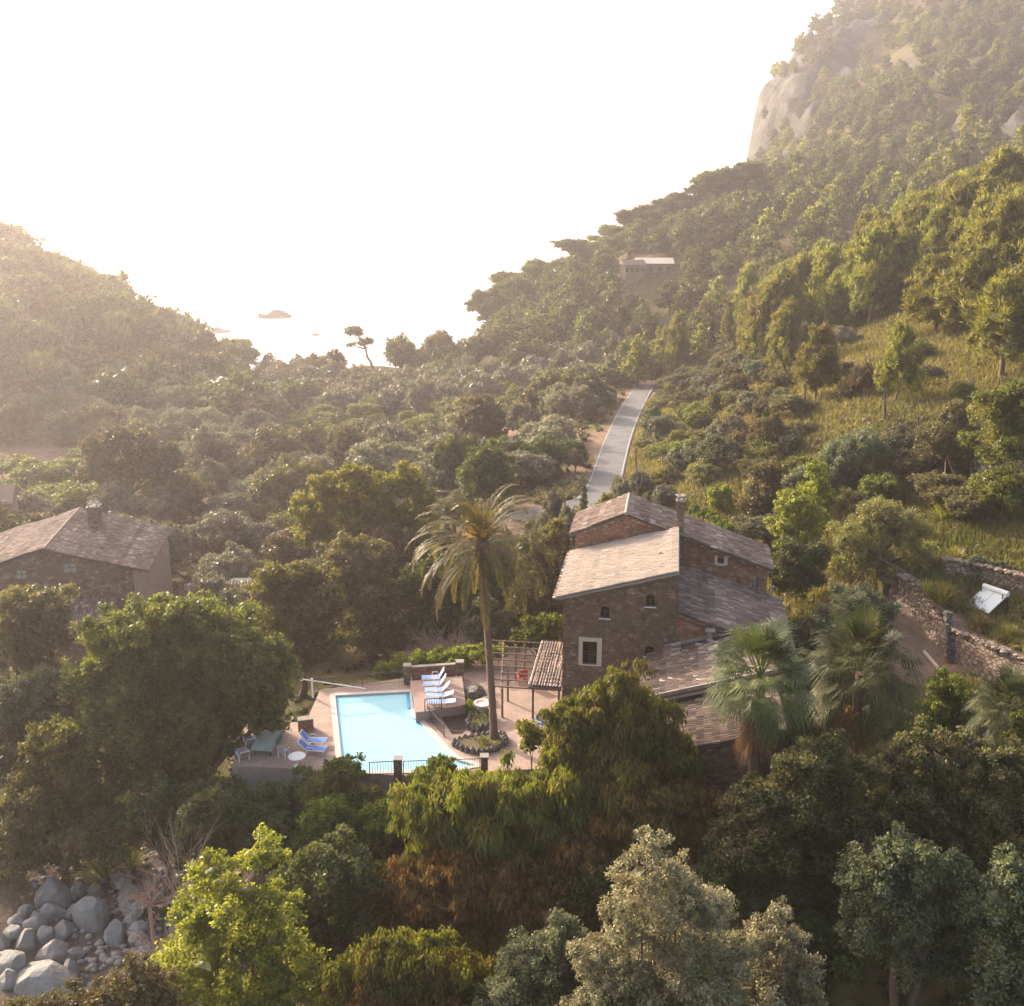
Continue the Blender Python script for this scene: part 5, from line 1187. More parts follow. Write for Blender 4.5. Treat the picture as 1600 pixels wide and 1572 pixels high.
# ------------------------------------------------------------------ creek boulders
BD = [(232, 480, 78, 60), (228, 560, 60, 34), (410, 575, 62, 70), (525, 660, 42, 56), (235, 740, 66, 48), (58, 655, 36, 36), (160, 615, 50, 34), (120, 690, 45, 40), (205, 660, 42, 36), (60, 785, 72, 46), (190, 860, 150, 56), (320, 830, 40, 52), (335, 745, 34, 30), (35, 860, 48, 34), (8, 690, 26, 40), (160, 575, 30, 20), (280, 640, 50, 30), (295, 770, 26, 20), (430, 470, 46, 26), (350, 460, 40, 30), (70, 605, 40, 24), (330, 560, 40, 26), (15, 760, 34, 24), (110, 560, 34, 22)]
BL = ['large round boulder in shadow under the dark trees', 'shadowed boulder just below the largest round one', 'tall pale boulder leaning right of the creek bed', 'pointed pale boulder beside the bank wall', 'wedge shaped grey boulder in mid creek', 'small rounded boulder near the left edge', 'flat lit boulder in the upper pile', 'boulder at the centre of the pile', 'boulder touching the pile centre on the right', 'speckled broad boulder at the left', 'very large flat boulder at the bottom of the creek', 'upright boulder at the right end of the largest flat one', 'small pale boulder above the upright one', 'low boulder at the bottom left corner', 'half boulder cut by the left edge', 'small dark boulder on top of the pile', 'reddish boulder behind the wedge shaped one', 'small stone leaning on the wedge shaped boulder', 'dark boulder beneath the reed clump', 'dark boulder between reeds and round boulder', 'low dark boulder high in the creek', 'shaded boulder left of the tall pale one', 'small boulder against the left edge', 'small shaded boulder in the upper creek']
for i, ((zx, zy, rx, ry), lb) in enumerate(zip(BD, BL)):
    px, py = zx * .35, 1230 + zy * .35; p = ground(px, py + ry * .15, 30); r_ = rpx(rx * .35, p.y, -8) * 1.3; rz = rpx(ry * .35, p.y, -8) * 1.35
    rock((p.x, p.y, p.z + rz * .35), (r_, (r_ + rz) / 2, rz), 'grey ' + lb, 20 + i, group='boulders in the dry creek', rot=i * .3)
rgp = np.random.default_rng(8); bl = []
for i in range(700):
    y = rgp.uniform(42, 62); x = y * rgp.uniform(-.55, -.31); z = Hs(x, y); r_ = rgp.uniform(.08, .38); bl.append((ICO1[0] * np.array([r_, r_ * rgp.uniform(.6, 1), r_ * .6]) + np.array([x, y, z + r_ * .2]), ICO1[1], rgp.random(), 0))
link('creek_stones', raw_mesh('creek_stones', bl, [M['boulder']], True), kind='stuff')
b = MB(); rd = random.Random(6)
for i in range(70):
    f = i / 69; px = 190 + 45 * f + rd.uniform(-10, 10); py = 1362 + 190 * f; p = ground(px, py, 30); s = rd.uniform(.3, .62); b.b.append((ICO1[0] * np.array([s, s, s * .7]) + np.array([p.x, p.y, p.z + .25 + rd.uniform(0, .5)]), ICO1[1], .5, 0))
b.obj('bank_wall', M['boulder'], label='broken pale rubble wall along the creek bank', category='wall')
# ------------------------------------------------------------------ boats
def yacht(label, px, py, wpx, heading, hull, mast=True, seed=0):
    d = ray(px, py); t_ = (SEA - CZ) / d.z; p = Vector((0, 0, CZ)) + d * t_; L = wpx / FX * (p.y * CP + (CZ - SEA) * SP); t = thing('motor_yacht', label, 'boat', (p.x, p.y, SEA), heading, 'boats anchored off the coast')
    V = []; F = []; n = 12
    for i in range(n + 1):
        f = i / n; x = (f - .5) * L; w = L * .13 * (1 if f < .55 else math.cos((f - .55) / .45 * 1.5) ** .8 + .02); sh = L * (.085 + .05 * f * f)
        V += [(x, -w, sh), (x, -w * .75, -.4), (x, w * .75, -.4), (x, w, sh)]
    for i in range(n):
        a = i * 4; F += [(a, a + 4, a + 5, a + 1), (a + 1, a + 5, a + 6, a + 2), (a + 2, a + 6, a + 7, a + 3), (a + 3, a + 7, a + 4, a)]
    F += [(0, 1, 2, 3), (4 * n + 3, 4 * n + 2, 4 * n + 1, 4 * n)]; b = MB(); b.add(V, F); b.obj('hull', M[hull], t)
    def deck(x0, x1, w, z0, z1, nm):
        b = MB(); b.prism([(x0 * L, -w * L), (x1 * L, -w * L * .6), (x1 * L, w * L * .6), (x0 * L, w * L)], z0 * L, z1 * L); return b.obj(nm, M[hull], t)
    deck(-.42, .22, .095, .08, .15, 'cabin'); deck(-.30, .12, .08, .152, .205, 'upper_deck'); deck(-.18, .04, .05, .207, .235, 'bridge')
    b = MB(); b.box(-.38 * L, .16 * L, -.097 * L, .097 * L, .105 * L, .13 * L); b.obj('window_band', M['boat_dark'], t)
    if mast: MB().tube([(-.06 * L, 0, .23 * L), (-.08 * L, 0, .40 * L)], .012 * L, 5).obj('mast', M[hull], t); MB().bar((-.2 * L, 0, .34 * L), (0.02 * L, 0, .38 * L), .012 * L).obj('antenna', M[hull], t)
    return t
yacht('largest dark motor yacht anchored in the bright bay', 429, 496, 50, R(200), 'boat_dark'); yacht('white motor yacht second largest, beyond the bare spruce', 341, 519, 36, R(5), 'boat_white')
yacht('tiny boat alone in the middle of the bright bay', 492, 524, 15, R(170), 'boat_white'); yacht('small boat nearly hidden behind the left headland trees', 310, 527, 16, R(10), 'boat_white', False)

# ------------------------------------------------------------------ individual trees and shrubs
T = px_tree
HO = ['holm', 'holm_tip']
# foreground
T('young_tree', 'bright yellow green tree at the lower left beside the creek boulders', 'tree', [(335, 1368, 42), (415, 1335, 30), (385, 1400, 52), (318, 1440, 56), (425, 1410, 42), (400, 1470, 60), (330, 1510, 70), (440, 1530, 62), (290, 1555, 50), (390, 1580, 70)], 40, 'yellow', .20, r0=.14, cover=.8, cr=.40, rough=.42, W=.12)
T('low_shrub', 'olive brown shrub along the bottom edge below the boulders', 'shrub', [(40, 1585, 42), (110, 1575, 40), (170, 1560, 38), (215, 1525, 34), (250, 1560, 45)], 36, 'scrub', .13, r0=.06, cover=.8)
T('broadleaf_tree', 'dark bluish green tree right behind the bright yellow green one', 'tree', [(505, 1360, 55), (560, 1385, 58), (495, 1430, 55), (560, 1450, 60), (450, 1380, 35), (520, 1490, 60)], 47, 'dark', .24, r0=.2)
T('drooping_shrub', 'yellow green drooping shrub with orange sprays at the bottom edge', 'shrub', [(540, 1530, 42), (600, 1500, 52), (660, 1510, 58), (720, 1530, 52), (620, 1560, 70), (700, 1575, 60), (545, 1580, 50)], 38, 'pepper', .30, W=.07, mode='droop', r0=.1, extra=[('dried_sprays', [(580, 1560, 30, -1.5), (690, 1575, 34, -1.5)], 'dried', .26, .07, 'droop')])
T('pepper_tree', 'large drooping tree with russet dried lower foliage below the pool', 'tree', [(660, 1265, 52), (712, 1250, 52), (780, 1245, 56), (840, 1245, 60), (690, 1310, 60), (760, 1300, 74), (850, 1310, 72), (900, 1270, 60), (612, 1400, 34), (600, 1440, 26), (640, 1365, 34)], 49, 'pepper', .46, W=.08, mode='droop', r0=.32, cap=80000, base=(770, 1400), bark='pale_bark',
  extra=[('dried_foliage', [(650, 1385, 46, -3), (715, 1375, 50, -3.5), (780, 1385, 52, -3.5), (850, 1375, 50, -3), (640, 1440, 42, -3), (720, 1450, 50, -3), (800, 1450, 50, -3), (905, 1330, 46, -2.5)], 'dried', .36, .09, 'droop')])
T('willowy_tree', 'olive green drooping tree hiding the foot of the farmhouse facade', 'tree', [(968, 1060, 24), (925, 1108, 46), (880, 1125, 34), (975, 1100, 48), (1015, 1125, 46), (935, 1160, 62), (1010, 1175, 62), (1050, 1180, 40), (880, 1170, 40), (965, 1210, 66), (1040, 1230, 50), (900, 1220, 48)], 51, 'pepper', .30, W=.08, mode='droop', r0=.28, bark='pale_bark',
  extra=[('dried_foliage', [(1000, 1265, 56, -2.5), (1070, 1260, 44, -2), (940, 1290, 46, -2.5), (1050, 1310, 46, -2), (970, 1320, 46, -2.5)], 'dried', .30, .07, 'droop')])
T('silvery_tree', 'tall silver grey tree in the centre of the foreground', 'tree', [(1018, 1322, 24), (1000, 1370, 42), (1060, 1385, 40), (975, 1440, 46), (1040, 1440, 62), (1110, 1430, 44), (935, 1500, 40), (1000, 1520, 66), (1080, 1520, 72), (1140, 1495, 50), (1160, 1560, 62), (1040, 1590, 80), (940, 1570, 50)], 34, 'grey', .15, W=.06, r0=.16, cap=100000, cr=.36, rough=.42, cover=.75)
T('silvery_tree', 'smaller silver grey tree to the right of the tall one', 'tree', [(1218, 1428, 22), (1200, 1470, 36), (1240, 1465, 26), (1215, 1520, 46), (1255, 1520, 30), (1200, 1570, 50), (1260, 1570, 32)], 34.5, 'grey', .15, W=.06, r0=.12, cr=.42, rough=.35, cover=.9)
T('grey_shrub', 'dark grey green shrub at the bottom left of the tall silver tree', 'shrub', [(880, 1465, 36), (840, 1500, 46), (900, 1510, 46), (810, 1545, 46), (870, 1560, 56), (770, 1580, 40), (930, 1580, 40)], 36, 'greygreen', .15, W=.07, r0=.1)
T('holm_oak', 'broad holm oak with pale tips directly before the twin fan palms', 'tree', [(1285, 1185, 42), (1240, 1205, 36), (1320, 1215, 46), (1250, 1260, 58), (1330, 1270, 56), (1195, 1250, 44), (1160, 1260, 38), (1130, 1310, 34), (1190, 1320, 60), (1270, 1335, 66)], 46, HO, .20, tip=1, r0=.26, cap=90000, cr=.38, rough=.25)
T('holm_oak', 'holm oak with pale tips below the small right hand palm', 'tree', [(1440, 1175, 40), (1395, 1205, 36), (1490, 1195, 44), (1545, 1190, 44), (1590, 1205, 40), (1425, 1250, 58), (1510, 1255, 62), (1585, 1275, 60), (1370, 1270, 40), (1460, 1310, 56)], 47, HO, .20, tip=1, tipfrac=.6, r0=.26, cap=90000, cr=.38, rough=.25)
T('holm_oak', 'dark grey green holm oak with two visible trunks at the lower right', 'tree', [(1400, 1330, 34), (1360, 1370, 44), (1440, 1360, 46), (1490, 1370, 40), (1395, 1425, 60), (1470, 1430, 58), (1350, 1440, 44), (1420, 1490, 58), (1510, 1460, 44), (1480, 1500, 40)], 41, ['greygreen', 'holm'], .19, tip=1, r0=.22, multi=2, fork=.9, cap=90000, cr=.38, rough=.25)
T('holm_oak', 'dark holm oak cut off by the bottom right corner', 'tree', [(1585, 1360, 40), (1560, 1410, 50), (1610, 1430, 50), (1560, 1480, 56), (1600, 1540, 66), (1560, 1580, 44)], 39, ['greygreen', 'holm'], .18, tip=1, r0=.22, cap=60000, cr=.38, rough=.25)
T('holm_oak', 'shadowed dark oak between the small silver tree and the two trunked oak', 'tree', [(1120, 1370, 46), (1180, 1400, 56), (1250, 1410, 54), (1310, 1400, 50), (1300, 1470, 60), (1350, 1520, 50), (1290, 1540, 60)], 46, 'dark', .22, r0=.25, cap=50000)
T('shrub', 'yellowish shrub glowing between the trunks at the bottom right', 'shrub', [(1400, 1575, 40), (1460, 1570, 36), (1350, 1580, 36), (1545, 1380, 36), (1570, 1330, 34), (1525, 1330, 30)], 48, 'scrub', .18, r0=.08)
# shrubs in front of the terrace
for lb, lo, Y, mt in (('dark citrus bush hiding the terrace front below the round table', [(430, 1258, 40), (480, 1240, 34), (395, 1275, 44), (460, 1280, 46)], 56, 'dark'),
    ('green citrus bush whose sprays overlap the near pool corner', [(512, 1212, 26), (545, 1204, 26), (535, 1240, 38), (580, 1250, 28), (500, 1255, 34)], 56, 'citrus'),
    ('low green citrus bush under the pool parapet', [(520, 1275, 38), (560, 1300, 42), (600, 1280, 36), (500, 1310, 36), (570, 1335, 42)], 53, 'fresh'),
    ('leafy green bush overlapping the front railing right of the middle pillar', [(668, 1215, 24), (695, 1202, 24), (712, 1228, 24), (680, 1245, 36), (640, 1258, 28)], 56.5, 'fresh'),
    ('dark green bush below the left terrace wall', [(330, 1270, 44), (375, 1290, 48), (340, 1320, 46), (420, 1320, 44), (300, 1310, 36)], 54, 'dark'),
    ('low dark bush between pool wall and drooping tree', [(620, 1290, 32), (600, 1335, 36), (650, 1300, 30)], 53, 'dark')):
    T('citrus_bush', lb, 'shrub', lo, Y, mt, .22, r0=.07, cap=30000, W=.11)
T('citrus_bush', 'dark bush against the left end of the terrace retaining wall', 'shrub', [(362, 1235, 26), (350, 1262, 34), (330, 1240, 26)], 57, 'dark', .22, r0=.07, cap=20000)
T('vine_shrub', 'small leafy yellow green vine shrub on the paving by the willowy tree', 'shrub', [(822, 1140, 16), (838, 1150, 20), (826, 1162, 14)], 57, 'yellow', .2, r0=.05, base=(832, 1180, 58))
T('citrus_bush', 'bright green citrus bush right of the twin fan palms', 'shrub', [(1480, 1075, 30), (1500, 1110, 34), (1460, 1120, 34), (1480, 1150, 36)], 60, 'fresh', .2, r0=.08)
T('citrus_bush', 'bright green leaves at the right edge below the small palm', 'shrub', [(1590, 1160, 24), (1600, 1130, 20), (1575, 1180, 22)], 50, 'fresh', .2, r0=.06)
T('bush', 'dark bush filling the gap left of the tall silver tree', 'shrub', [(905, 1400, 34), (945, 1385, 34), (925, 1430, 38), (965, 1425, 30)], 45, 'dark', .22, r0=.08, cap=20000)
# big dome and left trees
T('carob_tree', 'huge domed green tree with sunlit rim left of the pool', 'tree', [(185, 1010, 60), (235, 985, 62), (295, 980, 62), (350, 1000, 62), (392, 1032, 60), (420, 1080, 48), (160, 1065, 62), (230, 1060, 84), (320, 1070, 84), (385, 1100, 52), (180, 1130, 72), (265, 1140, 80), (320, 1150, 56), (420, 1120, 30), (230, 1195, 60), (290, 1205, 50)], 63, ['carob', 'carob'], .30, W=.15, r0=.55, cap=150000, cr=.26, rough=.2, cover=1.2, dj=.5)
T('dark_tree', 'brownish tree at the left edge in front of the farmhouse wall', 'tree', [(30, 950, 42), (75, 955, 38), (20, 1000, 48), (85, 1000, 32), (60, 1040, 44)], 70, ['brownish'], .26, r0=.3, cap=50000)
T('olive_tree', 'hazy grey green tree at the left edge below the brownish one', 'tree', [(20, 1090, 48), (70, 1085, 42), (40, 1140, 56), (100, 1130, 38), (15, 1190, 48), (80, 1190, 50)], 65, 'greygreen', .26, r0=.3, cap=50000)
T('dark_tree', 'small round topped green tree at the foot of the domed tree', 'tree', [(80, 1160, 40), (120, 1200, 46), (60, 1220, 44), (110, 1260, 48), (160, 1250, 40)], 60, 'carob', .26, r0=.25, cap=50000)
T('dark_tree', 'dark tree overhanging the shadowed boulders', 'tree', [(30, 1270, 56), (100, 1310, 50), (40, 1340, 44), (160, 1310, 46), (220, 1290, 44), (0, 1330, 40)], 58, 'brownish', .26, r0=.25, cap=50000)
T('dark_tree', 'dark bush between domed tree and bare branched sapling', 'shrub', [(240, 1250, 42), (290, 1270, 36), (200, 1300, 36), (270, 1310, 34)], 57, 'dark', .26, r0=.2, cap=30000)
# middle ground
T('dark_tree', 'round dark green tree between domed tree and tall date palm', 'tree', [(430, 915, 38), (470, 905, 36), (500, 940, 42), (440, 965, 50), (500, 990, 48), (455, 1020, 44)], 80, ['carob'], .32, r0=.3, cap=50000)
T('oak_tree', 'brown tinged rounded oak behind the round dark green tree', 'tree', [(545, 870, 36), (580, 880, 34), (525, 905, 34), (570, 930, 48), (610, 940, 38), (560, 985, 46), (610, 1000, 36)], 86, 'brownish', .32, r0=.3, cap=40000)
T('golden_tree', 'glowing yellow green tree in the valley left of the palm crown', 'tree', [(510, 765, 32), (555, 752, 30), (600, 770, 34), (638, 752, 28), (655, 780, 26), (485, 795, 30), (535, 805, 44), (590, 815, 44), (640, 815, 34), (490, 830, 30)], 102, ['yellow'], .34, r0=.25, cap=50000)
for lb, lo, Y, mt in (('dark oak behind the left side of the date palm', [(680, 890, 40), (650, 920, 38), (700, 930, 40), (670, 965, 42), (710, 975, 34)], 86, 'dark'),
    ('dark oak right behind the date palm trunk', [(740, 890, 36), (790, 880, 36), (770, 925, 44), (810, 930, 36), (740, 955, 34)], 90, 'dark'),
    ('brown green oak touching the left eave of the farmhouse', [(840, 860, 38), (870, 840, 26), (860, 895, 36), (835, 930, 40), (865, 950, 30), (810, 960, 30)], 84, 'brownish'),
    ('dull oak below the golden tree', [(640, 860, 34), (600, 850, 30), (680, 850, 30), (620, 890, 34)], 96, 'brownish')):
    T('oak_tree', lb, 'tree', lo, Y, mt, .32, r0=.28, cap=32000)
T('fresh_bush', 'fresh green rounded bush just behind the tiled porch', 'shrub', [(835, 988, 24), (862, 980, 24), (850, 1000, 26), (815, 1000, 18)], 76, 'fresh', .24, r0=.1)
T('small_tree', 'small grey green tree behind the palm trunk above the ivy', 'tree', [(750, 985, 26), (775, 975, 22), (785, 1000, 24), (760, 945, 20)], 79, 'greygreen', .24, r0=.12)
T('ivy_hedge', 'bright green ivy hedge behind the red garden wall', 'hedge', [(625, 1040, 18), (655, 1034, 20), (685, 1032, 22), (715, 1028, 22), (745, 1024, 22), (775, 1022, 18), (600, 1048, 16)], 75, 'ivy', .2, r0=.05, under=.6)
# bare shrubs
def bare(name, label, px, py, Y, r_px, n, seed, mat='twig', cat='shrub', spread=1.0, h=1.0, rt=.022):
    rd = random.Random(seed); p = pt(px, py, Y); gz = Hs(p.x, p.y); r = rpx(r_px, Y, p.z); zz = max(p.z - r * .6, gz); b = MB(); b.tube([(0, 0, gz - zz - .3), (0, 0, .2)], [.14, .1], 6)
    for i in range(n):
        a = rd.random() * 6.28; e = rd.uniform(.15, 1.35); l = r * rd.uniform(.8, 1.35); P = [Vector((0, 0, .1))]; d = Vector((math.cos(a) * math.cos(e) * spread, math.sin(a) * math.cos(e) * spread, math.sin(e) * h))
        for j in range(5): P.append(P[-1] + d * l / 5 + Vector((rd.uniform(-1, 1), rd.uniform(-1, 1), rd.uniform(-.6, .8))) * l * .05)
        b.tube(P, [rt * (1.4 - .25 * j) for j in range(6)], 3, rd.random())
        for _ in range(5):
            s = P[rd.randint(2, 5)]; dd = (d + Vector((rd.uniform(-1, 1), rd.uniform(-1, 1), rd.uniform(-.5, 1))) * .9) * l * .3; b.tube([s, s + dd * .5, s + dd + Vector((0, 0, -.1 * l * rd.random()))], [rt * .6, rt * .45, rt * .3], 3, rd.random())
    return b.obj(name, M[mat], loc=(p.x, p.y, zz), label=label, category=cat)
bare('twiggy_shrub', 'leafless rosy twig shrub behind the red garden wall', 700, 1010, 80, 62, 230, 4, rt=.03, h=.62)
bare('twiggy_shrub', 'lower end of bare twigs left of the ivy hedge', 640, 1035, 80, 26, 60, 5, rt=.03, h=.6)
bare('bare_sapling', 'leafless pale sapling beside the yellow green tree', 282, 1385, 49, 76, 26, 8, cat='tree', h=1.6, rt=.018)
bare('twiggy_shrub', 'pale dead twigs over the rubble bank by the creek', 232, 1400, 47, 36, 60, 9, rt=.012, spread=1.2)
bare('twiggy_shrub', 'thin bare stems left of the yellow green tree base', 255, 1480, 44, 44, 60, 10, rt=.015, spread=1.2)
def reed(name, label, px, py, n, L, mat='reed', ym=40, w=.05):
    p = ground(px, py, ym); o = spiky(name, label, 800, 800, p.z, n, L, mat, 75, 'reeds', w); o.location = p; return o
reed('reed_clump', 'feathery pale reed clump above the boulders', 165, 1375, 220, 3.4, 'reed'); reed('reed_clump', 'second smaller reed clump left of the bare sapling', 205, 1360, 120, 2.8, 'reed')
reed('reed_clump', 'golden reed clump on the bank above the long stone wall', 1470, 948, 260, 2.2, ym=60); reed('reed_clump', 'smaller reed clump left of the stone steps', 1445, 935, 200, 1.8, ym=60); reed('reed_clump', 'tawny grass clump just below the solar collector', 1530, 985, 240, 1.5, 'grass', 60); reed('reed_clump', 'tawny grass clump near the wall top at the right edge', 1575, 1000, 240, 1.4, 'grass', 60)
reed('reed_clump', 'yellow green grass clump between the upper wall and the bank', 1490, 885, 260, 1.9, ym=60); reed('reed_clump', 'pale plumed reeds beside the dark gnarled olive', 1470, 815, 160, 2.2, ym=60)
# right slope specials
T('olive_tree', 'brownish grey olive with a thick twisted trunk above the path', 'tree', [(1375, 815, 38), (1335, 845, 34), (1410, 830, 38), (1360, 870, 36), (1430, 865, 30), (1325, 880, 22)], 78, ['scrub'], .24, W=.08, r0=.38, base=(1408, 940, 76.5), cap=40000, cr=.36, rough=.3, cover=.8, multi=2)
T('olive_shrub', 'grey green olive shrub in front of the brownish olive', 'shrub', [(1330, 945, 34), (1370, 955, 30), (1300, 965, 28), (1345, 975, 30)], 70, 'greygreen', .22, W=.08, r0=.1, cap=30000, rough=.3)
T('wild_olive', 'large dark grey wild olive above the brownish olive', 'tree', [(1310, 715, 32), (1350, 705, 34), (1390, 725, 34), (1300, 750, 30), (1350, 755, 40), (1400, 760, 30)], 96, 'greygreen', .28, W=.11, r0=.3, cap=36000, rough=.3)
T('gnarled_olive', 'dark gnarled olive with leaning bare trunks on the right slope', 'tree', [(1490, 650, 24), (1475, 680, 34), (1505, 690, 28), (1460, 710, 24), (1500, 720, 26), (1450, 740, 22)], 92, 'brownish', .26, W=.09, r0=.22, base=(1505, 792, 88), multi=3, cap=26000, rough=.3)
for lb, lo, Y, mt in (('light green leafy tree right of the farmhouse roof', [(1245, 785, 26), (1225, 820, 26), (1270, 815, 28), (1240, 850, 26)], 86, 'yellow'),
    ('dark ivy covered bush touching the right end of the farmhouse', [(1235, 865, 28), (1270, 870, 26), (1230, 900, 30), (1265, 905, 26)], 78, 'dark'),
    ('russet brown bush behind the row of clipped balls', [(1195, 770, 30), (1180, 800, 28), (1215, 795, 26), (1200, 740, 26)], 95, 'brownish'),
    ('tall yellow green bush at the right edge of the slope', [(1560, 640, 36), (1595, 620, 36), (1570, 700, 44), (1600, 690, 40), (1560, 760, 36), (1600, 770, 40)], 82, 'citrus'),
    ('pale green sapling left of the wild olive', [(1280, 760, 18), (1275, 735, 16), (1285, 785, 18)], 90, 'yellow'),
    ('small dark bush on the bank below the green lawn', [(1530, 885, 20), (1560, 895, 20), (1590, 905, 22)], 76, 'greygreen'),
    ('olive green bush just left of the long wall foot', [(1290, 1000, 28), (1265, 985, 24), (1250, 1010, 22)], 67, 'greygreen')):
    T('bush', lb, 'shrub', lo, Y, mt, .25, r0=.1, cap=26000, rough=.28)
# clipped balls and box
CL = ['first clipped ball, nearest the chimney', 'second clipped ball from the chimney', 'third clipped ball from the chimney', 'fourth clipped ball from the chimney', 'fifth clipped ball from the chimney', 'sixth clipped ball from the chimney, lowest in the row']
for i, (px, py, r_) in enumerate([(1085, 797, 10), (1099, 802, 10), (1112, 806, 9.5), (1120, 813, 9), (1129, 820, 9), (1138, 827, 9.5)]):
    T('clipped_bush', 'round green ' + CL[i], 'shrub', [(px, py, r_, 0)], 96 - i * 1.6, 'fresh', .12, r0=.04, cr=.25, rough=.03, cap=6000, tuft=0, group='clipped balls behind the farmhouse')
T('clipped_bush', 'square clipped bright green bush above the row of balls', 'shrub', [(1117, 772, 13), (1133, 770, 13), (1118, 786, 12), (1134, 786, 12)], 100, 'ivy', .16, r0=.05, cr=.25, rough=.05, cap=12000, tuft=.2)
def cypress(label, px, py0, py1, Y, wpx):
    p = pt(px, py1, Y); q_ = pt(px, py0, Y); x, y = p.x, p.y; z = Hs(x, y); h = q_.z - z; w = rpx(wpx, Y) / 2; t = thing('cypress', label, 'tree', (x, y, z)); MB().tube([(0, 0, -.3), (0, 0, h * .7)], [.1, .04], 6).obj('trunk', M['bark'], t)
    lb = [(0, 0, h * f, w * math.sin(math.pi * min(1, (1 - f) * .75 + .12))) for f in [.12, .22, .32, .42, .52, .62, .72, .82, .9, .96]]
    link('crown', raw_mesh('crown', crown(lb, .16, .06, 1.2, 'needle', 3, .5, 1.3, 9000), [M['dark']]), t)
cypress('slim dark cypress standing just behind the farmhouse ridge', 912, 756, 800, 98, 13)

# pines on the near slope, placed by crown top and trunk foot
PN = [(1062, 492, 596, 44), (1104, 468, 545, 40), (1172, 420, 548, 46), (1285, 510, 625, 66), (1412, 505, 628, 62), (1232, 470, 590, 60), (1200, 455, 575, 50)]
PL = ['lone rounded pine left of the slope forest above the road', 'pine with forked trunk right of the lone rounded pine', 'tall thin pine with an ivy dark trunk', 'rounded pine standing alone on the grassy slope', 'leaning pine with a bare trunk on the grassy slope', 'pine at the lower left corner of the slope forest', 'pine just behind the forest corner pine']
for (px, a, c, w_), lb in zip(PN, PL): px_inst('pine', px, a, 120, w_ * 1.05, 'pine_tree', lb, 'pine tree', pybase=c)
BP = [(1575, 236, 165, 120), (1600, 330, 140, 130), (1510, 285, 158, 110), (1535, 385, 128, 130), (1590, 420, 112, 130), (1440, 325, 160, 90), (1470, 400, 136, 100)]
BPL = ['tallest pine at the right edge', 'broad pine cut by the right edge', 'broad pine left of the tallest edge pine', 'layered pine above the grassy slope top', 'low branched pine at the right edge above the yellow green bush', 'pine with a narrow top in the front row', 'pine in the front row beside the slope top']
for (px, a, Y, w_), lb in zip(BP, BPL):
    p = pt(px, a, Y); inst('pine', p.x, p.y, rpx(w_, Y, 25), p.z - Hs(p.x, p.y), 'pine_tree', lb, 'pine tree')
rd = random.Random(77)
def uvpx(x, y, z): w = y * CP + (CZ - z) * SP; return 800 + FX * x / w, 786 - FX * (y * SP - (CZ - z) * CP) / w * 1.0
def clear(x, y, rad=4.0):
    return float(line_dist(np.array([x]), np.array([y]), RA)[0][0]) > rad
def scatter(Y0, Y1, u0, u1, step, jit=.45):
    Y = Y0
    while Y < Y1:
        x = u0 * Y
        while x < u1 * Y:
            yield x + rd.uniform(-jit, jit) * step, Y + rd.uniform(-jit, jit) * step
            x += step
        Y += step
def front_of_slope(px): return np.interp(px, [1040, 1130, 1200, 1350, 1480, 1600], [560, 560, 585, 520, 480, 500])
cnt = 0
for x, y in scatter(100, 215, .17, .62, 5.6):
    z = Hs(x, y); px, py = uvpx(x, y, z)
    if py > front_of_slope(px) - 4 or px < 1130 + rd.uniform(-20, 20) or px > 1680: continue
    cnt += 1; h = rd.uniform(9.5, 15.5); inst('pine', x, y, h * rd.uniform(.5, .68), h, 'pine_tree', 'warm green pine packed in the forest on the right slope', 'pine tree', 'pines of the right slope forest')
print('slope pines', cnt)
# skyline umbrella pines on the headland
UM = [(800, 418, 330, 88), (782, 470, 322, 60), (850, 400, 340, 70), (905, 368, 345, 86), (955, 355, 350, 80), (1010, 318, 352, 70), (1045, 305, 356, 70), (1090, 285, 360, 80), (1130, 256, 362, 74), (1170, 248, 365, 66), (770, 505, 315, 36), (735, 520, 300, 40), (828, 470, 330, 76), (880, 420, 338, 84), (985, 340, 352, 70)]
UL = ['leftmost large umbrella pine of the headland skyline', 'low umbrella pine tucked under the leftmost large one', 'umbrella pine second on the headland skyline', 'wide flat umbrella pine third on the skyline', 'umbrella pine left of the pale roofed villa', 'umbrella pine above the pale roofed villa', 'rounded skyline pine right above the villa', 'broad skyline pine midway up the headland', 'skyline pine near the foot of the cliff', 'last skyline pine touching the cliff', 'tiny flat pine low on the headland tip', 'small dark pine left of the headland tip', 'shaded umbrella pine below the leftmost large one', 'shaded pine below the third skyline pine', 'skyline pine between two broad crowns']
for q_, lb in (((768, 440, 326, 62), 'dark pine jutting out low at the tip of the headland'), ((835, 438, 332, 84), 'dense dark pine in the cluster at the headland tip'), ((872, 402, 342, 84), 'dense dark pine upslope in the headland cluster'), ((800, 470, 324, 70), 'dark pine under the cluster at the headland tip')): UM.append(q_); UL.append(lb)
for (px, a, Y, w_), lb in zip(UM, UL):
    p = pt(px, a, Y); z = Hs(p.x, p.y); inst('umbrella', p.x, p.y, rpx(w_, Y, z) * 1.25, max(7, p.z - z), 'umbrella_pine', lb, 'pine tree')
for px, a, Y, w_, lb in ((690, 519, 282, 50, 'rounded dark tree on the shore right of the lone pine'), (640, 553, 280, 52, 'lower broad tree between lone pine and rounded dark tree'), (665, 540, 286, 36, 'small dark tree squeezed beside the rounded one on the shore'), (480, 566, 276, 50, 'broad dark shore tree left of the lone pine'), (508, 562, 280, 36, 'flat topped dark tree at the end of the shore row'), (430, 572, 274, 54, 'low spreading tree in the shore row')):
    p = pt(px, a, Y); z = Hs(p.x, p.y); inst('dark', p.x, p.y, rpx(w_, Y, z), max(4, p.z - z), 'shore_tree', lb, 'tree', crownmat='brownish')
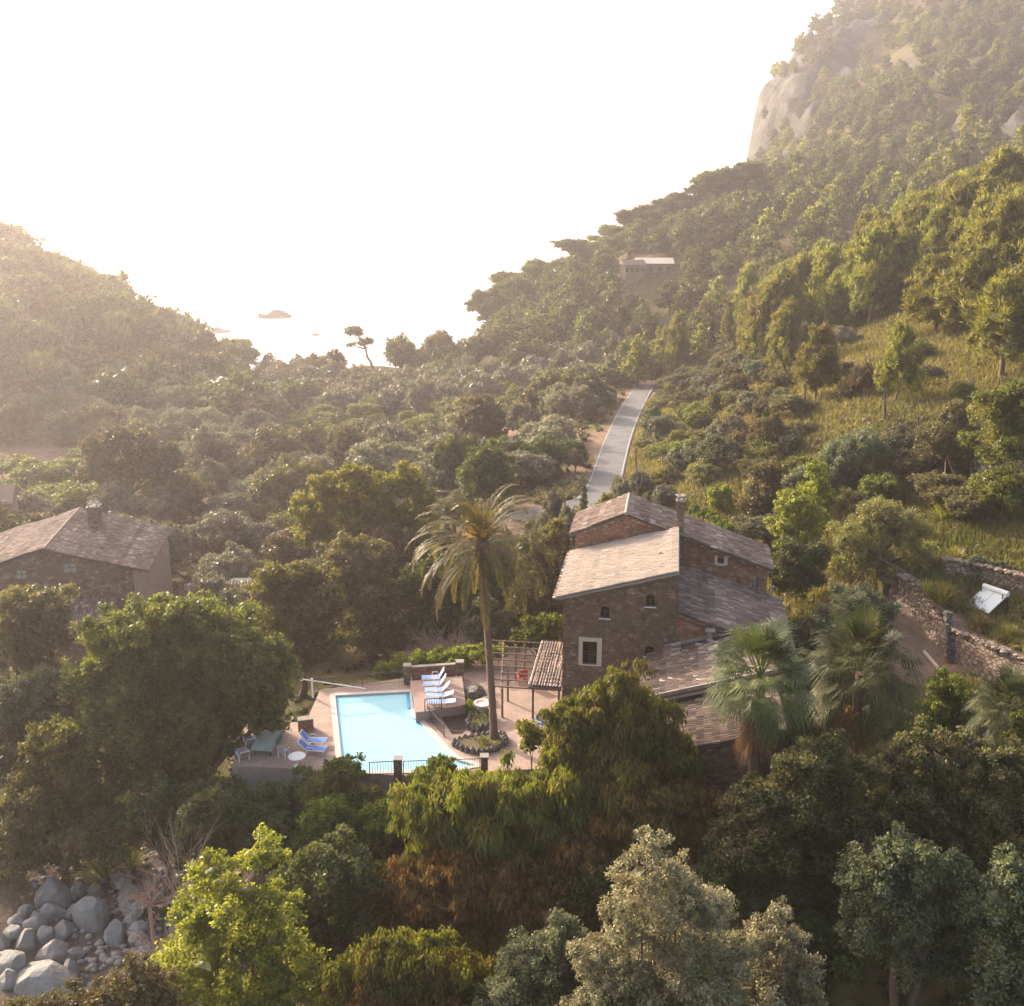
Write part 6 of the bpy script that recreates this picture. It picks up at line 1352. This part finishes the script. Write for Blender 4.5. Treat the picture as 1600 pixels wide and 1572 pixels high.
# the lone leaning pine on the shore ridge
p = ground(582, 576, 200, 420) or pt(582, 576, 280); tp_ = pt(556, 512, p.y)
lone = thing('lone_pine', 'lone wind bent pine against the bright bay', 'pine tree', p); d = tp_ - p
s_ = d.z / 11; b = MB(); P = [(0, 0, -.4), (-.3 * s_, 0, 1.6 * s_), (-1.3 * s_, 0, 3.2 * s_), (-1.6 * s_, 0, 5.2 * s_), (-2.2 * s_, 0, 7 * s_), (-3.6 * s_, 0, 8.6 * s_)]; b.tube(P, [.4, .33, .28, .24, .2, .12], 7)
LB = [(-5.6 * s_, 0, 9.6 * s_, 1.5 * s_), (-4.2 * s_, .5, 10 * s_, 1.5 * s_), (-3.2 * s_, 0, 9.5 * s_, 1.2 * s_), (-1.6 * s_, 0, 7.2 * s_, 1.3 * s_), (-.4 * s_, .4, 7.3 * s_, 1.0 * s_), (-2.8 * s_, 0, 6.6 * s_, .9 * s_), (-6 * s_, 0, 6.2 * s_, .7 * s_), (-5 * s_, .2, 6.5 * s_, .7 * s_)]
for l in LB: b.tube([P[4] if l[2] > 8 * s_ else P[3], l[:3]], [.14, .06], 5)
b.obj('trunk', M['bark'], lone); link('crown', raw_mesh('crown', crown(LB, .5, .14, 1.0, 'needle', 4, .36, .72, 14000, rough=.3), [M['pine_dark']]), lone)
# bare spruce on the left headland
p = ground(338, 585, 200, 420) or pt(338, 585, 262); tp_ = pt(331, 522, p.y); b = MB(); h = tp_.z - p.z; b.tube([(0, 0, -.4), (0, 0, h)], [.22, .05], 6)
sp_ = thing('spruce', 'thin ragged conifer rising at the tip of the left headland', 'tree', p); b.obj('trunk', M['bark'], sp_); C = []; 
for i in range(26):
    f = .2 + .78 * i / 26; a = i * 2.4; r_ = h * .26 * (1.05 - f) + .3
    for k_ in range(4): C.append((math.cos(a) * r_ * (k_ + 1) / 4, math.sin(a) * r_ * (k_ + 1) / 4, h * f - .1 * k_))
rg = np.random.default_rng(2); link('crown', raw_mesh('crown', leaf_block(np.array(C), np.full(len(C), .32), rg.random(len(C)), 5200, .4, .12, 'needle', rg, .6), [M['pine_dark']]), sp_)

# valley: olive groves, orchards, hedgerows
T('oak_tree', 'big rounded oak alone in the valley left of the bare red field', 'tree', [(735, 655, 24), (765, 655, 24), (750, 640, 24), (725, 670, 18), (775, 672, 18), (750, 668, 26)], 160, 'brownish', .42, r0=.35, cap=22000, cr=.28)
T('oak_tree', 'upright oval oak right of the big rounded oak', 'tree', [(826, 625, 16), (826, 645, 18), (822, 660, 15)], 172, 'brownish', .42, r0=.3, cap=9000)
T('oak_tree', 'wide green tree left of the road end', 'tree', [(880, 610, 26), (905, 600, 22), (870, 635, 26), (900, 640, 22), (860, 600, 18)], 200, 'carob', .5, r0=.3, cap=16000)
T('green_tree', 'bright green round tree just left of the road end', 'tree', [(955, 595, 18), (975, 600, 16), (960, 615, 16)], 218, 'fresh', .5, r0=.3, cap=9000)
T('dark_tree', 'wide dark tree at the edge of the left clearing', 'tree', [(150, 700, 26), (180, 690, 26), (220, 705, 30), (260, 715, 26), (160, 725, 26), (200, 735, 30), (250, 740, 26), (140, 745, 20)], 140, 'brownish', .42, r0=.4, cap=26000)
SM = [(240, 742, 792, 44, 'small umbrella shaped tree behind the farmhouse chimney'), (213, 774, 800, 30, 'round clipped tree right of the farmhouse chimney'), (300, 782, 815, 56, 'low round tree right of the farmhouse roof'), (412, 786, 815, 34, 'small ball tree in the grove below the left headland'), (24, 746, 778, 34, 'small orchard tree at the far left of the clearing'), (36, 768, 800, 26, 'little round tree above the grey roofed shed'), (53, 778, 806, 28, 'little round tree nearest the farmhouse ridge at left'), (92, 762, 795, 28, 'small thin tree left of the chimney'), (128, 758, 800, 24, 'small dark sapling just behind the chimney')]
for px, a, c, w_, lb in SM: px_inst('citrus', px, a, 110, w_, 'small_tree', lb, 'tree', pybase=c)
HR = [(705, 690, 128, 52, 0), (740, 684, 128, 52, 1), (778, 690, 128, 54, 2), (815, 690, 127, 50, 3), (850, 690, 128, 50, 4), (888, 688, 130, 52, 5)]
HL = ['leftmost tree of the dense dark row left of the road', 'second tree of the dense dark row left of the road', 'third tree of the dark row, above the palm crown', 'fourth tree of the dark row left of the road', 'fifth tree of the dark row left of the road', 'last tree of the dark row, beside the road verge']
for px, a, Y, w_, i in HR:
    p = pt(px, a, Y); inst('dark', p.x, p.y, rpx(w_, Y), p.z - Hs(p.x, p.y), 'row_tree', HL[i], 'tree', 'dark tree row')
OV = [(868, 770, 100, 40, 'pale olive left of the slim cypress'), (885, 790, 97, 36, 'small pale olive touching the farmhouse ridge at left'), (975, 750, 104, 40, 'gnarled little olive on the road bank above the farmhouse'), (850, 795, 96, 30, 'low grey olive below the road loop'), (1000, 735, 108, 40, 'olive on the bank right of the pole'), (1040, 760, 104, 46, 'grey olive left of the clipped bush'), (1060, 700, 118, 46, 'grey olive above the clipped bush'), (925, 615, 190, 44, 'grey olive left of the road straight'), (900, 700, 128, 26, 'small twiggy olive on the left road verge'), (965, 745, 110, 24, 'tiny olive beside the road bend')]
for px, a, Y, w_, lb in OV: p = pt(px, a, Y); inst('olive', p.x, p.y, rpx(w_, Y), max(2, p.z - Hs(p.x, p.y)), 'olive_tree', lb, 'olive tree')
def masked(px, py, y):
    """pixels kept free: clearings, the road verge, the yard"""
    if abs(px - 830) < 66 and abs(py - 676) < 14: return True
    if px < 130 and 700 < py < 745: return True
    if 130 < px < 300 and 745 < py < 800: return True
    return False
cnt = {}; grove_ = []
for x, y in scatter(90, 262, -.56, .13, 6.3):
    z = Hs(x, y); px, py = uvpx(x, y, z)
    if not clear(x, y, 6.5) or masked(px, py, y): continue
    if y < 106 and (x > -6 or px < 300): continue
    if y < 104 and px > 640: continue
    if px < -40: continue
    if abs(px - 815) < 50 and y < 106 and py < 822: continue
    nz = float(vnoise(np.array([x / 26]), np.array([y / 26]), 21)[0])
    gy = 660 < py < 720 and 430 < px < 700
    if gy or nz > .33: kk = ('citrus', 'citrus_tree', 'yellow green citrus tree in the valley orchards', 'citrus tree', 'citrus trees of the valley'); w_, h = rd.uniform(4.5, 6.5), rd.uniform(2.6, 3.8)
    elif nz < -.25: kk = ('dark', 'broadleaf_tree', 'dark broadleaf tree among the valley groves', 'tree', 'dark trees of the valley'); w_, h = rd.uniform(6, 9), rd.uniform(5, 8.5)
    else: kk = ('olive', 'olive_tree', 'hazy grey olive tree massed in the valley groves', 'olive tree', 'olive trees of the valley groves'); w_, h = rd.uniform(5.8, 8.5), rd.uniform(4.8, 7.5)
    if kk[0] == 'olive' and y > 215: grove_.append(('far_olive', x, y, z, w_, h)); continue
    cnt[kk[0]] = cnt.get(kk[0], 0) + 1
    sc_ = rd.choice([.62, .8, 1, 1, 1.1, 1.25])
    if rd.random() < .05: continue
    inst(kk[0], x, y, w_ * sc_, h * sc_, *kk[1:], crownmat=rd.choice([None, None, None, 'brownish', 'greygreen']) if kk[0] == 'olive' else None)
print('valley', cnt)
# right slope scrub
cnt = 0
for x, y in scatter(74, 235, .09, .56, 4.3):
    z = Hs(x, y); px, py = uvpx(x, y, z)
    if py < front_of_slope(px) + 2 and px > 1090: continue
    if not clear(x, y, 4.6) or px > 1640 or py > 890: continue
    if y < 88 and px < 1260: continue
    if 1060 < px < 1160 and 760 < py < 850: continue
    if px > 1450 and 830 < py < 900: continue
    grassy = px > 1230 and py < 700
    pr = .22 if grassy else .9
    if py > 800: pr = .5
    if rd.random() > pr: continue
    cnt += 1; u_ = rd.random()
    if u_ < .62: inst('scrub', x, y, rd.uniform(2.6, 5.0), rd.uniform(1.2, 3.2), 'scrub_bush', 'dry olive brown bush in the scrub of the right slope', 'shrub', 'scrub bushes of the right slope', crownmat=rd.choice([None, None, 'greygreen', 'brownish', 'citrus']))
    elif u_ < .9: inst('olive', x, y, rd.uniform(3.5, 6.2), rd.uniform(2.8, 4.6), 'olive_tree', 'half wild olive among the bushes of the right slope', 'olive tree', 'half wild olives of the right slope', crownmat=rd.choice([None, 'brownish', 'greygreen']))
    else: inst('citrus', x, y, rd.uniform(3.5, 5), rd.uniform(2.6, 4), 'leafy_bush', 'fresh green bush among the scrub of the right slope', 'shrub', 'green bushes of the right slope')
print('scrub', cnt)
# left hill and headland woods: individual trees as single meshes
LABL = {'far_pine': ('pine_tree', 'distant dark pine of the wooded hills', 'pine tree'), 'far_pine_lit': ('pine_tree', 'distant sunlit pine on the mountain slope', 'pine tree'), 'far_oak': ('oak_tree', 'distant rounded oak in the hill woods', 'tree'), 'far_olive': ('olive_tree', 'distant olive tree beyond the groves', 'olive tree')}
fc = [0]
def far(key, x, y, w, h, lab=None, grp=None):
    fc[0] += 1; _, _, me_, w0, h0 = FAR[key][fc[0] % 5]; nm, lb, ct = LABL[key]
    link(nm, me_, None, (x, y, Hs(x, y) - .2), (fc[0] * 2.4) % 6.28, (w / w0, w / w0, h / h0), label=lab or lb, category=ct, group=grp or ct + 's of the distant woods')
cnt = 0
for x, y in scatter(205, 345, -.56, -.27, 8.0):
    z = Hs(x, y); px, py = uvpx(x, y, z)
    if px < -60 or z < -14: continue
    cnt += 1; far('far_oak' if rd.random() < .86 else 'far_pine', x, y, rd.uniform(8, 13), rd.uniform(7, 11.5), 'hazy tree in the dense wood of the left hill', 'trees of the left hill')
print('left hill', cnt); c0 = cnt; cnt = 0; wood_ = []
for x, y in scatter(262, 380, -.26, .24, 7.6):
    z = Hs(x, y); px, py = uvpx(x, y, z)
    if z < -12 or px > 1180: continue
    if px < 620 and rd.random() < .45: continue
    if px < 700 and abs(px - 572) < 42: continue
    if px > 1000 and y < 262 + 60 and rd.random() < .3: continue
    if 960 < px < 1065 and 405 < py < 470: continue
    cnt += 1; k_ = 'far_oak' if (px < 760 and rd.random() < .7) else 'far_pine'; h = rd.uniform(4, 6.5) if px < 620 else rd.uniform(5, 10) if px < 760 else rd.uniform(8, 12)
    if k_ == 'far_pine' and y > 310: wood_.append((k_, x, y, z, h * rd.uniform(.75, 1), h)); continue
    far(k_, x, y, h * rd.uniform(.75, 1), h, 'hazy tree in the wood between shore and headland pines', 'trees of the headland wood')
print('headland', cnt)
# trees between valley end and headland on the gentle middle slopes and the mountain
pts_ = []
for x, y in scatter(215, 800, .11, .62, 9.5):
    z = Hs(x, y); px, py = uvpx(x, y, z)
    if px > 1680 or py > 640 or py < -60 or z < -10: continue
    if y < 385 and px < 1185 and y > 262: continue
    dzx = abs(Hs(x + 3, y) - Hs(x - 3, y)) / 6
    if y > 400 and (dzx > 4.5 or (dzx > 1.5 and rd.random() < .25)): continue
    if px > 1470 and 180 < py < 240 and rd.random() < .8: continue
    if y > 470 and inpoly(np.array([px]), np.array([py]), [(1150, 260), (1150, 120), (1300, -60), (1430, -60), (1320, 130), (1250, 225)])[0] and rd.random() < .3: continue
    if y > 520 and rd.random() < .15: continue
    pts_.append((x, y, z, px, py))
print('mountain', len(pts_))
pts_.sort(key=lambda q_: q_[1])
near_, rest = pts_[:60], pts_[60:]
for x, y, z, px, py in near_:
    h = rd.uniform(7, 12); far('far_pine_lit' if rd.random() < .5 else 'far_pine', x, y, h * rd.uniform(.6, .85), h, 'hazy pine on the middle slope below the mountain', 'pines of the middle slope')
def merged(name, items, keys):
    bl = []
    for k_, x, y, z, w_, h in items:
        s0, mt, _, w0, h0 = FAR[k_][rd.randrange(5)]; bl += placed(s0, x, y, z, w_ / w0, h / h0, keys.index(k_))
    mm = {'far_pine': 'pine_dark', 'far_pine_lit': 'pine', 'far_olive': 'olive', 'far_oak': 'dark'}
    return link(name, raw_mesh(name, bl, [M[mm[k_]] for k_ in keys]), kind='stuff')
def placed(s0, x, y, z, sw, sh, mi):
    o = []; a = rd.random() * 6.28; ca, sa = math.cos(a), math.sin(a)
    for V, F, r_, m_ in s0:
        if m_ == 1: continue
        V = np.asarray(V, dtype=np.float32); X = V[:, 0] * sw; Yv = V[:, 1] * sw; o.append((np.stack([X * ca - Yv * sa + x, X * sa + Yv * ca + y, V[:, 2] * sh + z - .3], 1), F, r_, mi))
    return o
merged('headland_wood', wood_, ['far_pine']); merged('far_olive_grove', grove_, ['far_olive'])
bl = []
for x, y, z, px, py in rest:
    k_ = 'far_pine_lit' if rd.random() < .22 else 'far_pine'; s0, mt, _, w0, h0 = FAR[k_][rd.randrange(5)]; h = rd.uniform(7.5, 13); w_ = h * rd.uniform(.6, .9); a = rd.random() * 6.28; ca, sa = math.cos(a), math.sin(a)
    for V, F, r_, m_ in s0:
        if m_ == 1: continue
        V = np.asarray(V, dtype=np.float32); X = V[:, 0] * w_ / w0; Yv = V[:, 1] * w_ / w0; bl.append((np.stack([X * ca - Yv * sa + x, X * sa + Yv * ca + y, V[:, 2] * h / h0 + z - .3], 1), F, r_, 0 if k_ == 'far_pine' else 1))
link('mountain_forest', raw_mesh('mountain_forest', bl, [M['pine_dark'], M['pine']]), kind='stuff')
# ------------------------------------------------------------------ ground cover
rg = np.random.default_rng(99)
def cover(name, n, y0, y1, u0, u1, r0, r1, L, mat, cond, leaves=46):
    Y = y0 * (y1 / y0) ** rg.random(n); X = Y * rg.uniform(u0, u1, n); Z = H(X, Y); w = Y * CP + (CZ - Z) * SP; px = 800 + FX * X / w; py = 786 - FX * (Y * SP - (CZ - Z) * CP) / w
    rdist = line_dist(X, Y, RA)[0]; k_ = cond(X, Y, px, py) & (rdist > 2.6); X, Y, Z = X[k_], Y[k_], Z[k_]
    if len(X) == 0: return
    r = rg.uniform(r0, r1, len(X)); C = np.stack([X, Y, Z + r * .3], 1); sc = 1
    link(name, raw_mesh(name, leaf_block(C, r, rg.random(len(X)), len(X) * leaves, L, L * .4, 'leaf', rg, .7) + [core_block(C, r, rg, .6, .7)], [M[mat]]), kind='stuff')
offt = lambda X, Y: ~(inpoly(X, Y, [(p.x, p.y) for p in TERR]) | (line_dist(X, Y, tp)[0] < .8))
house_pts = [F1.w(-.5, -.2, 0), F1.w(xc + 1, -.2, 0), F1.w(xc + 1, 16, 0), F1.w(-.5, 16, 0)]; houseD = [F1.w(xl - .5, -14, 0), F1.w(xD + .5, -14, 0), F1.w(xD + .5, 0, 0), F1.w(xl - .5, 0, 0)]
offh = lambda X, Y: ~(inpoly(X, Y, [(p.x, p.y) for p in house_pts]) | inpoly(X, Y, [(p.x, p.y) for p in houseD]))
path = lambda px, py, Y: (px > 1385) & (px < 1510) & (py > 955) & (py < 1110) & (Y < 78)
cover('ground_scrub', 2600, 66, 125, .06, .62, .25, .8, .2, 'scrub', lambda X, Y, px, py: offt(X, Y) & offh(X, Y) & ~path(px, py, Y) & (d_ok(X, Y)))  if False else None
w1k_ = lambda X, Y: line_dist(X, Y, w1)[0] > 1.3
cover('ground_scrub', 3200, 64, 125, .04, .62, .2, .7, .2, 'scrub', lambda X, Y, px, py: offt(X, Y) & offh(X, Y) & ~path(px, py, Y) & w1k_(X, Y))
cover('green_undergrowth', 2600, 30, 100, -.6, .6, .25, .7, .2, 'dark', lambda X, Y, px, py: offt(X, Y) & offh(X, Y) & ~path(px, py, Y) & w1k_(X, Y) & ~((px < 250) & (py > 1340)) & ((Y < 66) | (px < 880)))
cover('valley_undergrowth', 3000, 95, 270, -.55, .12, .4, 1.2, .4, 'scrub', lambda X, Y, px, py: ~((px < 130) & (py > 700) & (py < 745)) & ~((abs(px - 830) < 66) & (abs(py - 676) < 13)) & ~((px > 130) & (px < 300) & (py > 745) & (py < 800)), 34)
cover('slope_scrub', 2200, 100, 250, .1, .6, .4, 1.0, .35, 'scrub', lambda X, Y, px, py: px > 1000, 30)
# dry grass on the right slope and banks
n = 60000; Y = 62 * (185 / 62) ** rg.random(n); X = Y * rg.uniform(.10, .60, n); Z = H(X, Y); w = Y * CP + (CZ - Z) * SP; px = 800 + FX * X / w; py = 786 - FX * (Y * SP - (CZ - Z) * CP) / w
k_ = (line_dist(X, Y, RA)[0] > 2.6) & offt(X, Y) & offh(X, Y) & ~path(px, py, Y) & w1k_(X, Y) & (px < 1660); X, Y, Z = X[k_], Y[k_], Z[k_]; n = len(X); nb = 5
X = np.repeat(X, nb) + rg.normal(size=n * nb) * .16; Yb = np.repeat(Y, nb) + rg.normal(size=n * nb) * .16; Z = np.repeat(Z, nb); sz = np.repeat(.35 + Y / 260, nb) * rg.uniform(.6, 1.3, n * nb)
a = rg.random(n * nb) * 6.283; le = rg.normal(size=(n * nb, 2)) * .28; B = np.stack([X, Yb, Z - .05], 1); s = np.stack([np.cos(a), np.sin(a), 0 * a], 1) * (sz * .09)[:, None]; tpv = B + np.stack([le[:, 0], le[:, 1], np.ones(n * nb)], 1) * sz[:, None]; md = B + (tpv - B) * .5
V = np.stack([B - s, B + s, md + s * .8, tpv], 1).reshape(-1, 3); F = np.arange(4 * n * nb).reshape(-1, 4)
link('dry_grass', raw_mesh('dry_grass', [(V, F, rg.random(n * nb), 0)], [M['grass']]), kind='stuff')
